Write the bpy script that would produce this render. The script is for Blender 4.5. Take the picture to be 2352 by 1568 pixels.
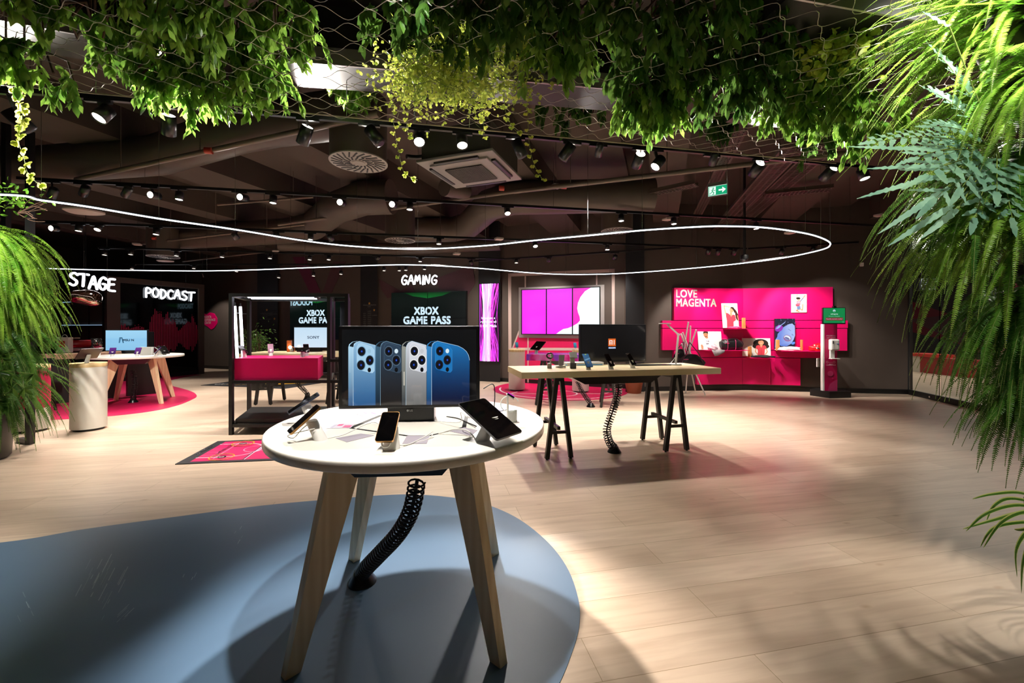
import bpy, bmesh, math, random
import numpy as np
from mathutils import Vector, Matrix
for _o in list(bpy.data.objects): bpy.data.objects.remove(_o, do_unlink=True)
SC = bpy.context.scene
COL = SC.collection
PI = math.pi
# ---------------------------------------------------------------- camera, world, exposure
F, H, HX, HZ = 965.0, 1.42, 1176.0, 752.0      # focal length in pixels, eye height, principal column, horizon row
cam = bpy.data.cameras.new('camera'); cam_o = bpy.data.objects.new('camera', cam); COL.objects.link(cam_o)
cam.sensor_width = 36; cam.lens = 36*F/2352; cam.shift_y = (HZ-784)/2352.0; cam.clip_start = 0.05; cam.clip_end = 200
cam_o.location = (0, 0, H); cam_o.rotation_euler = (PI/2, 0, 0); SC.camera = cam_o
SC.view_settings.view_transform = 'Standard'; SC.view_settings.look = 'None'
SC.view_settings.exposure = 0.0; SC.view_settings.gamma = 1.0; SC.view_settings.use_curve_mapping = False
W = bpy.data.worlds.new('world'); SC.world = W; W.use_nodes = True
W.node_tree.nodes['Background'].inputs[0].default_value = (0.9, 0.8, 0.75, 1)
W.node_tree.nodes['Background'].inputs[1].default_value = 0.02

def link(o): COL.objects.link(o); return o
LIGHTS = []; LK = 3.3
def spot(loc, target, power, ang=38, blend=0.5, col=(1, 0.92, 0.84), size=0.055, parent=None, name='spot_beam'):
    l = bpy.data.lights.new(name, 'SPOT'); l.energy = power*LK; l.color = col
    l.spot_size = math.radians(ang); l.spot_blend = blend; l.shadow_soft_size = size
    o = link(bpy.data.objects.new(name, l)); d = Vector(target)-Vector(loc)
    o.location = loc; o.rotation_euler = d.to_track_quat('-Z', 'Y').to_euler()
    LIGHTS.append(o)
    return o
def area(loc, target, power, sx, sy, col=(1, 1, 1), name='lamp_light'):
    l = bpy.data.lights.new(name, 'AREA'); l.energy = power; l.color = col; l.shape = 'RECTANGLE'; l.size = sx; l.size_y = sy
    o = link(bpy.data.objects.new(name, l)); d = Vector(target)-Vector(loc)
    o.location = loc; o.rotation_euler = d.to_track_quat('-Z', 'Y').to_euler(); return o

# ---------------------------------------------------------------- pixel -> place
def P(px, py, Y): return Vector(((px-HX)/F*Y, Y, H-(py-HZ)/F*Y))
def PZ(px, py, z):
    Y = (H-z)*F/(py-HZ); return Vector(((px-HX)/F*Y, Y, z))
def FL(px, py, z=0.0): return PZ(px, py, z)
def PW(px, py, A, B, off=0.0):                     # on the vertical plane through plan points A, B; off>0 towards the camera
    ax, ay = A; bx, by = B; dx, dy = bx-ax, by-ay; L = math.hypot(dx, dy); nx, ny = dy/L, -dx/L
    if nx*(-ax)+ny*(-ay) < 0: nx, ny = -nx, -ny
    ax += nx*off; ay += ny*off; k = (px-HX)/F
    # point = s*(k,1); (s*k-ax)*dy-(s-ay)*dx=0
    s = (ax*dy-ay*dx)/(k*dy-dx)
    return Vector((k*s, s, H-(py-HZ)/F*s))

# ---------------------------------------------------------------- materials
def lin(c):
    if isinstance(c, str): c = tuple(int(c[i:i+2], 16)/255 for i in (0, 2, 4))
    return tuple(((x/12.92) if x <= 0.04045 else ((x+0.055)/1.055)**2.4) for x in c[:3])
MATS = {}
def mat(name, col='808080', rough=0.5, metal=0.0, emit=None, es=1.0, noise=0.0, nscale=20, bump=0.0, spec=0.5, coat=0.0, alpha=1.0, trans=0.0):
    if name in MATS: return MATS[name]
    m = bpy.data.materials.new(name); m.use_nodes = True; nt = m.node_tree; b = nt.nodes['Principled BSDF']
    c = lin(col)
    b.inputs['Base Color'].default_value = (*c, 1); b.inputs['Roughness'].default_value = rough
    b.inputs['Metallic'].default_value = metal; b.inputs['Specular IOR Level'].default_value = spec
    b.inputs['Coat Weight'].default_value = coat
    if trans: b.inputs['Transmission Weight'].default_value = trans
    if alpha < 1: b.inputs['Alpha'].default_value = alpha
    if emit is not None:
        b.inputs['Emission Color'].default_value = (*lin(emit), 1); b.inputs['Emission Strength'].default_value = es
    if noise or bump:
        tc = nt.nodes.new('ShaderNodeTexCoord'); nz = nt.nodes.new('ShaderNodeTexNoise'); nz.inputs['Scale'].default_value = nscale
        nz.inputs['Detail'].default_value = 5; nt.links.new(tc.outputs['Object'], nz.inputs['Vector'])
        if noise:
            mx = nt.nodes.new('ShaderNodeMix'); mx.data_type = 'RGBA'
            mx.inputs[6].default_value = (*[x*(1-noise) for x in c], 1); mx.inputs[7].default_value = (*[min(1, x*(1+noise)) for x in c], 1)
            nt.links.new(nz.outputs['Fac'], mx.inputs[0]); nt.links.new(mx.outputs[2], b.inputs['Base Color'])
        if bump:
            bp = nt.nodes.new('ShaderNodeBump'); bp.inputs['Strength'].default_value = bump; bp.inputs['Distance'].default_value = 0.01
            nt.links.new(nz.outputs['Fac'], bp.inputs['Height']); nt.links.new(bp.outputs[0], b.inputs['Normal'])
    MATS[name] = m; return m
def vcol_mat(name, emissive=0.0, rough=0.4, spec=0.5, coat=0.0):       # picture surface: colours from the drawing
    if name in MATS: return MATS[name]
    m = bpy.data.materials.new(name); m.use_nodes = True; nt = m.node_tree; b = nt.nodes['Principled BSDF']
    a = nt.nodes.new('ShaderNodeVertexColor'); a.layer_name = 'Col'
    b.inputs['Roughness'].default_value = rough; b.inputs['Specular IOR Level'].default_value = spec; b.inputs['Coat Weight'].default_value = coat
    if emissive:
        b.inputs['Base Color'].default_value = (0.01, 0.01, 0.012, 1)
        nt.links.new(a.outputs[0], b.inputs['Emission Color']); b.inputs['Emission Strength'].default_value = emissive
    else: nt.links.new(a.outputs[0], b.inputs['Base Color'])
    MATS[name] = m; return m
def wood_mat(name, c1, c2, axis='X', scale=1.0, rough=0.5, rot=0.0):
    m = bpy.data.materials.new(name); m.use_nodes = True; nt = m.node_tree; b = nt.nodes['Principled BSDF']; N = nt.nodes.new
    tc = N('ShaderNodeTexCoord'); mp = N('ShaderNodeMapping'); s = {'X': (1.2, 14, 14), 'Y': (14, 1.2, 14), 'Z': (14, 14, 1.2)}[axis]
    mp.inputs['Scale'].default_value = [v*scale for v in s]; mp.inputs['Rotation'].default_value = (0, 0, rot)
    n1 = N('ShaderNodeTexNoise'); n1.inputs['Scale'].default_value = 2.0; n1.inputs['Detail'].default_value = 6; n1.inputs['Distortion'].default_value = 1.2
    wv = N('ShaderNodeTexWave'); wv.inputs['Scale'].default_value = 0.6; wv.inputs['Distortion'].default_value = 7; wv.inputs['Detail'].default_value = 3
    wv.bands_direction = {'X': 'Y', 'Y': 'X', 'Z': 'X'}[axis]
    nt.links.new(tc.outputs['Object'], mp.inputs[0]); nt.links.new(mp.outputs[0], n1.inputs['Vector']); nt.links.new(mp.outputs[0], wv.inputs['Vector'])
    ad = N('ShaderNodeMath'); ad.operation = 'MULTIPLY_ADD'; ad.inputs[1].default_value = 0.45; nt.links.new(wv.outputs['Fac'], ad.inputs[0])
    ml = N('ShaderNodeMath'); ml.operation = 'MULTIPLY'; ml.inputs[1].default_value = 0.6; nt.links.new(n1.outputs['Fac'], ml.inputs[0]); nt.links.new(ml.outputs[0], ad.inputs[2])
    mx = N('ShaderNodeMix'); mx.data_type = 'RGBA'; mx.inputs[6].default_value = (*lin(c1), 1); mx.inputs[7].default_value = (*lin(c2), 1)
    nt.links.new(ad.outputs[0], mx.inputs[0]); nt.links.new(mx.outputs[2], b.inputs['Base Color']); b.inputs['Roughness'].default_value = rough
    MATS[name] = m; return m
GRID = math.radians(11.5)                      # the shop's plank and track direction
U = Vector((math.cos(GRID), math.sin(GRID), 0)); V = Vector((-math.sin(GRID), math.cos(GRID), 0))
def floor_mat():
    m = bpy.data.materials.new('oak_planks'); m.use_nodes = True; nt = m.node_tree; b = nt.nodes['Principled BSDF']; N = nt.nodes.new; L = nt.links.new
    tc = N('ShaderNodeTexCoord'); mp = N('ShaderNodeMapping'); mp.inputs['Rotation'].default_value = (0, 0, -GRID)
    L(tc.outputs['Object'], mp.inputs[0])
    br = N('ShaderNodeTexBrick'); br.offset = 0.37; br.inputs['Scale'].default_value = 1.0; br.inputs['Brick Width'].default_value = 1.9
    br.inputs['Row Height'].default_value = 0.24; br.inputs['Mortar Size'].default_value = 0.0016; br.inputs['Mortar Smooth'].default_value = 0.2
    br.inputs['Color1'].default_value = (*lin('cdb6a0'), 1); br.inputs['Color2'].default_value = (*lin('d9c4af'), 1); br.inputs['Mortar'].default_value = (*lin('a08a6c'), 1)
    br.inputs['Bias'].default_value = 0.1; L(mp.outputs[0], br.inputs['Vector'])
    m2 = N('ShaderNodeMapping'); m2.inputs['Scale'].default_value = (0.9, 9, 1); L(mp.outputs[0], m2.inputs[0])
    nz = N('ShaderNodeTexNoise'); nz.inputs['Scale'].default_value = 2.2; nz.inputs['Detail'].default_value = 8; nz.inputs['Distortion'].default_value = 0.7; L(m2.outputs[0], nz.inputs['Vector'])
    cr = N('ShaderNodeValToRGB'); cr.color_ramp.elements[0].position = 0.3; cr.color_ramp.elements[0].color = (0.86, 0.82, 0.78, 1)
    cr.color_ramp.elements[1].position = 0.62; cr.color_ramp.elements[1].color = (1.03, 1.02, 1.0, 1); L(nz.outputs['Fac'], cr.inputs[0])
    m3 = N('ShaderNodeMapping'); m3.inputs['Scale'].default_value = (2.2, 5, 1); L(mp.outputs[0], m3.inputs[0])
    vo = N('ShaderNodeTexVoronoi'); vo.inputs['Scale'].default_value = 1.0; L(m3.outputs[0], vo.inputs['Vector'])
    c3 = N('ShaderNodeValToRGB'); c3.color_ramp.elements[0].position = 0.02; c3.color_ramp.elements[0].color = (0.74, 0.64, 0.55, 1)
    c3.color_ramp.elements[1].position = 0.09; c3.color_ramp.elements[1].color = (1, 1, 1, 1); L(vo.outputs['Distance'], c3.inputs[0])
    mx = N('ShaderNodeMix'); mx.data_type = 'RGBA'; mx.blend_type = 'MULTIPLY'; mx.inputs[0].default_value = 1; L(br.outputs[0], mx.inputs[6]); L(cr.outputs[0], mx.inputs[7])
    my = N('ShaderNodeMix'); my.data_type = 'RGBA'; my.blend_type = 'MULTIPLY'; my.inputs[0].default_value = 0.8; L(mx.outputs[2], my.inputs[6]); L(c3.outputs[0], my.inputs[7])
    L(my.outputs[2], b.inputs['Base Color']); b.inputs['Roughness'].default_value = 0.3; b.inputs['Specular IOR Level'].default_value = 0.5
    return m
def leaf_mat(name, c1, c2, tr=0.45, rough=0.35, scale=9, spec=0.4):
    m = bpy.data.materials.new(name); m.use_nodes = True; nt = m.node_tree; b = nt.nodes['Principled BSDF']; N = nt.nodes.new; L = nt.links.new
    tc = N('ShaderNodeTexCoord'); nz = N('ShaderNodeTexNoise'); nz.inputs['Scale'].default_value = scale; nz.inputs['Detail'].default_value = 4; L(tc.outputs['Object'], nz.inputs['Vector'])
    cr = N('ShaderNodeValToRGB'); cr.color_ramp.elements[0].position = 0.35; cr.color_ramp.elements[1].position = 0.65
    cr.color_ramp.elements[0].color = (*lin(c1), 1); cr.color_ramp.elements[1].color = (*lin(c2), 1); L(nz.outputs['Fac'], cr.inputs[0])
    L(cr.outputs[0], b.inputs['Base Color']); b.inputs['Roughness'].default_value = rough; b.inputs['Specular IOR Level'].default_value = spec
    t = N('ShaderNodeBsdfTranslucent'); ms = N('ShaderNodeMixShader'); ms.inputs[0].default_value = tr
    hs = N('ShaderNodeHueSaturation'); hs.inputs['Value'].default_value = 1.7; hs.inputs['Saturation'].default_value = 0.92; hs.inputs['Hue'].default_value = 0.485
    L(cr.outputs[0], hs.inputs['Color']); L(hs.outputs[0], t.inputs[0])
    L(b.outputs[0], ms.inputs[1]); L(t.outputs[0], ms.inputs[2]); L(ms.outputs[0], nt.nodes['Material Output'].inputs[0])
    MATS[name] = m; return m

# ---------------------------------------------------------------- mesh builder
class MB:
    def __init__(s): s.v = []; s.f = []; s.m = []; s.sm = []; s.c = []
    def add(s, vs, fs, mi=0, smooth=False):
        n = len(s.v); s.v += [tuple(v) for v in vs]
        for f in fs: s.f.append(tuple(i+n for i in f)); s.m.append(mi); s.sm.append(smooth)
        return s
    def box(s, c, d, rz=0, mi=0, M=None, bev=0):
        x, y, z = d[0]/2, d[1]/2, d[2]/2
        if bev:
            bm = bmesh.new(); bmesh.ops.create_cube(bm, size=1)
            for v in bm.verts: v.co = Vector((v.co.x*d[0], v.co.y*d[1], v.co.z*d[2]))
            bmesh.ops.bevel(bm, geom=bm.edges[:], offset=bev, segments=2, affect='EDGES', profile=0.6)
            pts = [v.co.copy() for v in bm.verts]; fs = [[v.index for v in f.verts] for f in bm.faces]; bm.free()
        else:
            pts = [Vector((a, b, c_)) for a in (-x, x) for b in (-y, y) for c_ in (-z, z)]
            fs = [(0, 1, 3, 2), (4, 6, 7, 5), (0, 4, 5, 1), (2, 3, 7, 6), (0, 2, 6, 4), (1, 5, 7, 3)]
        R = M if M is not None else Matrix.Rotation(rz, 3, 'Z')
        return s.add([R@p+Vector(c) for p in pts], fs, mi, False)
    def prism(s, poly, z0, z1, mi=0, mtop=None, smooth=False):
        n = len(poly); vs = [(p[0], p[1], z0) for p in poly]+[(p[0], p[1], z1) for p in poly]
        s.add(vs, [tuple(range(n))[::-1]], mi); s.add(vs, [tuple(range(n, 2*n))], mi if mtop is None else mtop)
        return s.add(vs, [(i, (i+1) % n, n+(i+1) % n, n+i) for i in range(n)], mi, smooth)
    def hexa(s, a, b, mi=0):                       # two quads joined
        vs = list(a)+list(b); return s.add(vs, [(3, 2, 1, 0), (4, 5, 6, 7), (0, 1, 5, 4), (1, 2, 6, 5), (2, 3, 7, 6), (3, 0, 4, 7)], mi)
    def bar(s, a, b, w, h=None, mi=0, up=(0, 0, 1), w2=None, h2=None):
        a, b = Vector(a), Vector(b); h = h or w; w2 = w2 or w; h2 = h2 or h; d = (b-a).normalized(); up = Vector(up)
        if abs(d.dot(up)) > 0.98: up = Vector((0, 1, 0))
        x = d.cross(up).normalized(); y = x.cross(d)
        q = lambda c, ww, hh: [c-x*ww/2-y*hh/2, c+x*ww/2-y*hh/2, c+x*ww/2+y*hh/2, c-x*ww/2+y*hh/2]
        return s.hexa(q(a, w, h), q(b, w2, h2), mi)
    def tube(s, pts, r, n=8, mi=0, closed=False, cap=True):
        pts = [Vector(p) for p in pts]; N = len(pts); rs = r if isinstance(r, (list, tuple)) else [r]*N
        vs = []; prev = None
        for i, p in enumerate(pts):
            if closed: t = (pts[(i+1) % N]-pts[i-1])
            else: t = pts[min(i+1, N-1)]-pts[max(i-1, 0)]
            if t.length < 1e-9: t = Vector((0, 0, 1))
            t.normalize()
            if prev is None:
                ref = Vector((0, 0, 1)) if abs(t.z) < 0.9 else Vector((1, 0, 0)); x = t.cross(ref).normalized()
            else:
                x = prev-t*prev.dot(t); x = x.normalized() if x.length > 1e-6 else prev
            prev = x; y = t.cross(x)
            for k in range(n):
                a = 2*PI*k/n; vs.append(p+(x*math.cos(a)+y*math.sin(a))*rs[i])
        fs = []
        for i in range(N if closed else N-1):
            j = (i+1) % N
            for k in range(n): k2 = (k+1) % n; fs.append((i*n+k, i*n+k2, j*n+k2, j*n+k))
        s.add(vs, fs, mi, True)
        if cap and not closed:
            s.add(vs[:n], [tuple(range(n))[::-1]], mi); s.add(vs[-n:], [tuple(range(n))], mi)
        return s
    def lathe(s, prof, c=(0, 0, 0), n=32, mi=0, M=None, smooth=True, cap=True):    # prof: (r,z) bottom to top
        R = M if M is not None else Matrix.Identity(3); c = Vector(c); vs = []
        for r, z in prof:
            for k in range(n): a = 2*PI*k/n; vs.append(R@Vector((r*math.cos(a), r*math.sin(a), z))+c)
        fs = [(i*n+k, i*n+(k+1) % n, (i+1)*n+(k+1) % n, (i+1)*n+k) for i in range(len(prof)-1) for k in range(n)]
        s.add(vs, fs, mi, smooth)
        if cap:
            if prof[0][0] > 1e-5: s.add(vs[:n], [tuple(range(n))[::-1]], mi)
            if prof[-1][0] > 1e-5: s.add(vs[-n:], [tuple(range(n))], mi)
        return s
    def cyl(s, a, b, r, n=16, mi=0, r2=None, cap=True): return s.tube([a, b], [r, r if r2 is None else r2], n, mi, cap=cap)
    def sphere(s, c, r, n=16, m=10, mi=0, sc=(1, 1, 1), M=None, fn=None):
        R = M if M is not None else Matrix.Identity(3); vs = []; c = Vector(c)
        for i in range(m+1):
            th = PI*i/m
            for k in range(n):
                a = 2*PI*k/n; p = Vector((math.sin(th)*math.cos(a), math.sin(th)*math.sin(a), -math.cos(th)))
                q = fn(p) if fn else 1.0; vs.append(R@Vector((p.x*sc[0], p.y*sc[1], p.z*sc[2]))*r*q+c)
        fs = [(i*n+k, i*n+(k+1) % n, (i+1)*n+(k+1) % n, (i+1)*n+k) for i in range(m) for k in range(n)]
        return s.add(vs, fs, mi, True)
    def helix(s, path, R, r, turns, n=4, seg=12, mi=0, Rend=None):
        path = [Vector(p) for p in path]; pts = []; T = turns*seg; Ls = [0]
        for a, b in zip(path, path[1:]): Ls.append(Ls[-1]+(b-a).length)
        for i in range(T+1):
            d = Ls[-1]*i/T; j = 0
            while j < len(Ls)-2 and Ls[j+1] < d: j += 1
            t = (path[j+1]-path[j]).normalized(); p = path[j]+t*(d-Ls[j])
            x = t.cross(Vector((0, 1, 0.01))).normalized(); y = t.cross(x); a = 2*PI*i/seg
            RR = R if Rend is None else R+(Rend-R)*i/T
            pts.append(p+(x*math.cos(a)+y*math.sin(a))*RR)
        return s.tube(pts, r, n, mi)
    def build(s, name, mats, parent=None, origin=None, local=False, label=None):
        if not isinstance(mats, (list, tuple)): mats = [mats]
        vs = np.array([tuple(v) for v in s.v], dtype=float)
        if parent is not None:
            if not local:
                Mi = world_of(parent).inverted(); A = np.array(Mi.to_3x3()); vs = vs@A.T+np.array(Mi.translation)
            org = Vector((0, 0, 0))
        elif local: org = Vector((0, 0, 0))
        else:
            lo, hi = vs.min(0), vs.max(0); org = Vector(origin) if origin is not None else Vector(((lo[0]+hi[0])/2, (lo[1]+hi[1])/2, lo[2]))
            vs = vs-np.array(org)
        me = bpy.data.meshes.new(name); me.from_pydata([tuple(v) for v in vs], [], s.f)
        for m in mats: me.materials.append(m)
        me.polygons.foreach_set('material_index', s.m); me.polygons.foreach_set('use_smooth', s.sm)
        if len(s.f) < 3000:
            bm = bmesh.new(); bm.from_mesh(me); bmesh.ops.recalc_face_normals(bm, faces=bm.faces[:]); bm.to_mesh(me); bm.free()
        me.update()
        o = link(bpy.data.objects.new(name, me)); o.location = org if parent is None else (0, 0, 0)
        if parent is not None: o.parent = parent
        if label: o['label'] = label
        return o
def world_of(o):
    M = o.matrix_basis.copy() if False else Matrix.LocRotScale(o.location, o.rotation_euler, o.scale)
    return (world_of(o.parent)@M) if o.parent else M
def tag(o, label, cat, group=None, kind=None):
    if label: o['label'] = label
    if cat: o['category'] = cat
    if group: o['group'] = group
    if kind: o['kind'] = kind
    return o
def thing(name, loc, label, cat, group=None, rz=0.0):
    o = link(bpy.data.objects.new(name, None)); o.location = loc; o.rotation_euler = (0, 0, rz); o.empty_display_size = 0.1
    return tag(o, label, cat, group)
def struct(mb, name, m): o = mb.build(name, m); o['kind'] = 'structure'; return o
def kids(o): return [c for c in bpy.data.objects if c.parent == o]
def dup(o, loc=None, rz=None, label=None, group=None, parent=None, mats=None):
    c = o.copy(); COL.objects.link(c)
    if parent is not None: c.parent = parent
    if loc is not None: c.location = loc
    if rz is not None: c.rotation_euler = (0, 0, rz)
    if label: c['label'] = label
    if group: c['group'] = group
    for k in kids(o): dup(k, parent=c)
    return c
def simple(mb, name, m, label, cat, group=None, origin=None):
    return tag(mb.build(name, m, origin=origin), label, cat, group)

# ---------------------------------------------------------------- flat pictures: coloured shapes on a plane
class Art:
    def __init__(s, O, X, Yv, n=None, step=0.0004):          # O = lower-left corner, X and Yv = full edge vectors; coordinates 0..1
        s.O = Vector(O); s.X = Vector(X); s.Y = Vector(Yv); s.n = s.X.cross(s.Y).normalized() if n is None else Vector(n); s.step = step; s.k = 0
        s.v = []; s.f = []; s.c = []; s.asp = s.X.length/s.Y.length
    def at(s, u, v): return s.O+s.X*u+s.Y*v+s.n*s.step*s.k
    def poly(s, pts, col, cols=None, layer=True):
        if layer: s.k += 1
        n = len(s.v); s.v += [s.at(*p) for p in pts]; s.f.append(tuple(range(n, n+len(pts))))
        cs = cols or [col]*len(pts); s.c.append([lin(c) for c in cs]); return s
    def rect(s, u0, v0, u1, v1, col, c2=None, layer=True):    # c2 = colour at top
        return s.poly([(u0, v0), (u1, v0), (u1, v1), (u0, v1)], col, [col, col, c2, c2] if c2 else None, layer)
    def ell(s, u, v, ru, rv, col, n=20, rot=0, layer=True, a0=0, a1=2*PI):
        pts = []
        for i in range(n):
            a = a0+(a1-a0)*i/(n if a1-a0 > 6.28 else n-1); x, y = ru*s.asp*math.cos(a), rv*math.sin(a); c, sn = math.cos(rot), math.sin(rot)
            pts.append((u+(x*c-y*sn)/s.asp, v+x*sn+y*c))
        return s.poly(pts, col, None, layer)
    def circ(s, u, v, r, col, **k): return s.ell(u, v, r/s.asp, r, col, **k)   # r as a share of the height
    def line(s, pts, w, col, layer=True, closed=False):       # w as a share of the height
        if layer: s.k += 1
        q = [Vector((p[0]*s.asp, p[1])) for p in pts]
        if closed: q.append(q[0])
        for a, b in zip(q, q[1:]):
            d = b-a
            if d.length < 1e-6: continue
            d.normalize(); nn = Vector((-d.y, d.x))*w/2; e = d*w*0.3
            s.poly([((p.x)/s.asp, p.y) for p in (a-e-nn, b+e-nn, b+e+nn, a-e+nn)], col, None, False)
        return s
    def ring(s, u, v, r, w, col, n=28, sx=1.0, layer=True):
        return s.line([(u+r*sx*math.cos(2*PI*i/n)/s.asp, v+r*math.sin(2*PI*i/n)) for i in range(n)], w, col, layer, True)
    def text(s, body, u, v, h, col, w=None, align='LEFT', bold=0.0, layer=True, shear=0.0, mirror=False):  # h letter height share, w width share
        if layer: s.k += 1
        vs, fs, wd, ht = text_mesh(body); offs = [(0, 0)] if not bold else [(i*bold*.5, j*bold*.5) for i in (-1, 0, 1) for j in (-1, 0, 1)]; sc = h/ht; sx = sc if w is None else w*s.asp/wd
        ww = wd*sx/s.asp; x0 = u-(ww/2 if align == 'CENTER' else ww if align == 'RIGHT' else 0); n = len(s.v)
        for ox, oy in offs:
            n = len(s.v)
            for x, y in vs: xx = (wd-x) if mirror else x; s.v.append(s.at(x0+((xx+ox)*sx+shear*y*sc)/s.asp, v+(y+oy)*sc))
            for f in fs: s.f.append(tuple(i+n for i in f)); s.c.append([lin(col)]*len(f))
        return s
    def build(s, name, m, parent=None, label=None):
        vs = [tuple(v) for v in s.v]; o_ = Vector((0, 0, 0))
        if parent is not None: Mi = world_of(parent).inverted(); vs = [tuple(Mi@Vector(v)) for v in vs]
        else: o_ = s.O.copy(); vs = [tuple(Vector(v)-o_) for v in vs]
        me = bpy.data.meshes.new(name); me.from_pydata(vs, [], s.f); me.materials.append(m)
        ca = me.color_attributes.new('Col', 'FLOAT_COLOR', 'CORNER'); flat = []
        for c in s.c:
            for x in c: flat += [x[0], x[1], x[2], 1.0]
        ca.data.foreach_set('color', flat); me.update(); o = link(bpy.data.objects.new(name, me)); o.location = o_
        if parent is not None: o.parent = parent
        if label: o['label'] = label
        return o
_TX = {}
def text_mesh(body, bold=0.0):
    k = (body, bold)
    if k in _TX: return _TX[k]
    cu = bpy.data.curves.new('t', 'FONT'); cu.body = body; cu.size = 1; cu.resolution_u = 3; cu.space_character = 1.04
    ob = bpy.data.objects.new('t', cu); COL.objects.link(ob); bpy.context.view_layer.update()
    me = bpy.data.meshes.new_from_object(ob.evaluated_get(bpy.context.evaluated_depsgraph_get()))
    vs = [(v.co.x, v.co.y) for v in me.vertices]; fs = [tuple(p.vertices) for p in me.polygons]
    bpy.data.objects.remove(ob); bpy.data.curves.remove(cu); bpy.data.meshes.remove(me)
    x0 = min(v[0] for v in vs); y0 = min(v[1] for v in vs); x1 = max(v[0] for v in vs); y1 = max(v[1] for v in vs)
    if body.lower() == body or any(c in body for c in 'gjpqy,'): pass
    vs = [(x-x0, y-y0) for x, y in vs]; _TX[k] = (vs, fs, x1-x0, y1-y0); return _TX[k]
def art_quad(bl, br, tl, **k): return Art(bl, Vector(br)-Vector(bl), Vector(tl)-Vector(bl), **k)

M_BLACK = mat('black_powder_coat', '121212', 0.45, noise=0.2)
M_BLKPLA = mat('black_plastic', '0c0c0e', 0.28, noise=0.1)
M_GLOSSBLK = mat('gloss_black_glass', '040405', 0.06, coat=0.5, noise=0.05)
M_WHITE = mat('white_laminate', 'eeeae0', 0.22, noise=0.02, coat=0.2)
M_WPLA = mat('white_plastic', 'e8e6e2', 0.3, noise=0.02)
M_CABLEW = mat('white_cable', 'f0efe9', 0.4, noise=0.02)
M_MAG = mat('magenta_laminate', 'd8005f', 0.38, noise=0.03, nscale=3)
M_WALL = mat('taupe_wall_paint', '4a3f38', 0.7, noise=0.06, nscale=4, bump=0.05)
M_COLUMN = mat('charcoal_column_paint', '111115', 0.6, noise=0.08, nscale=5)
M_CEIL = mat('brown_ceiling_paint', '42372f', 0.8, noise=0.12, nscale=3, bump=0.15)
M_DUCT = mat('brown_duct_paint', '483d34', 0.5, noise=0.12, nscale=4)
M_PIPE = mat('brown_pipe_paint', '64564a', 0.45, noise=0.1)
M_ASH = wood_mat('pale_ash', 'f0dcb8', 'd9bd90', 'Z', 1.0, 0.45)
M_OAKTOP = wood_mat('pine_veneer_top', 'f0e0bc', 'dcc08c', 'X', 0.7, 0.42)
M_STEEL = mat('brushed_aluminium', 'c8c8c8', 0.25, 1.0, noise=0.05)
M_LED = mat('led_glow', 'ffffff', 0.5, emit='eef6ff', es=14)
M_LENS = mat('lamp_lens_glow', 'ffffff', 0.4, emit='fff0dc', es=14)
M_LENSDIM = mat('lamp_lens_soft', 'ffffff', 0.4, emit='fff0dc', es=4)
M_SCREEN = vcol_mat('lit_screen_picture', 1.0, 0.12, 0.5)
M_PRINT = vcol_mat('printed_picture', 0, 0.45)
M_CLEAR = mat('clear_glass', 'ffffff', 0.02, trans=1.0, noise=0.01)

# ================================================================ ROOM SHELL
CH = 4.2
PL = [(8.44, 8.95), (7.33, 9.13), (5.25, 9.58), (2.94, 9.36), (2.62, 9.80), (-0.3, 11.05), (-0.9, 11.30), (-3.91, 12.17), (-7.53, 13.50), (-10.9, 14.75)]
m = MB(); m.box((0, 7, -0.05), (34, 26, 0.1)); fl = struct(m, 'floor', floor_mat())
def wall(name, a, b, th=0.15, h=CH, m_=None):
    a, b = Vector((*a, 0)), Vector((*b, 0)); d = (b-a).normalized(); n = Vector((-d.y, d.x, 0))
    if n.dot(a) < 0: n = -n
    q = lambda z: [a+Vector((0, 0, z)), b+Vector((0, 0, z)), b+n*th+Vector((0, 0, z)), a+n*th+Vector((0, 0, z))]
    m = MB(); m.hexa(q(0), q(h)); return struct(m, name, m_ or M_WALL)
def baseb(name, a, b, off=0.012, h=0.1):
    a, b = Vector((*a, 0)), Vector((*b, 0)); d = (b-a).normalized(); n = Vector((-d.y, d.x, 0))
    if n.dot(a) > 0: n = -n
    q = lambda z: [a+Vector((0, 0, z)), b+Vector((0, 0, z)), b+n*off+Vector((0, 0, z)), a+n*off+Vector((0, 0, z))]
    m = MB(); m.hexa(q(0), q(h)); return struct(m, name, mat('black_baseboard', '0d0c0c', 0.4, noise=0.1))
WN = ['wall_entrance_side', 'wall_right_panel_side', 'wall_left_panel_side', 'wall_column_return', 'wall_court_side', 'wall_stream_side', 'wall_gaming_side', 'wall_video_side', 'wall_far_left_side']
for i, nme in enumerate(WN):
    wall(nme, PL[i], PL[i+1]); baseb(nme.replace('wall', 'baseboard'), PL[i], PL[i+1])
wall('wall_left_back', (-10.9, 14.75), (-15.5, 15.2)); wall('wall_left', (-15.5, 15.2), (-15.5, -3)); wall('wall_rear', (-15.5, -3), (7.0, -3)); 
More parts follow.
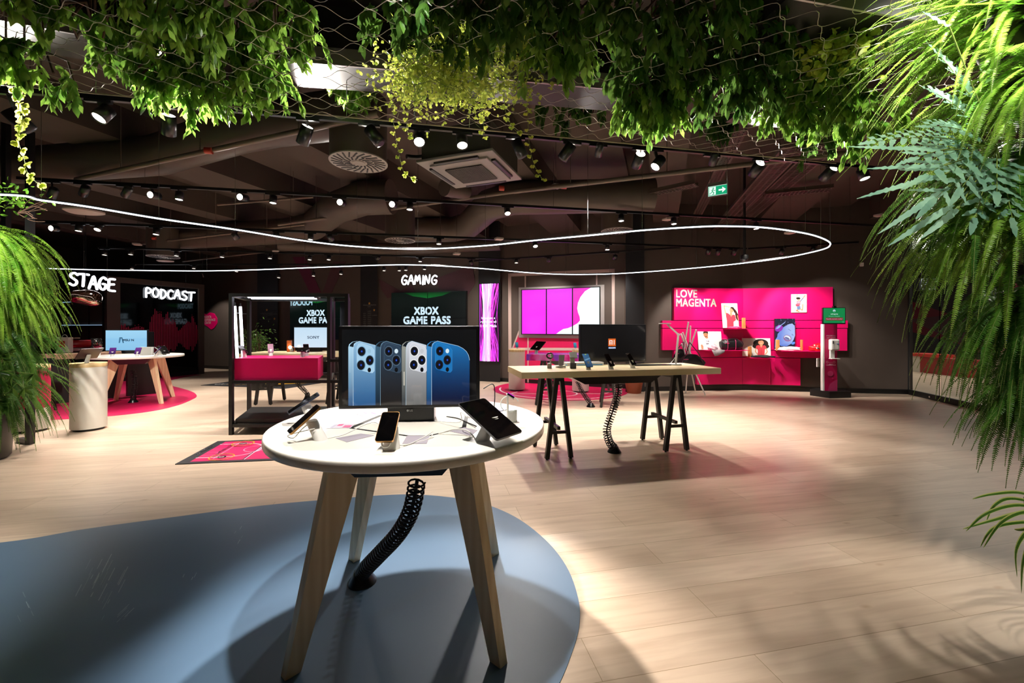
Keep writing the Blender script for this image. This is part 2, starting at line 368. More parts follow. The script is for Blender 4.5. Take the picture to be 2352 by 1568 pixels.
# entrance side, glazed
def seg_dir(a, b): d = Vector((b[0]-a[0], b[1]-a[1], 0)); return d.normalized()
gA, gB, gC, gD = (8.44, 8.95), (8.22, 8.08), (7.93, 7.0), (6.6, 1.9)
glassm = mat('door_glass', 'e8f2ee', 0.0, trans=1.0, noise=0.01)
def pane(name, a, b, zb=0.0, h=3.35, fr=True, st=True):
    d = seg_dir(a, b); a3, b3 = Vector((*a, 0)), Vector((*b, 0)); n = Vector((-d.y, d.x, 0)); t = thing(name, a3, None, None); del_ = None
    t['kind'] = 'structure'
    m = MB(); q = lambda z: [a3+n*0.006+Vector((0, 0, z)), b3+n*0.006+Vector((0, 0, z)), b3-n*0.006+Vector((0, 0, z)), a3-n*0.006+Vector((0, 0, z))]
    m.hexa(q(0.1), q(h)); m.build('pane', glassm, t)
    m = MB(); m.bar(a3+Vector((0, 0, 0.055)), b3+Vector((0, 0, 0.055)), 0.05, 0.11); m.bar(a3+Vector((0, 0, h)), b3+Vector((0, 0, h)), 0.06, 0.06)
    m.build('rail', M_BLACK, t); return t
t = pane('door_1', (gA[0]-.01, gA[1]-.05), (gB[0], gB[1]))
m = MB(); lp = Vector((gB[0], gB[1], 0.055))-seg_dir(gA, gB)*0.2; m.cyl(lp+Vector((-.03, 0, 0)), lp+Vector((-.05, 0, 0)), 0.018); m.build('floor_lock', M_STEEL, t)
pane('window_1', (gB[0]-.01, gB[1]-.05), gC); pane('window_2', gC, (7.3, 4.6)); pane('window_3', (7.3, 4.6), gD)
m = MB(); m.box((8.47, 8.98, 1.9), (0.09, 0.12, 3.8), rz=0.25); struct(m, 'trim_1', M_BLACK)
m = MB(); a3, b3 = Vector((*gA, 3.83)), Vector((*gD, 3.83)); m.bar(a3, b3, 0.14, 0.9); struct(m, 'trim_2', M_WALL)
wall('wall_right_front', gD, (7.0, -3))
# ceiling slab, with long concrete beams running across it
BD = Vector((0.333, 0.943, 0)); BN = Vector((0.943, -0.333, 0))
m = MB(); m.box((-3.5, 6.4, CH+0.08), (24.5, 19.5, 0.16)); struct(m, 'ceiling', M_CEIL)
bi = 0
for k, off in enumerate([-13.5, -11.2, -8.9, -6.7, -4.5, -2.2, 0.1, 2.4, 4.5]):
    bi += 1; c = BN*off; m = MB(); p0 = c+BD*(-1 if off > -9 else 2); p1 = c+BD*13.3
    wd = 0.75 if k % 2 else 0.5
    m.bar(p0+Vector((0, 0, 3.98)), p1+Vector((0, 0, 3.98)), wd, 0.44); struct(m, 'trim_%d' % (bi+10), M_CEIL)
# wide timber-form panels between beams and joints
for k, off in enumerate([-5.6, -3.3, 3.4, -1.0]):
    m = MB(); c = BN*off; m.bar(c+BD*(1.5)+Vector((0, 0, 4.12)), c+BD*11+Vector((0, 0, 4.12)), 0.95, 0.12); struct(m, 'trim_%d' % (k+30), M_CEIL)
# dark columns
def column(name, pxa, pxb, A, B, off, lab=None):
    a0 = PW(pxa, 800, A, B, off); b0 = PW(pxb, 800, A, B, off); a1 = PW(pxa, 800, A, B, -0.05); b1 = PW(pxb, 800, A, B, -0.05)
    m = MB(); q = lambda z: [Vector((p.x, p.y, z)) for p in (a0, b0, b0+(b1-b0), a1)]
    m.hexa(q(0), q(CH)); o = struct(m, name, M_COLUMN); return a0, b0
WG = (PL[6], PL[7]); WV = (PL[7], PL[8]); WF = (PL[8], PL[9]); WS = (PL[5], PL[6]); WC = (PL[4], PL[5]); WR3 = (PL[2], PL[3]); WR = (PL[2], PL[1]); WL = (PL[3], PL[2])
column('trim_41', 1437, 1480, PL[3], (2.4, 9.33), 0.06)
cs = column('trim_42', 1099, 1149, PL[5], PL[6], 0.12)
cg = column('trim_43', 828, 867, PL[7], PL[8], 0.08)
cf = column('trim_44', 591, 638, PL[8], PL[9], 0.08)

# ---------------------------------------------------------------- the mall corridor seen through the glass
m = MB(); m.box((19.6, 10, -0.06), (21.5, 30, 0.1)); 
o = struct(m, 'floor_mall', mat('polished_mall_tile', 'a39a86', 0.08, noise=0.04, nscale=2)); o.location.x += 0.0
m = MB(); m.box((19.9, 12, 4.9), (22, 26, 0.1)); struct(m, 'ceiling_mall', mat('mall_ceiling_white', 'd8cfc2', 0.7, noise=0.03))
m = MB(); m.box((20.5, 23.0, 2.4), (22, 0.2, 5)); struct(m, 'wall_mall_back', mat('mall_dark_shopfront', '24202a', 0.5, noise=0.2, nscale=1.5))
m = MB(); m.box((30.3, 10, 2.4), (0.2, 26, 5)); struct(m, 'wall_mall_side', mat('mall_beige', 'a8a094', 0.6, noise=0.05))
area((14, 12, 4.7), (14, 12, 0), 520, 8, 12, (1, 0.93, 0.85), 'mall_ceiling_light')
# kiosk counter: white and red front, red top
t = thing('kiosk_counter', P(2150, 850, 14.5)*1.0, 'white and red kiosk counter with red top seen through the glass door', 'counter')
k0 = Vector((FL(2109, 852).x, FL(2109, 852).y, 0)); t.location = k0
kd = (FL(2245, 868)-FL(2109, 852)).normalized(); kd.z = 0
m = MB(); m.bar(k0+Vector((0, 0, .25)), k0+kd*.38+Vector((0, 0, .25)), .5, .5); m.build('white_end', mat('kiosk_white', 'ded6c8', 0.4, noise=.03), t)
m = MB(); m.bar(k0+kd*.38+Vector((0, 0, .25)), k0+kd*1.9+Vector((0, 0, .25)), .5, .5); m.build('red_front', mat('kiosk_red', 'a02420', 0.4, noise=.05), t)
m = MB(); m.bar(k0-kd*.05+Vector((0, 0, .55)), k0+kd*.95+Vector((0, 0, .55)), .56, .09); m.build('red_top', mat('kiosk_red_top', 'd03028', 0.35, noise=.05), t)
m = MB(); m.bar(k0-kd*.05+Vector((0, -.28, .04)), k0+kd*1.9+Vector((0, -.28, .04)), .04, .08); m.build('plinth', mat('kiosk_plinth', '4a4238', 0.5, noise=.05), t)
g0 = FL(2190, 862); m = MB()
m.box((g0.x-.5, g0.y-2.1, .22), (1.0, .6, .3), rz=-.25, bev=.03); 
t = thing('toy_car_base', (g0.x-.5, g0.y-2.1, 0), 'low green toy vehicle body in front of the red kiosk', 'toy vehicle'); m.build('green_body', mat('toy_green', '4c9a4a', .35, noise=.05), t)
m = MB(); m.box((g0.x-.4, g0.y-2.1, .72), (1.5, .6, .5), rz=-.25, bev=.12); m.build('upper_body', mat('toy_green_bright', '3aa040', .35, noise=.05), t)
m = MB(); m.box((g0.x-.3, g0.y-2.12, 1.08), (1.3, .5, .25), rz=-.25, bev=.06); m.build('blue_deck', mat('toy_blue', '2f8fc8', .35, noise=.05), t)
m = MB(); m.box((g0.x-.4, g0.y-2.1, .42), (1.1, .4, .12), rz=-.25); m.build('axle_block', M_BLACK, t)
w0 = FL(2262, 880); m = MB(); m.box((w0.x-.6, w0.y-1.7, .55), (1.5, .9, 1.1), rz=-.25, bev=.02); simple(m, 'white_counter', mat('mall_white_counter', 'd9cfc0', .4, noise=.03), 'tall white counter beside the green toy vehicle in the mall', 'counter')
# big dark magenta shape on the shopfront and hanging direction sign
a = Art((10.5+9.0, 22.89, 0.06), (7, 0, 0), (0, 0, 3.6)); a.poly([(0.05, .95), (.05, .45), (.75, .1), (.75, .5)], '7d1233'); a.poly([(.3, .5), (.75, .1), (.9, .1), (.9, .55), (.75, .6)], '5d3040'); 
for i, tt in enumerate(['OPEN']): pass
o = a.build('shopfront_graphic', M_PRINT); tag(o, 'dark magenta triangle graphic on the shopfront across the mall', 'wall graphic')
s0 = P(2117, 664, 12.5); s1 = P(2152, 664, 12.5); s2 = P(2117, 640, 12.5)
t = thing('direction_sign', (s0+s1)/2, 'small black hanging sign with white frame and arrow in the mall', 'sign')
m = MB(); m.box(((s0+s1)/2+Vector((-.03, .1, .15))), ((s1-s0).length+.04, .16, .36)); m.build('sign_box', M_BLACK, t)
a = art_quad(s0, s1, s2); a.rect(0, 0, 1, 1, 'f0f0f0'); a.rect(.03, .04, .97, .96, '15151a'); a.text('správa', .12, .76, .12, 'ffffff'); a.text('parkoviště', .12, .56, .13, 'ffffff'); a.text('2. patro', .12, .4, .12, 'ffffff')
a.line([(.7, .17), (.92, .17)], .05, 'ffffff'); a.line([(.84, .27), (.92, .17), (.84, .07)], .05, 'ffffff'); a.build('sign_face', vcol_mat('lit_sign', .9, .3), t)
m = MB(); 
for q in (.2, .8): c = s0+(s1-s0)*q+Vector((0, .1, .32)); m.cyl(c, c+Vector((0, 0, 2.2)), .008, 6)
m.build('hanger', M_STEEL, t)

# ---------------------------------------------------------------- vinyl patches laid in the floor
def smooth(pts, n=6, closed=False):
    pts = [Vector(p) for p in pts]; out = []; N = len(pts)
    for i in range(N if closed else N-1):
        p0 = pts[i-1] if (closed or i > 0) else pts[0]; p1 = pts[i]; p2 = pts[(i+1) % N]; p3 = pts[(i+2) % N] if (closed or i+2 < N) else pts[-1]
        for k in range(n):
            t = k/n; out.append(0.5*((2*p1)+(p2-p0)*t+(2*p0-5*p1+4*p2-p3)*t*t+(3*p1-p0-3*p2+p3)*t**3))
    if not closed: out.append(pts[-1])
    return out
blue_px = [(0, 1247), (200, 1215), (400, 1188), (600, 1162), (760, 1147), (860, 1139), (940, 1136), (1020, 1141), (1100, 1154), (1180, 1186), (1250, 1238), (1300, 1300), (1328, 1375), (1330, 1440), (1310, 1510), (1280, 1580), (1210, 1700)]
pts = [(p.x, p.y) for p in [FL(*q) for q in blue_px]]
pts = [(-5.2, 2.3), (-4.2, 2.62)]+pts+[(0.0, 1.15), (-0.6, 0.9), (-2.5, 0.7), (-5, 0.8), (-6, 1.5)]
pts = smooth([(*p, 0) for p in pts], 6, True)
m = MB(); m.prism(pts, 0.0, 0.004)
mb_ = mat('blue_vinyl', '516c87', 0.42, noise=0.04, nscale=3, bump=0.02)
BI = simple(m, 'vinyl_floor_inlay', mb_, 'large blue vinyl floor patch with a round end under the white round table', 'floor inlay', 'vinyl patches set in the plank floor')
def stroke_floor(name, pix, w, m_, label):
    pass
pk = [(20, 985), (45, 968), (200, 960), (330, 947), (400, 933), (440, 918), (452, 909), (440, 899), (410, 890), (385, 884), (378, 880), (385, 875), (410, 869), (440, 863), (462, 861)]
pts = [(p.x, p.y) for p in [FL(*q) for q in pk]]+[(-10.0, 12.6), (-10.6, 10.9), (-12, 9.5), (-13, 8), (-10, 5.6)]
m = MB(); m.prism(smooth([(*p, 0) for p in pts], 5, True), 0.0, 0.004)
M_PV = mat('magenta_vinyl', 'c0124e', 0.4, noise=0.04, nscale=3)
simple(m, 'vinyl_floor_inlay', M_PV, 'magenta vinyl floor patch under the round table by the podcast booth', 'floor inlay', 'vinyl patches set in the plank floor')
t = thing('court_floor_inlay', (1.1, 9.7, 0), 'round magenta court vinyl with white lines below the court wall', 'floor inlay', 'vinyl patches set in the plank floor')
cc = Vector((1.1, 9.7, 0)); R_ = 1.53
pc = [cc+Vector((math.cos(a)*R_, math.sin(a)*R_, 0)) for a in np.linspace(0, 2*PI, 60)[:-1]]
# cut by the wall line
wn = Vector((PL[5][1]-PL[4][1], PL[4][0]-PL[5][0], 0)).normalized()
if wn.y < 0: wn = -wn
def cutw(p, off=0.03):
    d = (p-Vector((*PL[4], 0))).dot(wn)+off; return p-wn*d if d > 0 else p
m = MB(); m.prism([cutw(p) for p in pc], 0, 0.004); m.build('vinyl', M_PV, t)
a = Art((-0.43, 8.17, 0.0045), (3.06, 0, 0), (0, 3.06, 0)); q = lambda x, y: ((x+0.43)/3.06, (y-8.17)/3.06)
a.line([q(*cutw(cc+Vector((math.cos(s)*1.38, math.sin(s)*1.38, 0)), .05).xy) for s in np.linspace(PI*.95, PI*2.02, 40)], .014, 'f0dfe0')
a.ring(*q(1.0, 9.05), .13, .012, 'f0dfe0')
for (x, y), (x2, y2) in [((-.03, 9.0), (0.12, 9.25)), ((-.03, 9.0), (0.6, 8.98)), ((1.4, 8.98), (2.0, 9.0)), ((2.0, 9.0), (2.15, 9.2)), ((0.0, 10.2), (0.25, 10.75))]: a.line([q(x, y), q(x2, y2)], .011, 'f0dfe0')
a.build('court_lines', M_PRINT, t)
# ---------------------------------------------------------------- flat mats
def matrug(px4, col, label, name='floor_mat'):
    c = [FL(*q) for q in px4]; t = thing(name, (c[0]+c[1]+c[2]+c[3])/4, label, 'floor mat', 'printed mats lying on the plank floor'); t.location.z = 0
    m = MB(); m.hexa([Vector((p.x, p.y, 0.0)) for p in c], [Vector((p.x, p.y, 0.008)) for p in c]); m.build('rubber_mat', mat(*col), t)
    return t, c
A_ = FL(402, 1067); B_ = FL(500, 1014); C_ = A_+(FL(640, 1058)-A_)*1.0
t, c = matrug([(402, 1067), (642, 1057), (688, 1006.5), (500, 1014)], ('mat_black', '17161c', .6), 'magenta basketball court mat with black border in front of the steel frame', 'court_mat')
a = Art(c[0]+Vector((0, 0, .009)), c[1]-c[0], c[3]-c[0])
a.rect(.11, .06, .985, .94, 'cc0e5c')
a.line([(.3, .14), (.3, .86)], .012, 'c9a0b4')
for v in (.3, .43, .57): a.line([(.12, v), (.3, v)], .008, 'd892b4')
a.line([(.11, .2), (.4, .2)]+[(.4+.26*math.sin(s), .5-.3*math.cos(s)) for s in np.linspace(0, PI, 24)]+[(.4, .8), (.11, .8)], .018, 'f4e4ea')
a.line([(.62, .06), (.62, .94)], .012, '1a1a1e'); a.line([(.635, .06), (.635, .94)], .012, 'f4e4ea'); a.ring(.6, .52, .14, .012, 'f0b8cc')
for v in (.2, .8): a.ring(.36, v, .13, .018, 'e8b040'); a.ring(.36, v, .04, .02, 'f0e8c0')
a.ring(.9, .52, .17, .02, 'f4e4ea'); a.circ(.9, .52, .08, 'd88a30')
a.line([(.9, .06), (.9, .33)], .02, 'f4e4ea')
for i, ch in enumerate('PLAYER #2'): pass
b = Art(c[3]+Vector((0, 0, .0095)), c[0]-c[3], c[1]-c[3]); 
b = Art(a.at(.24, .8), a.at(.24, .2)-a.at(.24, .8), a.at(.29, .8)-a.at(.24, .8), n=Vector((0, 0, 1))); b.text('LET´S PLAY', 0.1, 0.0, .7, 'f4dbe6', w=.7, bold=0.048); b.build('court_words', M_PRINT, t)
b = Art(a.at(.03, .8), a.at(.03, .2)-a.at(.03, .8), a.at(.075, .8)-a.at(.03, .8), n=Vector((0, 0, 1))); b.text('LET´S PLAY', 0.12, 0.0, .8, 'd8d8e0', w=.65, bold=0.072); b.build('border_words', M_PRINT, t)
a.build('court_print', M_PRINT, t)
t, c = matrug([(461, 885), (572, 889), (640, 876), (540, 875)], ('mat_dark', '15151a', .6), 'black mat with small yellow marks left of the steel display frame')
a = Art(c[0]+Vector((0, 0, .009)), c[1]-c[0], c[3]-c[0]); a.text('GO', .1, .2, .2, 'd8d8d0'); a.text('PLAY', .3, .2, .2, 'd0a030', bold=0.072); a.rect(.5, .55, .95, .8, 'b08a20'); a.build('mat_print', M_PRINT, t)
t, c = matrug([(566, 888.5), (652, 893), (742, 879), (672, 875)], ('mat_dark', '15151a', .6), 'black mat with a yellow stripe under the wooden table beyond the steel frame')
a = Art(c[0]+Vector((0, 0, .009)), c[1]-c[0], c[3]-c[0]); a.poly([(.02, .6), (.6, .95), (.95, .95), (.15, .35)], 'd8a420'); a.text('START', .1, .12, .12, 'd8d8d0', bold=0.048); a.ring(.2, .2, .06, .02, 'e8b828'); a.build('mat_print', M_PRINT, t)

# scuffs worn into the blue vinyl
rng = random.Random(11); a = Art((-5, .8, .0045), (6, 0, 0), (0, 2.2, 0), n=Vector((0, 0, 1)), step=.00005); q = lambda px, py: ((FL(px, py).x+5)/6, (FL(px, py).y-.8)/2.2)
for cx_, cy_, dx_, dy_, n_, sp_ in ((220, 1345, 32, -62, 26, 26), (275, 1420, 40, -38, 7, 8), (552, 1238, 8, -14, 5, 7), (60, 1390, 14, 30, 5, 20), (440, 1330, 10, -20, 3, 12)):
    for i in range(n_):
        x_, y_ = cx_+rng.gauss(0, sp_), cy_+rng.gauss(0, sp_*1.4); k = rng.uniform(.15, .7); a.line([q(x_, y_), q(x_+dx_*k, y_+dy_*k)], rng.uniform(.0006, .0016), rng.choice(['9db2c4', '8aa2b6', '7690a6']), layer=False)
a.build('scuff_marks', M_PRINT, BI)

# ================================================================ TABLES AND STANDS
def ring_profile(R, z0, z1, b=0.008):
    return [(0.0001, z0), (R-b, z0), (R-.3*b, z0+.3*b), (R, z0+b), (R, z1-b), (R-.3*b, z1-.3*b), (R-b, z1), (0.0001, z1)]
def leg_solid(ang, r0, r1, z1, w0, w1, th):
    d = Vector((math.cos(ang), math.sin(ang), 0)); n = Vector((-d.y, d.x, 0)); m = MB()
    q = lambda r, z, w, t: [d*(r-w/2)-n*t/2+Vector((0, 0, z)), d*(r+w/2)-n*t/2+Vector((0, 0, z)), d*(r+w/2)+n*t/2+Vector((0, 0, z)), d*(r-w/2)+n*t/2+Vector((0, 0, z))]
    return m.hexa(q(r0, .006, w0, th*.85), q(r1, z1, w1, th))
def round_table(label, R=0.673, T=0.94):
    t = thing('round_table', (0, 0, 0), label, 'table', 'round white tables with splayed ash legs')
    m = MB(); m.lathe(ring_profile(R, T-.045, T), n=96, cap=False); m.build('tabletop', M_WHITE, t, local=True)
    m = MB(); a = [(-.27, -.42), (.27, -.42), (.27, .42), (-.27, .42)]; b = [(x*.68, y*.9) for x, y in a]
    m.hexa([(x, y, T-.155) for x, y in b], [(x, y, T-.045) for x, y in a]); m.build('cable_tray', M_BLKPLA, t, local=True)
    for k in range(4):
        lg = leg_solid(PI/4+k*PI/2, .60, .35, T-.045, .062, .165, .05).build('leg', M_ASH, t, local=True)
        d = Vector((math.cos(PI/4+k*PI/2), math.sin(PI/4+k*PI/2), 0)); m = MB(); m.cyl(d*.60, d*.60+Vector((0, 0, .008)), .016, 12); m.build('foot', M_BLACK, lg, local=True)
    return t
RT = round_table('large white round table with ash legs in the foreground on the blue vinyl patch'); 
RT2 = dup(RT, loc=(-7.12, 8.0, 0), rz=math.radians(28), label='white round table with ash legs on the magenta vinyl patch before the podcast booth'); RT2.scale = (1.04, 1.04, .957)
RT.location = (-.51, 2.17, 0); RT.rotation_euler = (0, 0, math.radians(4))
# seam of the lift-out panel around the television foot
m = MB(); sp = [(-.715, 2.30), (-.771, 2.005), (-.465, 1.862), (-.366, 1.862), (-.231, 2.02), (-.246, 2.28)]
for (a, b), w in zip(zip(sp, sp[1:]), [.022, .012, .006, .01, .02]): m.bar((*a, .9405), (*b, .9405), w, .002)
m.build('panel_seam', M_BLACK, RT)

def spine(path, label, R=.036, Rend=.055, turns=30, thick=.0055):
    base = Vector(path[-1]); t = thing('cable_spine', (base.x, base.y, 0), label, 'cable tidy', 'black spiral cable spines under the tables')
    sp_ = smooth(path[:-1]+[base+Vector((0, 0, .05))], 8)
    # tighter coils near the floor
    out = []; 
    m = MB(); m.helix(sp_, R, thick, turns, 4, 12, Rend=Rend*.8); m.build('spiral_sleeve', M_BLKPLA, t)
    m = MB(); m.tube(sp_, .009, 6); m.build('cables', M_BLACK, t)
    m = MB(); m.lathe([(.078, 0), (.076, .012), (.05, .05), (.043, .07), (.04, .07)], (base.x, base.y, 0), 24); m.build('floor_cone', M_BLKPLA, t)
    return t
spine([P(958, 1104, 1.85), P(945, 1170, 1.9), P(915, 1225, 2.0), P(872, 1272, 2.14), P(845, 1300, 2.24), FL(832, 1338)], 'black spiral cable spine under the large white round table in front', .036, .05, 34)
TT = .95
def high_table(loc, rz, label, topm, sidem=None, L=2.38, D=.74, T=.95, th=.068, xs=(-.762, .648), tray=True, scale=1.0):
    t = thing('high_table', loc, label, 'table', 'rectangular high tables on black trestles', rz)
    m = MB(); m.box((0, 0, T-th/2), (L, D, th), bev=.003); m.build('tabletop', topm, t, local=True)
    if sidem is not None: pass
    if tray:
        m = MB(); m.hexa([(-.42, -.2, T-th-.1), (.40, -.2, T-th-.1), (.40, .2, T-th-.1), (-.42, .2, T-th-.1)], [(-.62, -.25, T-th), (.52, -.25, T-th), (.52, .25, T-th), (-.62, .25, T-th)])
        m.build('cable_tray', M_BLKPLA, t, local=True)
    zt = T-th
    for x in xs:
        tr = link(bpy.data.objects.new('trestle', None)); tr.parent = t; tr.empty_display_size = .05
        for y, s in ((-.31, -1), (.21, 1)):
            for sx in (-1, 1):
                m = MB(); m.bar((x+sx*.135, y, 0.012), (x+sx*.026, y, zt), .045, .045, up=(0, 1, 0)); m.build('leg', M_BLACK, tr, local=True)
                m = MB(); m.cyl((x+sx*.135, y, 0), (x+sx*.135, y, .014), .013, 8); m.build('foot', M_BLKPLA, tr, local=True)
            m = MB(); m.bar((x-.095, y, .29), (x+.095, y, .29), .03, .03); m.build('cross_bar', M_BLACK, tr, local=True)
        m = MB(); m.bar((x, -.31, .33), (x, .21, .33), .035, .035); m.build('long_bar', M_BLACK, tr, local=True)
        m = MB(); m.bar((x, -.33, zt-.02), (x, .25, zt-.02), .07, .04); m.build('head_bar', M_BLACK, tr, local=True)
    return t
HT = high_table((1.19, 5.0, 0), math.radians(11.8), 'long pale wood high table on black trestles right of centre', M_OAKTOP)
spine([P(1418, 874, 4.9), P(1420, 900, 4.85), P(1407, 945, 4.75), P(1394, 985, 4.72), P(1400, 1015, 4.74), FL(1411, 1038)], 'black spiral cable spine under the long pale wood high table', .04, .055, 30, .006)
def purple_mat():
    m = bpy.data.materials.new('purple_print_laminate'); m.use_nodes = True; nt = m.node_tree; b = nt.nodes['Principled BSDF']; N = nt.nodes.new; L = nt.links.new
    tc = N('ShaderNodeTexCoord'); nz = N('ShaderNodeTexNoise'); nz.inputs['Scale'].default_value = 2.6; nz.inputs['Detail'].default_value = 2; L(tc.outputs['Object'], nz.inputs['Vector'])
    cr = N('ShaderNodeValToRGB'); cr.color_ramp.interpolation = 'EASE'; e = cr.color_ramp.elements; e[0].position = .3; e[0].color = (*lin('5a2a86'), 1); e[1].position = .72; e[1].color = (*lin('6cc8dc'), 1)
    for p, c in ((.44, '7a3ab0'), (.52, 'b01a70'), (.6, 'c85fa8')): x = e.new(p); x.color = (*lin(c), 1)
    L(nz.outputs['Fac'], cr.inputs[0]); L(cr.outputs[0], b.inputs['Base Color']); b.inputs['Roughness'].default_value = .2; return m
PT = high_table((1.28, 7.83, 0), math.radians(-11), 'high table with purple and blue printed top on the court patch', purple_mat(), L=1.95, D=.62, T=.93, th=.115, xs=(-.66, .50))
spine([P(1322, 868, 7.8), P(1335, 895, 7.75), P(1348, 915, 7.6), FL(1357, 934)], 'black spiral cable spine under the purple printed high table', .036, .05, 20, .006)
ST = high_table((-3.9, 8.05, 0), math.radians(3), 'pale wood high table with the white television behind the steel frame', M_OAKTOP, L=2.1, D=.85, xs=(-.68, .6), T=.95)
spine([P(682, 880, 8.05), P(696, 893, 8.0), P(706, 905, 8.0), FL(704, 921)], 'black spiral cable spine under the wood table behind the steel frame', .04, .05, 18, .006)
spine([P(305, 850, 7.9), P(310, 880, 7.9), P(307, 905, 7.9), FL(306, 924)], 'black spiral cable spine under the round table on the magenta patch', .036, .05, 20, .006)

# white drum stands with a wooden rim
M_DRUM = mat('white_drum_laminate', 'e2ddd2', .35, noise=.02); M_RIM = wood_mat('drum_rim_wood', 'd9bd8e', 'c09d68', 'Z', .6, .4)
def drum(loc, label, R=.185, Hh=.91, art=None):
    t = thing('drum_stand', loc, label, 'display stand', 'white cylindrical display stands')
    m = MB(); m.cyl((0, 0, 0), (0, 0, .03), R-.03, 40); m.build('plinth', M_BLACK, t, local=True)
    m = MB(); m.lathe([(R, .03), (R, Hh-.055)], n=56, cap=True); m.build('drum', M_DRUM, t, local=True)
    m = MB(); m.lathe([(R+.002, Hh-.055), (R+.002, Hh-.004), (R-.002, Hh), (.0001, Hh)], n=56, cap=False); m.build('rim_top', M_RIM, t, local=True)
    return t
dA = FL(180, 992); D1 = drum((dA.x-.02, dA.y+.16, 0), 'white cylindrical stand with wooden rim holding a tablet beside the left fern', .19, .93)
dB = FL(62, 992); D2 = drum((-6.62, 5.78, 0), 'white cylindrical stand with a magenta band half hidden behind the left fern')
m = MB(); m.lathe([(.1875, .32), (.1875, .86)], (-6.62, 5.78, 0), 48, cap=False); m.build('magenta_band', M_PV, D2, label='magenta band')
D3 = drum((.11*1.0+.0, 9.55, 0), 'white cylindrical stand left of the purple table on the court patch', .185, .93)
D4 = drum((1.52, 9.32, 0), 'white cylindrical stand right of the purple table, partly behind it', .185, .93)

# ---------------------------------------------------------------- hand-held devices and their white stands
def slab(name, C, right, up, w, h, th=.008, rad=.008, body=None, screen=None, parent=None, inset=.0016, label=None, cat='phone', group=None, art=None):
    C = Vector(C); x = Vector(right).normalized(); y = Vector(up); y = (y-x*y.dot(x)).normalized(); n = x.cross(y); rad = min(rad, w*.45)
    if n.y > 0.98 or (n.dot(Vector((0, 0, H))+Vector((0, 0, 0))-C) < -99): n = -n
    def rr(ww, hh, r, k=4):
        o = []
        for cx, cy, a0 in ((ww/2-r, hh/2-r, 0), (-ww/2+r, hh/2-r, PI/2), (-ww/2+r, -hh/2+r, PI), (ww/2-r, -hh/2+r, 1.5*PI)):
            for i in range(k+1): a = a0+PI/2*i/k; o.append((cx+r*math.cos(a), cy+r*math.sin(a)))
        return o
    t = thing(name, C-n*th/2, label, cat, group) if parent is None else parent
    pts = rr(w, h, rad); N = len(pts); m = MB(); lo = [C+x*p[0]+y*p[1]-n*th for p in pts]; hi = [C+x*p[0]+y*p[1] for p in pts]
    m.add(lo+hi, [tuple(range(N))[::-1], tuple(range(N, 2*N))]+[(i, (i+1) % N, N+(i+1) % N, N+i) for i in range(N)]); m.build('case', body or M_BLKPLA, t)
    if art is None:
        q = rr(w-2*inset, h-2*inset, max(.001, rad-inset)); m = MB(); m.add([C+x*p[0]+y*p[1]+n*.0004 for p in q], [tuple(range(N))]); m.build('screen', screen or M_GLOSSBLK, t)
    else:
        a = Art(C-x*(w/2-inset)-y*(h/2-inset)+n*.0004, x*(w-2*inset), y*(h-2*inset), n=n, step=.0001); art(a); a.build('screen', M_SCREEN, t)
    return t
def post(base, top, label, r=.022, r2=None, group='white slanted posts holding the devices', parent=None, name='display_post'):
    base, top = Vector(base), Vector(top); t = thing(name, base, label, 'device stand', group)
    m = MB(); d = (top-base); N = 24; vs = []
    for c, rr in ((base, r), (top, r2 or r*.92)):
        for k in range(N): a = 2*PI*k/N; vs.append(c+Vector((math.cos(a)*rr, math.sin(a)*rr, 0)))
    m.add(vs, [(k, (k+1) % N, N+(k+1) % N, N+k) for k in range(N)], 0, True); m.add(vs, [tuple(range(N))[::-1], tuple(range(N, 2*N))]); m.build('post', M_WPLA, t)
    m = MB(); m.cyl(top-Vector((0, 0, .004)), top+Vector((0, 0, .006)), r*.8, 16); m.build('head_plate', M_WPLA, t)
    return t
def cable(pts, label, r=.0022, m_=None, n=8, name='charging_cable', group='white charging cables on the tables'):
    m = MB(); m.tube(smooth(pts, n), r, 6); return simple(m, name, m_ or M_CABLEW, label, 'cable', group, origin=pts[0])
M_BRONZE = mat('bronze_phone_edge', '9a7448', .25, .9, noise=.03)
z = .94
# foreground table: phone on its post, far left
post((-.819, 1.80, z), (-.875, 1.835, 1.012), 'white slanted post holding the black phone at the left of the front table', .0275)
slab('smartphone', (-.893, 1.80, 1.03), (-.6, .8, 0), (-.129, 0, -.088), .075, .155, .009, .012, M_BRONZE, label='black smartphone with bronze edge, nearest on the left of the front table', group='smartphones on the front table')
post((-1.0, 2.12, z), (-1.06, 2.16, 1.022), 'white slanted post at the rear left of the front table, behind the other', .027)
slab('smartphone', (-1.068, 2.15, 1.036), (-.5, .86, .02), (-.145, 0, -.078), .078, .165, .008, .01, mat('navy_phone', '1b2338', .3, noise=.03), label='thin dark blue smartphone at the rear left of the front table', group='smartphones on the front table')
post((-.478, 1.668, z), (-.488, 1.70, 1.012), 'white slanted post holding the upright phone at the front of the round table', .033, .026)
slab('smartphone', (-.495, 1.672, 1.028), (1, .03, 0), (-.008, .105, .09), .073, .142, .009, .011, M_BRONZE, label='black smartphone facing the viewer at the front edge of the round table', group='smartphones on the front table')
post((-.128, 1.80, z), (-.085, 1.815, 1.03), 'white slanted post holding the large tablet on the front table', .031, .029)
BL, TL, TR = Vector((-.064, 1.65, .977)), Vector((-.2275, 1.8, 1.096)), Vector((-.121, 1.93, 1.098))
slab('tablet', (BL+TR)/2, TR-TL, TL-BL, .168, .252, .007, .012, mat('grey_tablet_edge', '5a5a5e', .3, .6, noise=.02), label='large black tablet reflecting the net and leaves on the front table', cat='tablet', inset=.002)
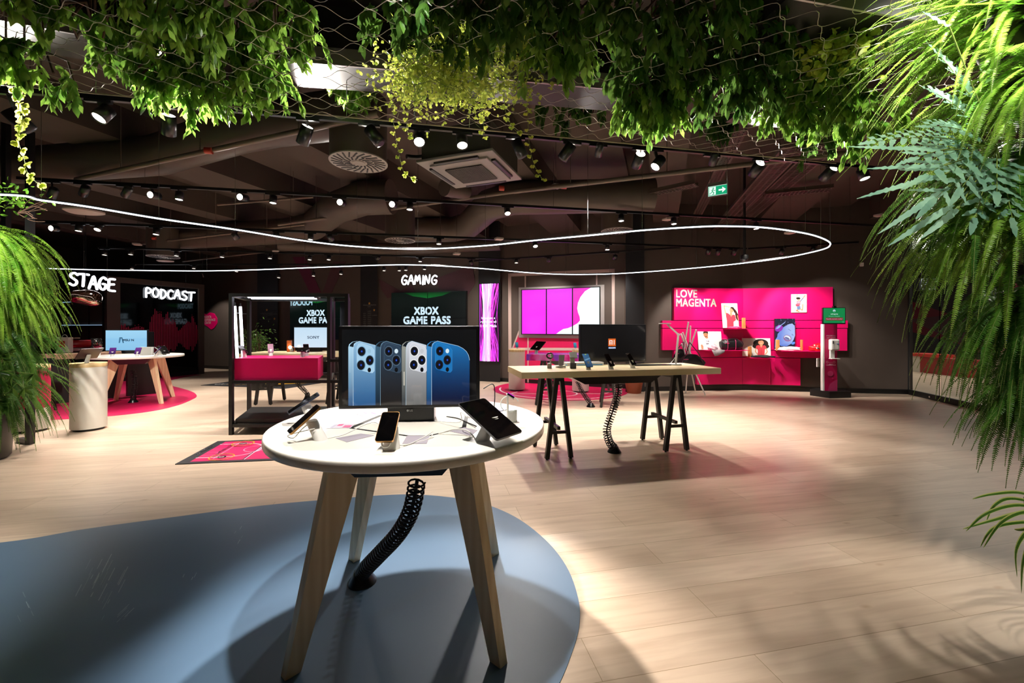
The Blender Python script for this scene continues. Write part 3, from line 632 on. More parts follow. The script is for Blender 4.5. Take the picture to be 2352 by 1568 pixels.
# watch stand
t = thing('watch_stand', (.0, 2.14, z), 'white smart watch stand with round base on the right of the front table', 'watch stand')
m = MB(); m.lathe([(.026, z), (.026, z+.058), (.022, z+.062), (.0001, z+.062)], (0.0, 2.15, 0), 24, cap=False); m.build('base', M_WPLA, t)
m = MB(); m.cyl((-.022, 2.12, z), (-.022, 2.12, 1.075), .0055, 10); m.build('stem', M_WPLA, t)
m = MB(); m.box((-.006, 2.12, 1.078), (.04, .036, .01), M=Matrix.Rotation(.55, 3, 'Y'), bev=.003); m.build('watch_case', M_GLOSSBLK, t)
m = MB(); m.box((-.009, 2.12, 1.073), (.044, .03, .006), M=Matrix.Rotation(.55, 3, 'Y')); m.build('cradle', M_WPLA, t)
m = MB(); m.tube([(-.012+.045*math.cos(a), 2.12+.004*math.sin(3*a), 1.035+.04*math.sin(a)) for a in np.linspace(.3, 2*PI-.9, 24)], .0025, 6); m.build('strap', mat('clear_strap', 'dfe8e4', .2, noise=.02), t)
# price cards and leaflets
def card(px4, col, label, z=.94, art=None, group='printed cards lying on the tables', name='info_card', th=.0012):
    c = [PZ(x, y, z+.0003) for x, y in px4]; m = MB(); t = thing(name, (c[0]+c[1]+c[2]+c[3])/4, label, 'card', group)
    m.hexa(c, [p+Vector((0, 0, th)) for p in c]); m.build('sheet', mat(*col), t)
    if art: a = Art(c[0]+Vector((0, 0, th+.0002)), c[1]-c[0], c[3]-c[0], n=Vector((0, 0, 1)), step=.0001); art(a); a.build('print', M_PRINT, t)
    return t
GC = ('lilac_grey_card', 'a7a0ac', .5, 0, None, 1, .02)
card([(796.5, 1015.5), (859, 1000), (828, 995.5), (771, 1006.5)], GC, 'grey card left of the upright phone on the front table')
card([(924, 1019), (980, 1019), (987, 1000.5), (935, 1000.5)], GC, 'grey card right of the upright phone on the front table')
card([(1081, 1001), (1097, 988), (1062, 980.5), (1029, 989.5)], GC, 'grey card beside the tablet post on the front table')
def leaf_art(a):
    a.rect(0, 0, 1, 1, 'c9c4d2'); a.rect(.45, .5, .62, .9, 'd05a88'); a.rect(.7, .1, .96, .6, 'd8608c'); a.rect(.02, .05, .07, .95, '8a90b8')
    for i in range(6): a.rect(.1, .12+i*.13, .4, .17+i*.13, 'a9aec6', layer=(i == 0))
card([(734, 984.5), (805, 983), (818, 971), (750, 974)], ('white_leaflet', 'e8e4ec', .4, 0, None, 1, .02), 'white leaflet with pink blocks at the left of the front table', art=leaf_art)
card([(841, 957.5), (873, 951), (852, 945), (814, 950)], ('white_leaflet', 'e8e4ec', .4, 0, None, 1, .02), 'white leaflet with pink print behind the television foot', art=leaf_art)
card([(1018, 949), (1062, 952), (1066, 945), (1035, 941)], GC, 'grey card under the right side of the television')
card([(1150, 945), (1165, 941), (1143, 934), (1128, 937)], ('slate_card', '6a6c84', .4, 0, None, 1, .02), 'slate blue card behind the tablet at the right of the front table', th=.004)
# cables
cable([(-.84, 1.79, .99), (-.935, 1.76, .97), (-.93, 1.79, .95), (-.90, 1.8, .985), (-.885, 1.82, 1.0)], 'short white cable looped under the left phone')
cable([(-.79, 1.80, .945), (-.73, 1.83, .955), (-.66, 1.88, .985), (-.615, 1.90, .99), (-.575, 1.86, .97), (-.565, 1.83, .942)], 'white charging cable arching over the grey card, left of the upright phone')
cable([(-.45, 1.68, .95), (-.42, 1.72, .943), (-.37, 1.80, .955), (-.345, 1.84, .965), (-.36, 1.80, .943), (-.44, 1.70, .943)], 'thin white cable curling behind the upright phone')
cable([(-.505, 1.63, .975), (-.50, 1.625, .96), (-.48, 1.63, .96), (-.475, 1.655, .985)], 'short white plug lead under the upright phone', .004)
cable([(-.16, 1.81, .944), (-.2, 1.86, .965), (-.26, 1.88, .965), (-.33, 1.89, .943)], 'white cable bending towards the tablet post', .003)
cable([(-.15, 1.84, 1.02), (-.2, 1.88, 1.02), (-.235, 1.93, 1.03), (-.25, 2.0, .97), (-.4, 2.15, .943)], 'white lead running from the tablet back to the television foot', .002)
cable([(-.15, 2.2, 1.1), (-.1, 2.22, 1.12), (-.09, 2.2, 1.05), (-.1, 2.15, .945)], 'black lead arching beside the right edge of the front television', .003, M_BLACK, name='power_cable', group='black leads behind the televisions')
cable([(-.35, 2.25, .944), (-.28, 2.2, .944), (-.22, 2.1, .944), (-.17, 2.0, .95)], 'black lead under the right side of the television', .003, M_BLACK, name='power_cable', group='black leads behind the televisions')

# ---------------------------------------------------------------- televisions
def tv(bl, br, h, label, art, name='television', bez=.012, th=.045, group=None, foot=None, logo=None, m_screen=None, cat='television', chin=None, smat=None):
    bl, br = Vector(bl), Vector(br); x = (br-bl).normalized(); w = (br-bl).length; up = Vector((0, 0, 1)); n = x.cross(up); chin = chin or bez
    t = thing(name, (bl+br)/2, label, cat, group)
    R = Matrix((x, -n, up)).transposed(); m = MB(); m.box((bl+br)/2+up*h/2-n*th/2, (w, th, h), M=R, bev=min(.006, th*.3)); m.build('frame', M_BLKPLA, t)
    a = Art(bl+x*bez+up*chin+n*.0008, x*(w-2*bez), up*(h-bez-chin), n=n, step=.0002); art(a); a.build('screen', smat or M_SCREEN, t)
    if foot:
        fw, fd, fz, off = foot; c = (bl+br)/2; m = MB(); zb = fz; m.box(Vector((c.x, c.y, 0))+x*off+Vector((0, 0, (zb+bl.z+.12)/2))-n*(th+fd/2-.02), (fw, fd, bl.z+.12-zb), M=R, bev=.004); m.build('foot', M_BLKPLA, t)
    if logo: logo(t, bl, x, up, n, w)
    return t
def phones_art(a):
    a.rect(0, 0, 1, 1, '020304', '040708')
    X0, X1, Y0, Y1 = 785.5, 1094.5, 756.5, 930.5
    q = lambda zx, zy: ((580+zx/3.36-X0)/(X1-X0), (Y1-(730+zy/3.36))/(Y1-Y0))
    def back(x0, x1, top0, top1, c_t, c_b, round_r=False):
        pts = [q(x0, 677)]+[q(x0, 250), q(x0+4, 215), q(x0+18, 192), q(x0+45, 179)]
        if round_r: pts += [q(x1-90, 218), q(x1-52, 238), q(x1-25, 262), q(x1-8, 292), q(x1, 330), q(x1, 677)]
        else: pts += [q(x1, top1), q(x1, 677)]
        lc = lambda t: '%02x%02x%02x' % tuple(int(int(c_b[i:i+2], 16)*(1-t)+int(c_t[i:i+2], 16)*t) for i in (0, 2, 4))
        vs_ = .6; topp = [p for p in pts if p[1] >= vs_]; ul, ur = q(x0, 0)[0], q(x1, 0)[0]; ctop = [lc(max(0, min(1, p[1]/.9))) for p in topp]
        a.poly([(ul, vs_)]+topp+[(ur, vs_)], c_t, [lc(vs_/.9)]+ctop+[lc(vs_/.9)]); bot = q(x0, 677)[1]
        for i in range(12): va, vb = bot+(vs_-bot)*i/12, bot+(vs_-bot)*(i+1)/12; a.rect(ul, va, ur, vb, lc(va/.9), lc(vb/.9), layer=False)
        return lc
    def side(x0, x1, c_t, c_b):
        a.poly([q(x0, 677), q(x0, 225), q(x0+6, 203), q(x0+30, 184), q(x0+70, 177), q(x1+32, 180), q(x1+8, 205), q(x1, 240), q(x1, 677)], c_t, [c_b]+[c_t]*7+[c_b])
        a.poly([q(x0+14, 205), q(x0+34, 186), q(x0+78, 177), q(x0+60, 186), q(x0+42, 200), q(x0+38, 225), q(x0+8, 218)], '101820')
    def lens(x, y, rx, ry, rim, dark='05060a'):
        u, v = q(x, y); k = (Y1-Y0)*3.36; kx = (X1-X0)*3.36
        a.ell(u, v, rx*1.1/kx, ry*1.06/k, rim, n=32); a.ell(u-.001, v, rx*.96/kx, ry*.93/k, '10141c', n=32); a.ell(u-.002, v, rx*.7/kx, ry*.7/k, dark, n=24); a.ell(u, v, rx*.26/kx, ry*.25/k, '0a2a8a'); a.ell(u, v, rx*.1/kx, ry*.1/k, '3a7af0')
    specs = [(738, 775, 945, 'b4dcf2', '1f4f80', '9fc9e6', '2a5a8c', '7aa8c8', 0), (945, 982, 1142, '3c6078', '0c1c2c', '30465e', '1a1614', '5a7288', 1), (1147, 1180, 1337, '9a9c94', '30363c', 'dce0ea', '6a6a68', 'f4f4f0', 0), (1340, 1378, 1675, '3a8ac8', '0a3868', '1a7cc4', '020c2c', '1a6ab0', 1)]
    for i, (s0, b0, b1, st, sb, ct, cb, rim, dk) in enumerate(specs):
        side(s0, b0, st, sb); back(b0, b1, 0, 212, ct, cb, i == 3)
        a.line([q(b0, 677), q(b0, 250), q(b0+4, 215), q(b0+18, 192), q(b0+45, 179)]+([q(b1, 212)] if i < 3 else [q(b1-90, 218), q(b1-52, 238), q(b1-25, 262), q(b1-8, 292), q(b1, 330)]), .004, 'c8e4f4' if i != 1 else '8ab0c8')
        # camera plate
        px = b0+28; pts = [q(px, 225), q(px+12, 200), q(px+35, 195), q(px+110, 222), q(px+132, 250), q(px+132, 410), q(px+118, 425), q(px+100, 424), q(px+10, 398), q(px, 380)]
        a.poly(pts, ct, [('a8cfe8', '2c4054', 'd2d6de', '1a74b8')[i]]*len(pts))
        a.line(pts, .003, ('c4e0f2', '4a6276', 'f4f4f8', '3a90cc')[i], closed=True)
        ox = b0-775
        lens(840+ox, 258, 30, 38, rim); lens(902+ox+(-4 if i else 0), 328, 30, 40, rim); lens(836+ox, 364, 31, 40, rim)
        u, v = q(901+ox-3, 257); k = (Y1-Y0)*3.36; kx = (X1-X0)*3.36; a.ell(u, v, 14/kx, 18/k, 'd8ecf4' if i in (1, 3) else ('9cc4dc', '', 'c4c8ce', '')[i]); 
        u, v = q(898+ox, 402); a.ell(u, v, 13/kx, 18/k, '06080c')
    for xs in (758,): a.line([q(xs, 420), q(xs, 535)], .006, '5a9cc4')
    a.line([q(1167, 418), q(1167, 520)], .012, 'd8d4c4')
def logo_main(t, bl, x, up, n, w):
    c = bl+x*(w*.5)+up*(-.002)+n*.002; a = Art(c-x*.05-up*.02, x*.1, up*.02, n=n, step=.0003); a.poly([(0, 1), (.35, .35), (.5, .0), (.65, .35), (1, 1)], '0a0a0a'); a.circ(.38, .5, .28, 'b8b8b8'); a.text('LG', .48, .28, .45, 'c0c0c0', bold=0.048); a.build('logo', M_PRINT, t)
tv((-.868, 2.10, 1.011), (-.166, 2.168, 1.011), .417, 'large television showing four phone backs in blue, graphite, silver and navy', phones_art, foot=(.236, .11, .94, 0), logo=logo_main, bez=.018, chin=.02, group='televisions standing on tables', smat=vcol_mat('phones_screen_picture', 1.0, .08, .5))
for s in (.03, .95): pass
# the orange-logo television on the long wood table
def mi_art(a):
    a.rect(0, 0, 1, 1, '020202'); a.rect(.415, .42, .53, .63, 'e06420'); 
    a.line([(.435, .47), (.435, .575), (.475, .575), (.475, .47)], .022, 'f6ece0'); a.line([(.455, .47), (.455, .54)], .018, 'f6ece0'); a.line([(.505, .47), (.505, .585)], .022, 'f6ece0')
    a.rect(.415, .355, .53, .395, '2a6ac0'); a.text('XIAOMI', .42, .357, .034, 'f0f6ff', w=.105, bold=0.072)
yl, yr = 5.45, 5.62
bl = P(1333, 833, yl); br = P(1484, 831, yr); br.z = bl.z
tv(bl, br, .50, 'black television with small orange logo on the long pale wood table', mi_art, foot=(.26, .12, .95, -.03), group='televisions standing on tables', th=.07)
def sony_art(a):
    a.rect(0, 0, 1, 1, 'cfe2f2', 'c2dcf0'); S = lambda ch, u, w: None
    a.text('SONY', .345, .44, .13, '1c2c4a', w=.31, bold=0.029)
    for u in (.445, .49, .53, .60): pass
    for u0, u1 in ((.51, .535), (.555, .58), (.592, .616), (.635, .66)): a.rect(u0-.012, .555 if u0 > .5 else .44, u1-.005, .57, '1c2c4a', layer=False)
    for u0, u1 in ((.498, .524), (.612, .64)): a.rect(u0, .44, u1, .452, '1c2c4a', layer=False)
bl = P(674.5, 799, 8.25); br = P(765, 799, 8.25)
tv(bl, br, .415, 'white screen television on the wood table behind the steel frame', sony_art, foot=(.25, .1, .95, 0), group='televisions standing on tables', smat=vcol_mat('bright_screen_picture', 1.05, .2))
def sam_art(a):
    a.rect(0, 0, 1, 1, '86bfe4', '9cd0ee'); a.rect(0, .35, 1, .6, '8cc4e8')
    a.poly([(.31, .37), (.345, .37), (.37, .6), (.35, .65), (.33, .65)], '4a7a9c'); a.poly([(.33, .65), (.4, .65), (.44, .37), (.41, .37), (.385, .6), (.35, .61)], '2a5876')
    a.text('MSU N', .42, .46, .1, '1a2c44', w=.26, bold=0.072)
bl = P(241, 806, 8.3); br = P(339, 806, 8.45); br.z = bl.z
tv(bl, br, .42, 'television with a light blue screen on the round table by the podcast booth', sam_art, foot=(.25, .1, .90, .02), group='televisions standing on tables', smat=MATS['bright_screen_picture'])
m = MB(); c = P(343, 785, 8.7); m.box(c, (.12, .1, .42), bev=.004); simple(m, 'speaker_box', M_BLKPLA, 'narrow black speaker box right of the light blue television', 'speaker')

# ---------------------------------------------------------------- devices on the long wood table
def desk_phone(base, label, lean=(.35, -.5, .62), ph=(.072, .15), hgt=.085, art=None, col=None, group='phones on white posts along the tables', screen=None, postcol=None):
    base = Vector(base); n = Vector(lean).normalized(); top = base+Vector((-n.x*.03, -n.y*.03, hgt)); r = Vector((0, 0, 1)).cross(n).normalized(); up = n.cross(r)
    post(base, top, 'slanted post under the '+label if len(label.split()) < 13 else 'post of the '+label, .028, .022)
    return slab('display_phone', top+n*.012+up*.015, r, up, ph[0], ph[1], .009, .009, col, screen, label=label, group=group, art=art, cat='phone')
def blueart(a): a.rect(0, 0, 1, 1, '1c3a58', '2f5f88'); a.poly([(0, .45), (1, .6), (1, .7), (0, .55)], '5a88a8'); a.rect(.4, .93, .65, .98, 'b0d040')
B = lambda x, y: PZ(x, y, .95)
t = thing('smart_watch_stand', B(1261, 846), 'black smart watch on a white block stand, left on the wood table', 'watch stand'); b = B(1262, 845.5)
m = MB(); m.box(b+Vector((0, 0, .03)), (.05, .05, .06), bev=.006); m.build('block', M_WPLA, t)
m = MB(); m.cyl(b+Vector((.012, 0, .06)), b+Vector((.012, 0, .13)), .008, 10); m.build('stem', M_WPLA, t)
m = MB(); c = b+Vector((.008, -.01, .145)); m.tube([c+Vector((.034*math.cos(s)-.005, 0, .03*math.sin(s))) for s in np.linspace(0, 2*PI, 20)[:-1]], .009, 8, closed=True); m.build('strap', M_BLACK, t)
m = MB(); m.cyl(c+Vector((.012, -.02, 0)), c+Vector((.018, -.03, .004)), .02, 16); m.build('watch_case', M_WPLA, t)
t = thing('clear_phone_holder', B(1288, 845), 'clear plastic phone holder with coiled white lead on the wood table', 'device stand'); b = B(1288, 845)
m = MB(); m.hexa([b+Vector((-.03, -.02, .03)), b+Vector((.03, -.02, .03)), b+Vector((.03, -.015, .03)), b+Vector((-.03, -.015, .03))], [b+Vector((-.015, .04, .15)), b+Vector((.05, .04, .15)), b+Vector((.05, .05, .15)), b+Vector((-.015, .05, .15))]); m.build('plate', mat('frosted_plastic', 'ded4e6', .25, noise=.03), t)
m = MB(); m.box(b+Vector((0, .03, .05)), (.03, .03, .1), M=Matrix.Rotation(-.3, 3, 'X'), bev=.004); m.build('upright', M_WPLA, t)
m = MB(); m.tube([b+Vector((.055*math.cos(s), .03*math.sin(s), .006+.003*s/3)) for s in np.linspace(0, 6*PI, 50)], .005, 6); m.build('coiled_lead', M_CABLEW, t)
t = thing('card_terminal', B(1316, 846), 'grey and white card terminal leaning on its dock on the wood table', 'card terminal'); b = B(1316, 846)
m = MB(); m.box(b+Vector((0, 0, .032)), (.068, .06, .064), bev=.005); m.build('dock', mat('slate_plastic', '4c4e58', .4, noise=.03), t)
m = MB(); m.box(b+Vector((-.005, .02, .10)), (.055, .02, .09), M=Matrix.Rotation(-.5, 3, 'X'), bev=.005); m.build('reader', M_WPLA, t)
m = MB(); m.box(b+Vector((.01, .05, .15)), (.09, .012, .1), M=Matrix.Rotation(-.9, 3, 'X'), bev=.003); m.build('cover', mat('grey_plastic', '8f8d86', .4, noise=.03), t)
desk_phone(B(1352, 849), 'phone with a blue screen on the long wood table', lean=(.3, -.75, .6), ph=(.085, .175), art=blueart)
desk_phone(B(1404, 848), 'black phone in the middle of the long wood table', lean=(.55, -.6, .55), ph=(.09, .16))
desk_phone(B(1454, 845), 'black phone on the right of the long wood table', lean=(.55, -.6, .55), ph=(.09, .16))
m = MB(); b = B(1360, 841); m.box(b+Vector((-.08, .16, .02)), (.48, .16, .04), rz=.2, bev=.004); t = simple(m, 'flat_carton', M_WPLA, 'flat white carton with blue edge behind the blue screen phone', 'box')
m = MB(); m.bar(b+Vector((-.32, .035, .012)), b+Vector((.15, .12, .012)), .004, .012); m.build('blue_edge', mat('sky_blue_print', '5fa8e0', .4, noise=.02), t)
m = MB(); b = B(1470, 840); m.box(b+Vector((.15, .08, .006)), (.5, .14, .01), rz=.2, bev=.003); simple(m, 'closed_laptop', M_BLKPLA, 'thin black laptop lying behind the right phone on the wood table', 'laptop')
# desk lamp
b = B(1551, 838); t = thing('desk_lamp', b, 'white folding desk lamp at the right end of the long wood table', 'lamp')
m = MB(); m.lathe([(.075, 0), (.077, .01), (.07, .018), (.0001, .018)], b, 32, cap=False); m.build('base', M_WPLA, t)
e = P(1558, 768, b.y+.02); hh = P(1533, 745, b.y-.03); m = MB(); m.bar(b+Vector((.005, 0, .015)), e, .022, .012, up=(0, 1, 0)); m.build('lower_arm', M_WPLA, t)
m = MB(); m.cyl(e+Vector((0, -.014, 0)), e+Vector((0, .014, 0)), .017, 16); m.build('joint', M_WPLA, t)
m = MB(); m.bar(e, hh, .02, .012, up=(0, 1, 0)); m.build('upper_arm', M_WPLA, t)
m = MB(); m.lathe([(.07, 0), (.075, .005), (.07, .012), (.0001, .012)], P(1527, 744, b.y-.05), 28, cap=False); m.build('head', M_WPLA, t)
cable([b+Vector((-.06, .02, .004)), b+Vector((-.03, .05, .03)), b+Vector((0, .06, .06)), b+Vector((0, .02, .09))], 'thin white lead behind the desk lamp foot', .003)

# ---------------------------------------------------------------- devices elsewhere
def tablet_on(base, label, lean, ph=(.25, .17), hgt=.1, postr=.024, art=None, col=None, cat='tablet', group='tablets on the display stands'):
    base = Vector(base); n = Vector(lean).normalized(); top = base+Vector((n.x*-.05, n.y*-.05, hgt)); r = Vector((0, 0, 1)).cross(n).normalized(); up = n.cross(r)
    post(base, top, 'post carrying the '+label, postr); return slab('display_tablet', top+n*.012+up*.02, r, up, ph[0], ph[1], .008, .01, col, None, label=label, cat=cat, group=group, art=art)
dloc = Vector(D1.location)+Vector((.02, -.05, .93)); tablet_on(dloc, 'tablet seen from behind on the drum beside the left fern', (-.75, .15, .62), (.26, .18), .11, .026, col=mat('dark_plum_tablet', '3a1c28', .35, noise=.04))
d3 = Vector(D3.location)+Vector((0, 0, .93)); slab('display_phone', d3+Vector((0, 0, .10)), (1, .2, 0), (0, .4, 1), .07, .12, .008, .008, None, None, label='teal screened phone on the white stand left of the purple table', art=lambda a: a.rect(0, 0, 1, 1, '1c4a5c', '3c8a9c')); post(d3, d3+Vector((0, .02, .08)), 'small white post on the stand left of the purple table', .016)
d4 = Vector(D4.location)+Vector((-.12, 0, .93)); slab('display_phone', d4+Vector((0, 0, .10)), (1, .2, 0), (0, .4, 1), .07, .12, .008, .008, None, None, label='teal screened phone on the white stand half hidden by the black television', art=lambda a: a.rect(0, 0, 1, 1, '1c5a78', '4aa0b8')); post(d4, d4+Vector((0, .02, .08)), 'small white post on the half hidden white stand', .016)
tablet_on(PZ(1231, 812, .93), 'large dark tablet at the left end of the purple table', (-.6, -.35, .7), (.32, .22), .13, .03)
# magenta block stand inside the steel frame comes with it
z2 = 1.0105
def small_on(px, py, zt, label, lean, col=None, art=None, size=(.075, .14), hgt=.09): 
    return desk_phone(PZ(px, py, zt), label, lean, size, hgt, art, col)
PINKB = mat('pink_phone_back', 'd0708c', .35, noise=.03)
pa = lambda a: a.rect(0, 0, 1, 1, '3a1a5c', '6a2a8c')
small_on(562, 820, z2, 'black phone at the left end of the magenta block', (.1, .7, .6))
small_on(622, 816.5, z2, 'pink phone in the middle of the magenta block', (.5, -.7, .5), art=lambda a: a.rect(0, 0, 1, 1, 'c27a92', 'd090a4'))
small_on(694, 820, z2, 'black tablet shaped phone right on the magenta block', (-.1, -.4, .9), size=(.13, .12))
small_on(704, 817, z2, 'pink edged phone behind the black one on the magenta block', (.5, -.7, .5), PINKB)
small_on(737, 806, .95, 'purple screened phone on the wood table behind the steel frame', (.2, -.8, .5), art=pa)
# round table on the magenta patch: phones, box, tablet
for (px, py, lb, ln, ar, sz) in [(226, 817, 'silver phone at the left edge of the far round table', (-.6, .2, .7), None, (.08, .16)), (258, 818, 'purple screened phone in front of the light blue television', (.4, -.6, .6), pa, (.09, .14)),
        (315, 818, 'violet screened phone in the middle of the far round table', (.25, -.8, .5), lambda a: a.rect(0, 0, 1, 1, '4a2266', '7a3a9a'), (.09, .13)), (358, 817, 'phone with a violet screen on the right of the far round table', (-.5, -.5, .6), pa, (.09, .15)),
        (378, 815, 'dark tablet like phone at the right edge of the far round table', (.6, -.2, .6), None, (.14, .2)), (368, 814, 'white backed phone on the right of the far round table', (.3, .5, .6), None, (.08, .15))]:
    desk_phone(PZ(px, py, .901), lb, ln, sz, .08, ar)
b = PZ(337, 815, .901); m = MB(); m.box(b+Vector((0, 0, .075)), (.2, .07, .15), rz=.1, bev=.003); t = simple(m, 'product_carton', M_WPLA, 'white product carton with a dark picture on the far round table', 'box')
a = Art(b+Vector((-.07, -.038, .02)), (.13, .012, 0), (0, 0, .09)); a.rect(0, 0, .6, 1, '2a2630'); a.rect(.08, .15, .5, .85, 'b06a70'); a.circ(.8, .35, .3, '30303a'); a.build('print', M_PRINT, t)

# ================================================================ WALL DISPLAYS, BOOTH, SIGNS
M_SCR2 = vcol_mat('video_wall_picture', 1.0, .16, .22)
def wall_rect(px0, py0, px1, py1, A, B, off=.03):                  # bottom-left, bottom-right, top-left on a wall
    bl = PW(px0, py1, A, B, off); br = PW(px1, py1, A, B, off); tl = PW(px0, py0, A, B, off); br.z = bl.z; return bl, br, tl
def panel(m, bl, br, tl, th):
    x = (br-bl); up = tl-bl; n = x.cross(up).normalized(); b = [bl, br, br+up, tl]; return m.hexa([p-n*th for p in b], b)
# video wall with the game pass words, seen twice
XB = 'd6efff'
def xbox_art(mir=None):
    def f(a):
        a.rect(0, 0, 1, 1, '020408', '03100a'); a.poly([(.18, 1), (.82, 1), (.7, .93), (.5, .885), (.3, .93)], '0a4a1c', ['04280e', '04280e', '0a5a22', '0c6a28', '0a5a22'])
        a.text('XBOX', .318, .575, .14, XB, w=.325, bold=0.072); a.text('GAME PASS', .172, .395, .14, XB, w=.63, bold=0.072)
        if mir: a.text('PODCAST', .0, .84, .13, 'a8d0e0', w=.42, bold=0.072, mirror=True)  # reflection of the PODCAST sign, drawn into the screen picture
    return f
def videowall(bl, br, tl, art, label, nx=2, ny=2, gap=.006, name='video_wall'):
    x = br-bl; up = tl-bl; n = x.cross(up).normalized(); t = thing(name, (bl+br)/2, label, 'video wall', None)
    m = MB(); panel(m, bl-n*.012-x.normalized()*.012-up.normalized()*.012, br-n*.012+x.normalized()*.012-up.normalized()*.012, tl-n*.012-x.normalized()*.012+up.normalized()*.012, .09); m.build('housing', M_BLKPLA, t)
    a = Art(bl, x, up, n=n, step=.0006); art(a); a.build('screen', M_SCR2, t)
    m = MB(); f = bl+n*.004*(1+a.k*.15)
    for i in range(1, nx): p = f+x*i/nx; m.bar(p, p+up, .014, .004, up=n)
    for i in range(1, ny): p = f+up*i/ny; m.bar(p, p+x, .012, .004, up=n)
    m.build('panel_seams', M_BLKPLA, t); return t
bl, br, tl = wall_rect(899, 673, 1070, 790, *WG, off=.14); 
videowall(bl, br, tl, xbox_art(), 'black video wall with two lines of white capitals under the gaming sign')
bl, br, tl = wall_rect(666, 687, 792, 778, *WV, off=.14); 
videowall(bl, br, tl, xbox_art(True), 'black video wall with two lines of white capitals behind the white television')
# tall screen with magenta light strands
a0 = PW(1102, 828, PL[5], PL[6], .17); b0 = PW(1145, 828, PL[5], PL[6], .17); tl = PW(1102, 653, PL[5], PL[6], .17); b0.z = a0.z
def strands(a):
    rng = random.Random(5); a.rect(0, 0, 1, 1, '1c0420')
    for i in range(80):
        c = rng.choice(['f03ad8', 'e020c0', 'd83af0', 'f46ae8', 'c020b0']); x0 = rng.gauss(.45, .3); xm = rng.gauss(.45, .3); x1 = rng.gauss(.45, .3); ph = rng.random()*6
        pts = []
        for k in range(17):
            t = k/16; x = (x0*(1-t)**2+2*xm*t*(1-t)*1.0+x1*t*t)+.05*math.sin(ph+5*t); pts.append((min(.985, max(.015, x)), t))
        a.line(pts, rng.uniform(.004, .014), c, layer=(i % 8 == 0))
    for i in range(34):
        x0 = rng.gauss(.42, .14); xm = rng.gauss(.42, .17); x1 = rng.gauss(.42, .14); pts = [(min(.98, max(.02, x0*(1-t)**2+2*xm*t*(1-t)+x1*t*t)), t) for t in [k/12 for k in range(13)]]
        a.line(pts, rng.uniform(.005, .018), rng.choice(['fbd0ff', 'ead8ff', 'f8a8f4', 'd8b8ff', 'ffffff']), layer=(i % 8 == 0))
    a.text('Internet s', .1, .545, .028, 'f4eeff', w=.72, bold=0.048); a.text('rychlostí až', .06, .49, .034, 'f4eeff', w=.84, bold=0.048); a.text('1 000 Mb/s', .06, .44, .032, 'f4eeff', w=.84, bold=0.072)
x = b0-a0; n = x.cross(tl-a0).normalized(); t = thing('tall_screen', (a0+b0)/2, 'tall narrow screen with glowing magenta and white light strands on the dark column', 'screen')
m = MB(); panel(m, a0-n*.01-x*.03-Vector((0, 0, .03)), b0-n*.01+x*.03-Vector((0, 0, .03)), tl-n*.01-x*.03+Vector((0, 0, .03)), .09); m.build('housing', M_BLKPLA, t)
a = Art(a0, x, tl-a0, n=n, step=.0006); strands(a); a.build('screen', vcol_mat('strand_screen_picture', 1.25, .15), t)
# court mural wall with the three-panel screen
A, B = PL[4], PL[5]
def mq(px, py, off=.02): return PW(px, py, A, B, off)
def mural_poly(m, px, off, th=.004):
    ps = [mq(*p, off) for p in px]; n = Vector((A[1]-B[1], B[0]-A[0], 0)).normalized(); n = -n if n.y > 0 else n; q = [p-n*th for p in ps]; N = len(ps)
    m.add(ps+q, [tuple(range(N)), tuple(range(N, 2*N))[::-1]]+[(i, (i+1) % N, N+(i+1) % N, N+i) for i in range(N)])
t = thing('court_mural', mq(1290, 870), 'basketball court mural in beige lines and magenta on the wall around the three screens', 'mural')
m = MB(); mural_poly(m, [(1189.5, 768), (1200, 745), (1405, 745), (1409, 880), (1178, 872), (1180, 790)], .008); m.build('magenta_field', M_PV, t)
M_LINE = mat('beige_mural_line', 'b9a49c', .6, noise=.03); m = MB()
for q in ([(1167, 628), (1174, 628), (1175, 877), (1168, 877)], [(1167, 628), (1412, 617), (1412, 625), (1167, 635)], [(1405, 618), (1412, 617), (1412, 888), (1406, 888)], [(1205, 634), (1208, 634), (1208, 662), (1205, 662)], [(1369, 627), (1372, 627), (1372, 656), (1369, 656)],
          [(1211.5, 774), (1214, 774), (1214, 878), (1211.5, 878)], [(1175, 798), (1405, 799), (1405, 805.5), (1175, 804)], [(1191, 759), (1193.5, 762), (1179, 799), (1176, 799)]): mural_poly(m, q, .014)
m.build('court_lines', M_LINE, t)
m = MB(); mural_poly(m, [(1191.5, 660), (1388, 653.5), (1388, 778), (1191.5, 775)], .02); m.build('grey_surround', mat('mural_grey', '9a9591', .6, noise=.03), t)
bl, br, tl = mq(1198, 767, .11), mq(1378, 769, .11), mq(1198, 665.5, .11)
br.z = bl.z
def mag3(a):
    a.rect(0, 0, 1, 1, 'f81cf0', 'f030e8'); a.rect(.34, 0, .66, 1, 'fb2cf4', 'e83cf0'); a.rect(.66, 0, 1, 1, 'f41cc0', 'f03ac8')
    pts = [(.455, 0), (.5, .06), (.55, .115), (.61, .135), (.67, .18), (.73, .24), (.76, .3), (.755, .38), (.735, .47), (.725, .56), (.735, .68), (.765, .8), (.82, .92), (.9, 1.0), (1, 1), (1, 0)]
    a.poly(pts, 'f0fdfa')
t = thing('video_wall', (bl+br)/2, 'three portrait screens side by side showing bright magenta and a white curve', 'video wall'); x = br-bl; up = tl-bl; n = x.cross(up).normalized()
for i in range(3):
    p = bl+x*i/3; m = MB(); panel(m, p-n*.01+x*.003, p+x/3-n*.01-x*.003, p+up-n*.01+x*.003, .07); m.build('housing', M_BLKPLA, t)
a = Art(bl, x, up, n=n, step=.0006); mag3(a); a.build('screen', vcol_mat('magenta_screen_picture', 1.15, .13), t)
m = MB()
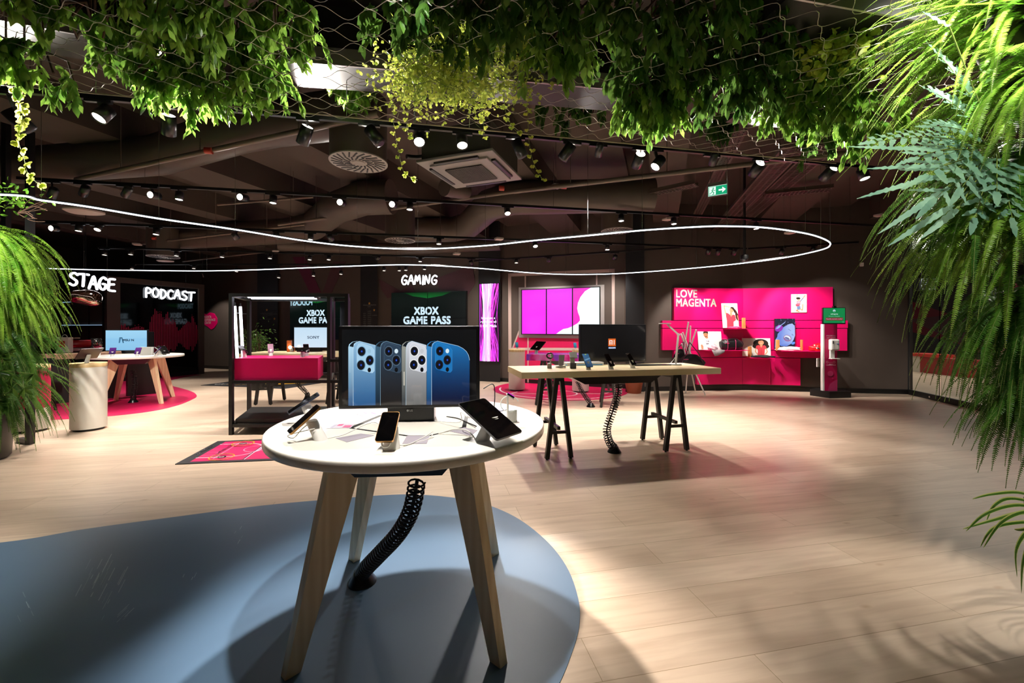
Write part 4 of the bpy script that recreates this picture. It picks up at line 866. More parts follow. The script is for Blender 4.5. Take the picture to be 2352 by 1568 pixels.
for i in range(4): p = bl+x*i/3+n*.004; m.bar(p-Vector((0, 0, .01)), p+up+Vector((0, 0, .01)), .026, .006, up=n)
for i in range(2): p = bl+up*i+n*.004; m.bar(p, p+x, .018, .006, up=n)
m.build('bezels', M_BLKPLA, t)

# chalk writing and gold stars on the columns
def chalk(px0, py0, px1, py1, Wp, off, label, stars, lines):
    bl, br, tl = wall_rect(px0, py0, px1, py1, *Wp, off=off); a = Art(bl, br-bl, tl-bl, step=.0008); rng = random.Random(int(px0))
    for (u, v, r) in stars: a.poly([(u+r/a.asp*(1 if k % 2 == 0 else .42)*math.sin(k*PI/5), v+r*(1 if k % 2 == 0 else .42)*math.cos(k*PI/5)) for k in range(10)], 'c08a3c')
    for (u, v, w, h) in lines:
        k = max(3, int(w*26)); a.line([(u+w*i/(2*k)+rng.uniform(-.004, .004), v+(h if i % 2 else 0)*rng.uniform(.4, 1)) for i in range(2*k+1)], .006, '6e6a64')
    o = a.build('chalk_lettering', M_PRINT); return tag(o, label, 'lettering')
chalk(592, 700, 638, 760, WF, .1, 'chalk handwriting with two gold stars on the left dark column', [(.46, .8, .06), (.84, .46, .06)], [(.14, .66, .6, .04), (.25, .6, .5, .04), (.78, .63, .2, .03), (.18, .52, .3, .05), (.1, .44, .55, .03)])
chalk(830, 690, 867, 760, WV, .1, 'chalk writing in columns with gold stars on the dark column left of the gaming wall', [(.5, .9, .05), (.8, .68, .05), (.9, .14, .04)], [(.12, .83, .8, .04), (.4, .78, .2, .03)]+[(.14, .05+i*.065, .16, .03) for i in range(9)]+[(.42, .05+i*.065, .22, .03) for i in range(10)]+[(.7, .5, .3, .03)])
# faint dark magenta ribbon graphics on the upper wall
def decal(px, Wp, col, label, off=.012):
    ps = [PW(*p, *Wp, off) for p in px]; m = MB(); N = len(ps); n = (ps[1]-ps[0]).cross(ps[-1]-ps[0]).normalized(); m.add(ps+[p-n*.008 for p in ps], [tuple(range(N)), tuple(range(N, 2*N))[::-1]]+[(i, (i+1) % N, N+(i+1) % N, N+i) for i in range(N)])
    return simple(m, 'wall_graphic', col, label, 'wall graphic', 'dark magenta ribbons on the back wall')
M_DKM = mat('dull_magenta_wall_print', '5a1c38', .7, noise=.05); M_DKM2 = mat('dull_plum_wall_print', '4c2c34', .7, noise=.05)
decal([(672, 590), (700, 590), (738, 672), (712, 672)], WV, M_DKM, 'diagonal dark magenta band falling right above the left video wall')
decal([(766, 600), (795, 600), (762, 672), (741, 672)], WV, M_DKM2, 'diagonal plum band meeting the magenta one above the left video wall')
decal([(870, 640), (920, 668), (945, 655), (955, 672), (890, 685), (876, 665)], WG, M_DKM2, 'curved plum shape left under the gaming sign')
decal([(1000, 640), (1085, 608), (1092, 650), (1072, 682), (1060, 668), (1010, 664)], WG, M_DKM2, 'broad plum shape right of the gaming sign')
# magenta experience centre shape on the far wall
c = [(466, 719), (474, 722), (482, 717), (492, 720), (498, 730), (499, 741), (493, 752), (485, 757), (477, 750), (470, 746), (462, 748), (458, 730)]
ps = [PW(*p, *WF, .02) for p in c]; m = MB(); N = len(ps); n = (ps[1]-ps[0]).cross(ps[-1]-ps[0]).normalized(); n = n if n.y < 0 else -n
m.add(ps+[p-n*.015 for p in ps], [tuple(range(N)), tuple(range(N, 2*N))[::-1]]+[(i, (i+1) % N, N+(i+1) % N, N+i) for i in range(N)])
t = thing('wall_lettering', PW(480, 757, *WF, .02), 'magenta blob with white words on the far left wall beside the podcast booth', 'wall sign'); m.build('blob', M_MAG, t)
bl, br, tl = wall_rect(464, 722, 496, 748, *WF, off=.03); a = Art(bl, br-bl, tl-bl); a.text('MAGENTA', .05, .68, .2, 'f0dde4', w=.62, bold=0.048); a.text('EXPERIENCE', .2, .42, .2, 'f0dde4', w=.75, bold=0.048); a.text('CENTER', .2, .16, .2, 'f0dde4', w=.45, bold=0.048); a.build('words', M_PRINT, t)
# ---------------------------------------------------------------- podcast booth
b1 = FL(467, 857.5); b0 = FL(243, 879); bd = (b1-b0).normalized(); bn = Vector((bd.y, -bd.x, 0)); bn = bn if bn.dot(-b0) > 0 else -bn
BT = 2.74; t = thing('podcast_booth', (b0+b1)/2, 'black glass podcast booth with a brown frame and magenta sound wave', 'booth')
M_BOOTHG = mat('booth_black_glass', '060607', .05, coat=.3, noise=.02); M_BFR = mat('booth_brown_frame', '4a4038', .5, noise=.05)
blen = (b1-b0).length; q = lambda s, z, o=0: b0+bd*s+bn*o+Vector((0, 0, z))
m = MB(); m.hexa([q(.28, .1), q(blen-.16, .1), q(blen-.16, .1, -.06), q(.28, .1, -.06)], [q(.28, BT-.14), q(blen-.16, BT-.14), q(blen-.16, BT-.14, -.06), q(.28, BT-.14, -.06)]); m.build('glass_wall', M_BOOTHG, t)
m = MB(); m.hexa([q(0, 0, .05), q(.28, 0, .05), q(.28, 0, -1.6), q(0, 0, -1.6)], [q(0, BT, .05), q(.28, BT, .05), q(.28, BT, -1.6), q(0, BT, -1.6)]); m.build('left_post', M_BFR, t)
m = MB(); m.hexa([q(blen-.16, 0, .05), q(blen, 0, .05), q(blen, 0, -2.2), q(blen-.16, 0, -2.2)], [q(blen-.16, BT, .05), q(blen, BT, .05), q(blen, BT, -2.2), q(blen-.16, BT, -2.2)]); m.build('right_post', M_BFR, t)
m = MB(); m.hexa([q(.28, BT-.14, .05), q(blen-.16, BT-.14, .05), q(blen-.16, BT-.14, -1.6), q(.28, BT-.14, -1.6)], [q(.28, BT, .05), q(blen-.16, BT, .05), q(blen-.16, BT, -1.6), q(.28, BT, -1.6)]); m.build('top_beam', M_BFR, t)
m = MB(); m.hexa([q(.28, 0, .04), q(blen-.16, 0, .04), q(blen-.16, 0, -.1), q(.28, 0, -.1)], [q(.28, .1, .04), q(blen-.16, .1, .04), q(blen-.16, .1, -.1), q(.28, .1, -.1)]); m.build('sill', M_BLACK, t)
ba = (b0.x, b0.y); bb = (b1.x, b1.y); w0, w1, wt = PW(262, 820, ba, bb, .004), PW(458, 820, ba, bb, .004), PW(262, 690, ba, bb, .004); 
a = Art(w0, Vector((w1.x-w0.x, w1.y-w0.y, 0)), Vector((0, 0, wt.z-w0.z)), step=.0006); rng = random.Random(3)
def hgt(px):
    k = [(270, 42), (274, 50), (280, 34), (295, 26), (310, 22), (328, 20), (343, 30), (350, 46), (356, 60), (366, 50), (376, 52), (386, 54), (396, 44), (404, 30), (410, 14), (416, 26), (426, 34), (436, 42), (444, 44), (450, 30), (456, 12)]
    for (x0, h0), (x1, h1) in zip(k, k[1:]):
        if x0 <= px <= x1: return h0+(h1-h0)*(px-x0)/(x1-x0)
    return 10
px = 270.0
while px < 457:
    if not (329 < px < 343):
        h = hgt(px)*rng.uniform(.72, 1.05); cu = 771+3*math.sin(px/20); 
        tt = PW(px, cu-h, ba, bb, .004); b_ = PW(px, cu+h*rng.uniform(.75, 1), ba, bb, .004); u = (Vector((tt.x, tt.y, 0))-Vector((w0.x, w0.y, 0))).length/a.X.length
        vt, vb = (tt.z-w0.z)/a.Y.length, (b_.z-w0.z)/a.Y.length; a.rect(u, vb, u+.0105, vt, 'b00c48', layer=False)
        if rng.random() < .5: a.rect(u, vt+.02, u+.008, vt+.035, 'b00c48', layer=False)
    px += 4.0+(px-270)*-.0035
a.build('sound_wave', M_PRINT, t)
# ---------------------------------------------------------------- glass shelf cabinet and counter to its left
s1 = b0+bd*-.05; sd = (Vector((b0.x, b0.y, 0))-FL(110, 866)).normalized(); s0 = s1-sd*2.2; sn = Vector((sd.y, -sd.x, 0)); sn = sn if sn.dot(-s0) > 0 else -sn
t = thing('display_cabinet', (s0+s1)/2, 'dark shelf cabinet with lit glass shelves behind the left fern', 'shelf unit'); q = lambda s, z, o=0: s0+sd*s+sn*o+Vector((0, 0, z))
M_CAB = mat('dark_cabinet_board', '1c1a1a', .5, noise=.08)
m = MB(); m.hexa([q(0, 0, -.4), q(2.15, 0, -.4), q(2.15, 0, -.45), q(0, 0, -.45)], [q(0, 2.7, -.4), q(2.15, 2.7, -.4), q(2.15, 2.7, -.45), q(0, 2.7, -.45)]); m.build('back_board', M_CAB, t)
for s in (0, .72, 1.42, 2.11): m = MB(); m.bar(q(s, 0, -.05), q(s, 2.7, -.05), .04, .05); m.build('upright', M_BLACK, t)
m = MB(); m.bar(q(0, 2.66, -.05), q(2.15, 2.66, -.05), .05, .08); m.build('top_rail', M_BLACK, t)
SZ = [1.42-(746-HZ)/F*10.6, 2.1]
M_SHELFG = mat('shelf_edge_glow', 'a8c8e0', .3, emit='a8ccf0', es=.8)
for zz in (1.49, 2.12):
    m = MB(); m.hexa([q(0, zz-.05, 0), q(2.11, zz-.05, 0), q(2.11, zz-.05, -.38), q(0, zz-.05, -.38)], [q(0, zz-.012, 0), q(2.11, zz-.012, 0), q(2.11, zz-.012, -.38), q(0, zz-.012, -.38)]); sh = m.build('shelf', M_BLACK, t)
    m = MB(); m.bar(q(.02, zz-.005, -.01), q(2.09, zz-.005, -.01), .02, .012); m.build('light_strip', M_SHELFG, sh)
def abox(pxc, pyb, w, h, col, label, art, off=-.15, zz=None):
    p = PW(pxc, pyb, (s0.x, s0.y), (s1.x, s1.y), off); 
    if zz is not None: p.z = zz
    m = MB(); m.hexa([p-sd*w/2, p+sd*w/2, p+sd*w/2-sn*.07, p-sd*w/2-sn*.07], [v+Vector((0, 0, h)) for v in (p-sd*w/2, p+sd*w/2, p+sd*w/2-sn*.07, p-sd*w/2-sn*.07)])
    t = thing('phone_carton', p, label, 'box', 'phone cartons on the cabinet shelves'); m.build('carton', col, t)
    a = Art(p-sd*w/2+sn*.001, sd*w, Vector((0, 0, h)), n=sn); art(a); a.build('print', M_PRINT, t)
M_CART = mat('white_carton', 'e6e2dc', .5, emit='e6e2dc', es=.0, noise=.02)
abox(158, 750, .16, .25, M_CART, 'white carton with a golden phone, left on the lit shelf', lambda a: a.rect(.3, .25, .7, .8, 'c9a46a'), zz=1.48)
abox(197, 750, .16, .25, M_CART, 'white carton with a blue picture in the middle of the lit shelf', lambda a: a.rect(.2, .15, .75, .9, '3c6ab8'), zz=1.48)
abox(219, 750, .17, .25, M_CART, 'white framed dark carton at the right end of the lit shelf', lambda a: a.rect(.12, .1, .88, .92, '1a2438'), zz=1.48)
abox(187, 726, .17, .27, M_CART, 'white carton with a small dark lens, standing higher than the other cartons', lambda a: a.circ(.5, .6, .09, '30241c'), zz=1.73)
m = MB(); m.hexa([q(1.55, 1.715, -.1), q(1.85, 1.715, -.1), q(1.85, 1.715, -.3), q(1.55, 1.715, -.3)], [q(1.55, 1.729, -.1), q(1.85, 1.729, -.1), q(1.85, 1.729, -.3), q(1.55, 1.729, -.3)]); m.build('small_shelf', mat('clear_acrylic_shelf', '5a6068', .1, noise=.02), t)
MB_BLUE = mat('blue_carton', '2f8cc8', .4, noise=.2, nscale=9)
abox(191, 776, .27, .28, MB_BLUE, 'blue carton hanging under the lit shelf', lambda a: (a.rect(.0, 0, .45, .55, '8ac0e0'), a.ell(.6, .7, .2, .12, '60b8e8')), zz=1.10)
# counter with wooden top
cA = FL(100, 893); cc0 = PZ(100, 815, .93); cc1 = PZ(346, 806, .93); cdir = (cc1-cc0).normalized(); cn = Vector((-cdir.y, cdir.x, 0))
t = thing('back_counter', ((cc0+cc1)/2).xy.to_3d(), 'long counter with brown wooden top behind the white drum stand', 'counter')
m = MB(); m.hexa([p-Vector((0, 0, .09)) for p in (cc0, cc1, cc1+cn*.6, cc0+cn*.6)], [cc0, cc1, cc1+cn*.6, cc0+cn*.6]); m.build('worktop', wood_mat('brown_oak_top', 'b89478', '8f6e56', 'X', .6, .5), t)
for s in (.15, .8, 1.45): p = cc0+cdir*s+cn*.3; m = MB(); m.bar(Vector((p.x, p.y, 0)), Vector((p.x, p.y, .84)), .1, .5, up=tuple(cdir)); m.build('support', M_BLACK, t)
# red and chrome speaker on the counter
b = PZ(193, 806, .93)+cn*.1; t = thing('party_speaker', b, 'silver and red barrel speaker lying on the wooden counter', 'speaker')
m = MB(); m.cyl(b-cdir*.22+Vector((0, 0, .15)), b+cdir*.12+Vector((0, 0, .15)), .085, 24); m.build('red_barrel', mat('glossy_red', 'b8141c', .2, coat=.5, noise=.03), t)
for s in (-.32, .2): m = MB(); m.tube([b+cdir*(s+k)+Vector((0, 0, .15)) for k in (-.1, -.07, .07, .1)], [.06, .115, .115, .06], 24); m.build('chrome_cap', mat('smoked_chrome', '8a8680', .12, .9, noise=.05), t)
m = MB(); c = b+cdir*.24+Vector((0, -.09, .15)); m.sphere(c, .075, 20, 12, sc=(1, .5, 1)); m.build('red_cone', MATS['glossy_red'], t)
m = MB(); m.box(b+Vector((-.05, -.02, .03)), (.42, .2, .06), rz=.15, bev=.01); m.build('cradle', M_WPLA, t)
m = MB(); m.box(b+cdir*-.2+Vector((0, 0, .27)), (.28, .16, .025), rz=.3, M=None, bev=.008); m.build('tilted_panel', mat('beige_plastic', 'b8ab9a', .4, noise=.04), t)
m = MB(); b = PZ(152, 810, .93)+cn*.12; m.box(b+Vector((0, 0, .15)), (.2, .12, .3), rz=.2, bev=.01); t = simple(m, 'gift_carton', M_WPLA, 'white gift carton with a red print left of the barrel speaker', 'box')
m = MB(); m.box(b+Vector((0.01, -.063, .17)), (.1, .004, .12), rz=.2); m.build('red_print', mat('red_print', 'd0402c', .5, noise=.05), t)
m = MB(); m.tube([b+Vector((.05*math.cos(s), 0, .3+.05*math.sin(s))) for s in np.linspace(0, PI, 9)], .006, 6); m.build('handle', M_WPLA, t)
# chrome pendant
b = P(197, 684, 8.3)
m = MB(); rr_ = lambda p: 1+.10*math.sin(3.1*p.x+1)*math.sin(2.7*p.z+.5)+.07*math.sin(4*p.y+2*p.x); m.sphere(b, .26, 40, 26, sc=(1, 1, .62), fn=rr_, M=Matrix.Rotation(.2, 3, 'Y'))
t = thing('pendant_lamp', b, 'dented mirror chrome pendant lamp below the stage sign', 'lamp'); m.build('mirror_shade', mat('mirror_rose_chrome', 'e0bfa8', .03, 1.0, noise=.02), t)
m = MB(); m.cyl(b+Vector((0, 0, .1)), Vector((b.x, b.y, CH)), .006, 6); m.build('cord', M_BLACK, t)
# stools and dark table under the counter
def stool(loc, label, rz=0):
    t = thing('bar_stool', loc, label, 'stool', 'black stools near the counter', rz)
    m = MB(); m.box((0, 0, .62), (.4, .38, .05), bev=.02); m.build('seat', M_BLACK, t, local=True)
    m = MB(); m.box((0, .18, .82), (.4, .03, .16), bev=.012); m.build('backrest', M_BLACK, t, local=True)
    for sx in (-1, 1):
        for sy in (-1, 1): m = MB(); m.bar((sx*.21, sy*.2, 0), (sx*.15, sy*.15, .6), .03, .03); m.build('leg', M_BLACK, t, local=True)
    m = MB(); m.bar((-.19, -.18, .2), (.19, -.18, .2), .02, .02); m.build('foot_rail', M_BLACK, t, local=True)
stool((-7.95, 6.95, 0), 'black stool with low back behind the white drum stand', .4); stool((-8.9, 7.4, 0), 'black stool by the counter nearest the left fern', .2)

# ---------------------------------------------------------------- hanging lettered signs
GL = {'S': ([[(.85, .88), (.6, 1), (.25, .9), (.2, .68), (.5, .52), (.78, .35), (.7, .1), (.4, 0), (.1, .1)]], .9), 'T': ([[(0, .92), (.5, .97), (1, .98)], [(.5, .95), (.47, .5), (.42, 0)]], .95),
      'A': ([[(0, 0), (.25, .55), (.5, 1), (.68, .5), (.85, 0)], [(.18, .38), (.72, .36)]], .92), 'G': ([[(.85, .86), (.55, .99), (.2, .75), (.08, .35), (.3, .02), (.65, .05), (.82, .4), (.5, .45)]], .92),
      'E': ([[(.8, .98), (.2, .92), (.15, .5), (.1, .06), (.8, .02)], [(.15, .5), (.7, .56)]], .85), 'P': ([[(.15, 0), (.18, .95), (.6, .95), (.8, .72), (.55, .48), (.18, .44)]], .85),
      'O': ([[(.45, 1), (.12, .75), (.1, .3), (.4, .02), (.75, .2), (.82, .7), (.45, 1)]], .92), 'D': ([[(.15, .96), (.15, .03), (.55, .12), (.82, .5), (.6, .88), (.15, .96)]], .9),
      'C': ([[(.8, .85), (.5, .99), (.15, .7), (.12, .3), (.42, .02), (.8, .12)]], .88), 'M': ([[(.02, 0), (.2, .95), (.42, .3), (.72, .98), (.88, .02)]], 1.0), 'I': ([[(.2, .98), (.15, 0)]], .35), 'N': ([[(.05, 0), (.18, .95), (.62, .05), (.8, 1)]], .92)}
M_NEON = mat('white_glowing_letter', 'ffffff', .4, emit='f2f8ff', es=3.2)
def neon(word, p0, p1, htl, htr, label, r=.088, slope=0):       # lower-left and lower-right corners
    x = (p1-p0); wdt = x.length; x = x.normalized(); tot = sum(GL[c][1] for c in word); s = wdt/tot; t = thing('letter_sign', (p0+p1)/2, label, 'sign', 'glowing white hanging words'); cx = 0; rng = random.Random(word)
    for c in word:
        st, w = GL[c]; m = MB(); hh = htl+(htr-htl)*cx/tot; dz = rng.uniform(-.06, .06)*hh
        for line in st:
            pts = smooth([p0+x*(cx+u*.9)*s+Vector((0, 0, v*hh+dz)) for u, v in line], 4); m.tube(pts, r*hh, 8)
            for e in (pts[0], pts[-1]): m.sphere(e, r*hh, 8, 6)
        m.build('letter_'+c.lower(), M_NEON, t); cx += w
    m = MB()
    for u in (.3, .8): p = p0+x*wdt*u+Vector((0, 0, htl*.9)); m.cyl(p, Vector((p.x, p.y, CH)), .004, 5)
    m.build('wires', M_STEEL, t); return t
neon('STAGE', P(158, 654, 8.7), P(266, 668, 9.6), .26, .28, 'glowing white word STAGE above the chrome pendant')
neon('PODCAST', PW(333, 681, ba, bb, .05), PW(448, 690, ba, bb, .05), .255, .26, 'glowing white word PODCAST in front of the black booth')
neon('GAMING', P(922, 653, 10.9), P(1006, 651, 10.7), .23, .22, 'glowing white word GAMING above the video wall')

# ---------------------------------------------------------------- steel frame with the magenta block
f0 = Vector((-3.72, 5.57, 0)); fu = Vector((1.51, .06, 0)); fv = Vector((-.34, .92, 0)); FH = 1.872
t = thing('display_rack', f0+fu/2+fv/2, 'open black steel frame with light tubes around the magenta block', 'display frame')
fp = lambda a_, b_, z_=0: f0+fu*a_+fv*b_+Vector((0, 0, z_))
PO = {'fl': (0, 0), 'bl': (0, 1), 'fm': (.845, 0), 'bm': (.845, 1), 'fr': (1, 0), 'br': (1, 1)}
for k, (a_, b_) in PO.items(): m = MB(); m.bar(fp(a_, b_, 0), fp(a_, b_, FH), .045, .045, up=(0, 1, 0)); m.build('post', M_BLACK, t)
for (p, q_) in (((0, 0), (1, 0)), ((0, 1), (1, 1)), ((0, 0), (0, 1)), ((1, 0), (1, 1)), ((.845, 0), (.845, 1))):
    m = MB(); m.bar(fp(*p, FH-.022), fp(*q_, FH-.022), .045, .045); m.build('top_rail', M_BLACK, t)
for (p, q_, z_) in (((0, 0), (1, 0), .12), ((0, 1), (1, 1), .12), ((0, 0), (0, 1), .12), ((0, 0), (1, 0), .70), ((0, 1), (1, 1), .70), ((.845, 0), (.845, 1), .70), ((.845, 0), (1, 0), .98), ((1, 0), (1, 1), .70)):
    m = MB(); m.bar(fp(*p, z_), fp(*q_, z_), .04, .04); m.build('cross_rail', M_BLACK, t)
m = MB(); m.hexa([fp(0.03, .03, .14), fp(1, .03, .14), fp(1, .97, .14), fp(.03, .97, .14)], [fp(0.03, .03, .2), fp(1, .03, .2), fp(1, .97, .2), fp(.03, .97, .2)]); m.build('base_plate', mat('dark_base_plate', '1c1c1d', .5, noise=.1), t)
m = MB(); m.hexa([fp(.93, .35, .72), fp(.99, .35, .72), fp(.99, .62, .72), fp(.93, .62, .72)], [fp(.93, .35, 1.78), fp(.99, .35, 1.78), fp(.99, .62, 1.78), fp(.93, .62, 1.78)]); m.build('side_panel', M_BLKPLA, t)
M_TUBE = mat('tube_glow', 'ffffff', .4, emit='e6f0ff', es=6.5)
def tube_l(a, b, label=None):
    m = MB(); m.cyl(a, b, .018, 12); o = m.build('light_tube', M_TUBE, t)
    m = MB(); d = (b-a).normalized(); m.cyl(a-d*.05, a, .014, 8); m.cyl(b, b+d*.05, .014, 8); m.build('tube_holder', M_BLACK, o)
tube_l(P(539, 703, 5.75), P(545, 822, 5.75)); tube_l(P(552, 704, 6.05), P(558, 822, 6.05)); tube_l(P(756, 706, 5.8), P(757.5, 840, 5.8)); 
tube_l(P(570, 681, 5.8), P(722, 682, 5.85)); tube_l(P(578, 684, 6.1), P(728, 684.5, 6.15))
m = MB(); m.bar(P(531, 717, 5.6), P(568, 721, 6.45), .012, .012); m.bar(P(531, 834, 5.6), P(567, 828, 6.45), .012, .012); m.build('tube_bracket', M_STEEL, t)
b0_, b1_ = Vector((-3.69, 5.585, 0)), Vector((-2.60, 5.63, 0)); bv = Vector((-.2, .6, 0))
m = MB(); m.hexa([p+Vector((0, 0, .72)) for p in (b0_, b1_, b1_+bv, b0_+bv)], [p+Vector((0, 0, 1.01)) for p in (b0_, b1_, b1_+bv, b0_+bv)]); simple(m, 'display_block', M_MAG, 'magenta display block lying in the black steel frame', 'display block')
# second object: a slim dark totem behind the frame
# lit orange ornament on the wood table
b = PZ(664, 808, .95); t = thing('clip_lamp', b, 'orange block with a bright clip lamp on the wood table behind the steel frame', 'lamp')
m = MB(); m.box(b+Vector((-.02, .05, .11)), (.08, .05, .22), bev=.004); m.build('orange_block', mat('orange_wood', 'c86a38', .5, noise=.1), t)
m = MB(); m.sphere(b+Vector((.03, -.02, .09)), .03, 14, 10); m.build('bulb', mat('warm_bulb', 'ffffff', .4, emit='ffe2c0', es=20), t)
m = MB(); m.cyl(b+Vector((.05, 0, 0)), b+Vector((.04, 0, .07)), .03, 12); m.build('holder', M_WPLA, t)
m = MB(); m.tube([b+Vector((.06+.05*math.sin(s), 0, .05+.05*math.cos(s))) for s in np.linspace(-.6, 3, 10)], .006, 6); m.build('arc', mat('orange_wood'), t)

# ---------------------------------------------------------------- the LOVE MAGENTA wall
LA, LB = PL[3], PL[2]; RA, RB = PL[2], PL[1]
t = thing('feature_wall_panels', PW(1706, 885, LA, LB, .1), 'large magenta panelled wall with the words LOVE MAGENTA and ledges', 'wall display')
M_MAG2 = mat('magenta_wall_board', 'dc0062', .42, noise=.02, nscale=2)
def brd(px0, py0, px1, py1, A, B, off=.10, th=.085, hz=None, nm='board'):
    bl = PW(px0, py1, A, B, off); br = PW(px1, py1, A, B, off); zt, zb = PW((px0+px1)/2, py0, A, B, off).z, PW((px0+px1)/2, py1, A, B, off).z
    if hz: zt, zb = hz
    bl.z = br.z = zb; tl = bl.copy(); tl.z = zt; m = MB(); panel(m, bl, br, tl, th); m.build(nm, M_MAG2, t); return bl, br, tl
Z = lambda py: 1.42-(py-752)/F*9.45
rows = {'up': (Z(662), Z(735)), 'm1': (Z(736.4), Z(753)), 'm2': (Z(754.4), Z(803)), 'l1': (Z(804.4), Z(820)), 'bo': (Z(821.4), Z(882))}
up_l = brd(1548.5, 0, 1707, 0, LA, LB, hz=rows['up']); up_r = brd(1707, 0, 1913, 0, RA, RB, hz=rows['up'])
brd(1521.5, 0, 1707, 0, LA, LB, hz=rows['m1']); brd(1707, 0, 1947.5, 0, RA, RB, hz=rows['m1']); brd(1521.5, 0, 1707, 0, LA, LB, hz=rows['m2']); brd(1707, 0, 1946, 0, RA, RB, hz=rows['m2'])
brd(1548, 0, 1706, 0, LA, LB, hz=rows['l1']); brd(1706, 0, 1893, 0, RA, RB, hz=rows['l1']); brd(1601.5, 0, 1705, 0, LA, LB, hz=rows['bo']); brd(1705.5, 0, 1770, 0, RA, RB, hz=rows['bo']); brd(1771, 0, 1838.5, 0, RA, RB, hz=rows['bo'])
def ledge(px0, px1, z, A, B, dep=.26):
    a0, a1 = PW(px0, 800, A, B, .1), PW(px1, 800, A, B, .1); d = (a1-a0).normalized(); n = Vector((d.y, -d.x, 0)); n = n if n.dot(-a0) > 0 else -n
    a0.z = a1.z = z; m = MB(); m.hexa([p-Vector((0, 0, .012)) for p in (a0, a0+n*dep, a1+n*dep, a1)], [a0, a0+n*dep, a1+n*dep, a1]); m.build('ledge', M_MAG2, t); return z
LZ1 = Z(753)-.01; LZ2 = Z(802.5); LZ3 = Z(819); LZ4 = Z(803)
ledge(1660, 1712, LZ1, LA, LB, .3); ledge(1610, 1702, LZ2, LA, LB, .3); ledge(1712, 1768, LZ3, RA, RB, .3); ledge(1782, 1893, LZ4, RA, RB, .32)
bl, br, tl = up_l; x = br-bl; n = x.cross(Vector((0, 0, 1))).normalized(); a = Art(bl+n*.002, x, tl-bl, n=n, step=.001)
a.text('LOVE', .03, .705, .235, 'f4ece6', w=.295, bold=0.053); a.text('MAGENTA', .03, .425, .235, 'f4ece6', w=.575, bold=0.053); a.build('lettering', vcol_mat('white_cut_letters', 0, .5), t)
PR = 'posters on the magenta wall'
def poster(px0, py0, px1, py1, A, B, off, label, art, lean=0.0, name='poster', emis=False, th=.012, grp=PR, cat='poster'):
    bl = PW(px0, py1, A, B, off); br = PW(px1, py1, A, B, off); br.z = bl.z; tl = PW(px0, py0, A, B, off); x = br-bl; up = tl-bl; n = x.cross(up).normalized(); tl = tl-n*lean; up = tl-bl; n = x.cross(up).normalized()
    t = thing(name, (bl+br)/2, label, cat, grp); m = MB(); panel(m, bl, br, tl, th); m.build('board', M_BLKPLA if emis else M_WPLA, t)
    a = Art(bl+n*.001, x, up, n=n, step=.0006); art(a); a.build('picture', MATS['video_wall_picture'] if emis else M_PRINT, t); return t
SK, SK2, HR = 'c98a66', 'b87450', '2a1814'
def p_arm(a):
    a.rect(0, 0, 1, 1, 'ece4dc'); R = 'c8384a'
    a.poly([(.74, .95-.12), (.9, .7), (1.0, .55), (1.02, .4), (.93, .28), (.84, .4), (.82, .6), (.72, .7)], '3a2018')       # long hair
    a.line([(.22, .56), (.18, .78), (.16, .9), (.5, .84)], .045, 'd09a74'); a.poly([(.5, .78), (.48, .68), (.52, .6), (.6, .58), (.66, .64), (.7, .74), (.68, .8)], 'd09a74')
    a.ell(.6, .72, .13, .1, SK); a.poly([(.52, .8), (.6, .86), (.74, .84), (.82, .74), (.84, .62), (.76, .62), (.72, .72), (.62, .79)], HR)
    a.poly([(.22, .5), (.26, .62), (.42, .57), (.55, .48), (.68, .54), (.8, .52), (.84, .3), (.76, .2), (.68, .26), (.66, .05), (.24, .02), (.26, .3)], R)
    a.poly([(.46, .57), (.55, .44), (.64, .55), (.6, .62), (.5, .62)], SK); a.line([(.95, .5), (.98, .35), (.93, .22)], .03, 'd09a74'); a.poly([(.7, .04), (.68, .24), (.8, .3), (.97, .28), (.99, .02)], 'efe4e2')
    a.line([(.57, .73), (.6, .72)], .008, '5a3020'); a.line([(.58, .68), (.62, .675)], .01, 'b04848'); a.line([(.62, .735), (.66, .73)], .008, '5a3020')
poster(1661, 696, 1697.5, 752.5, LA, LB, .2, 'poster of a person in a red shirt with one arm raised over the head', p_arm, lean=.07)
def p_man(a):
    a.rect(0, 0, 1, 1, 'e9e4e0'); a.poly([(.1, .02), (.12, .35), (.18, .56), (.32, .66), (.44, .64), (.56, .58), (.66, .4), (.64, .1), (.6, 0), (.12, 0)], 'f8f4f4'); a.poly([(.12, .02), (.1, .25), (.15, .3), (.2, .2), (.2, .02)], SK)
    a.line([(.2, .3), (.22, .1)], .01, 'd8d0d0'); a.poly([(.3, .65), (.32, .74), (.42, .74), (.43, .64), (.37, .6)], SK); a.ell(.335, .82, .095, .15, SK); a.ell(.34, .72, .05, .035, '8a5c48'); a.poly([(.22, .86), (.24, .99), (.32, 1.0), (.43, .99), (.44, .86), (.4, .9), (.32, .93), (.25, .88)], '2c1a14')
    a.line([(.3, .84), (.32, .84)], .012, '2a1a14'); a.line([(.36, .84), (.385, .84)], .012, '2a1a14'); a.line([(.33, .73), (.36, .73)], .008, '8a4038')
    a.text('THE', .32, .43, .07, '5a4a8c', w=.14, bold=0.048); a.text('NK', .33, .3, .07, '3a3460', w=.1, bold=0.048)
poster(1605, 761, 1659, 803, LA, LB, .18, 'poster of a bearded person in a white shirt with printed letters', p_man, lean=.05)
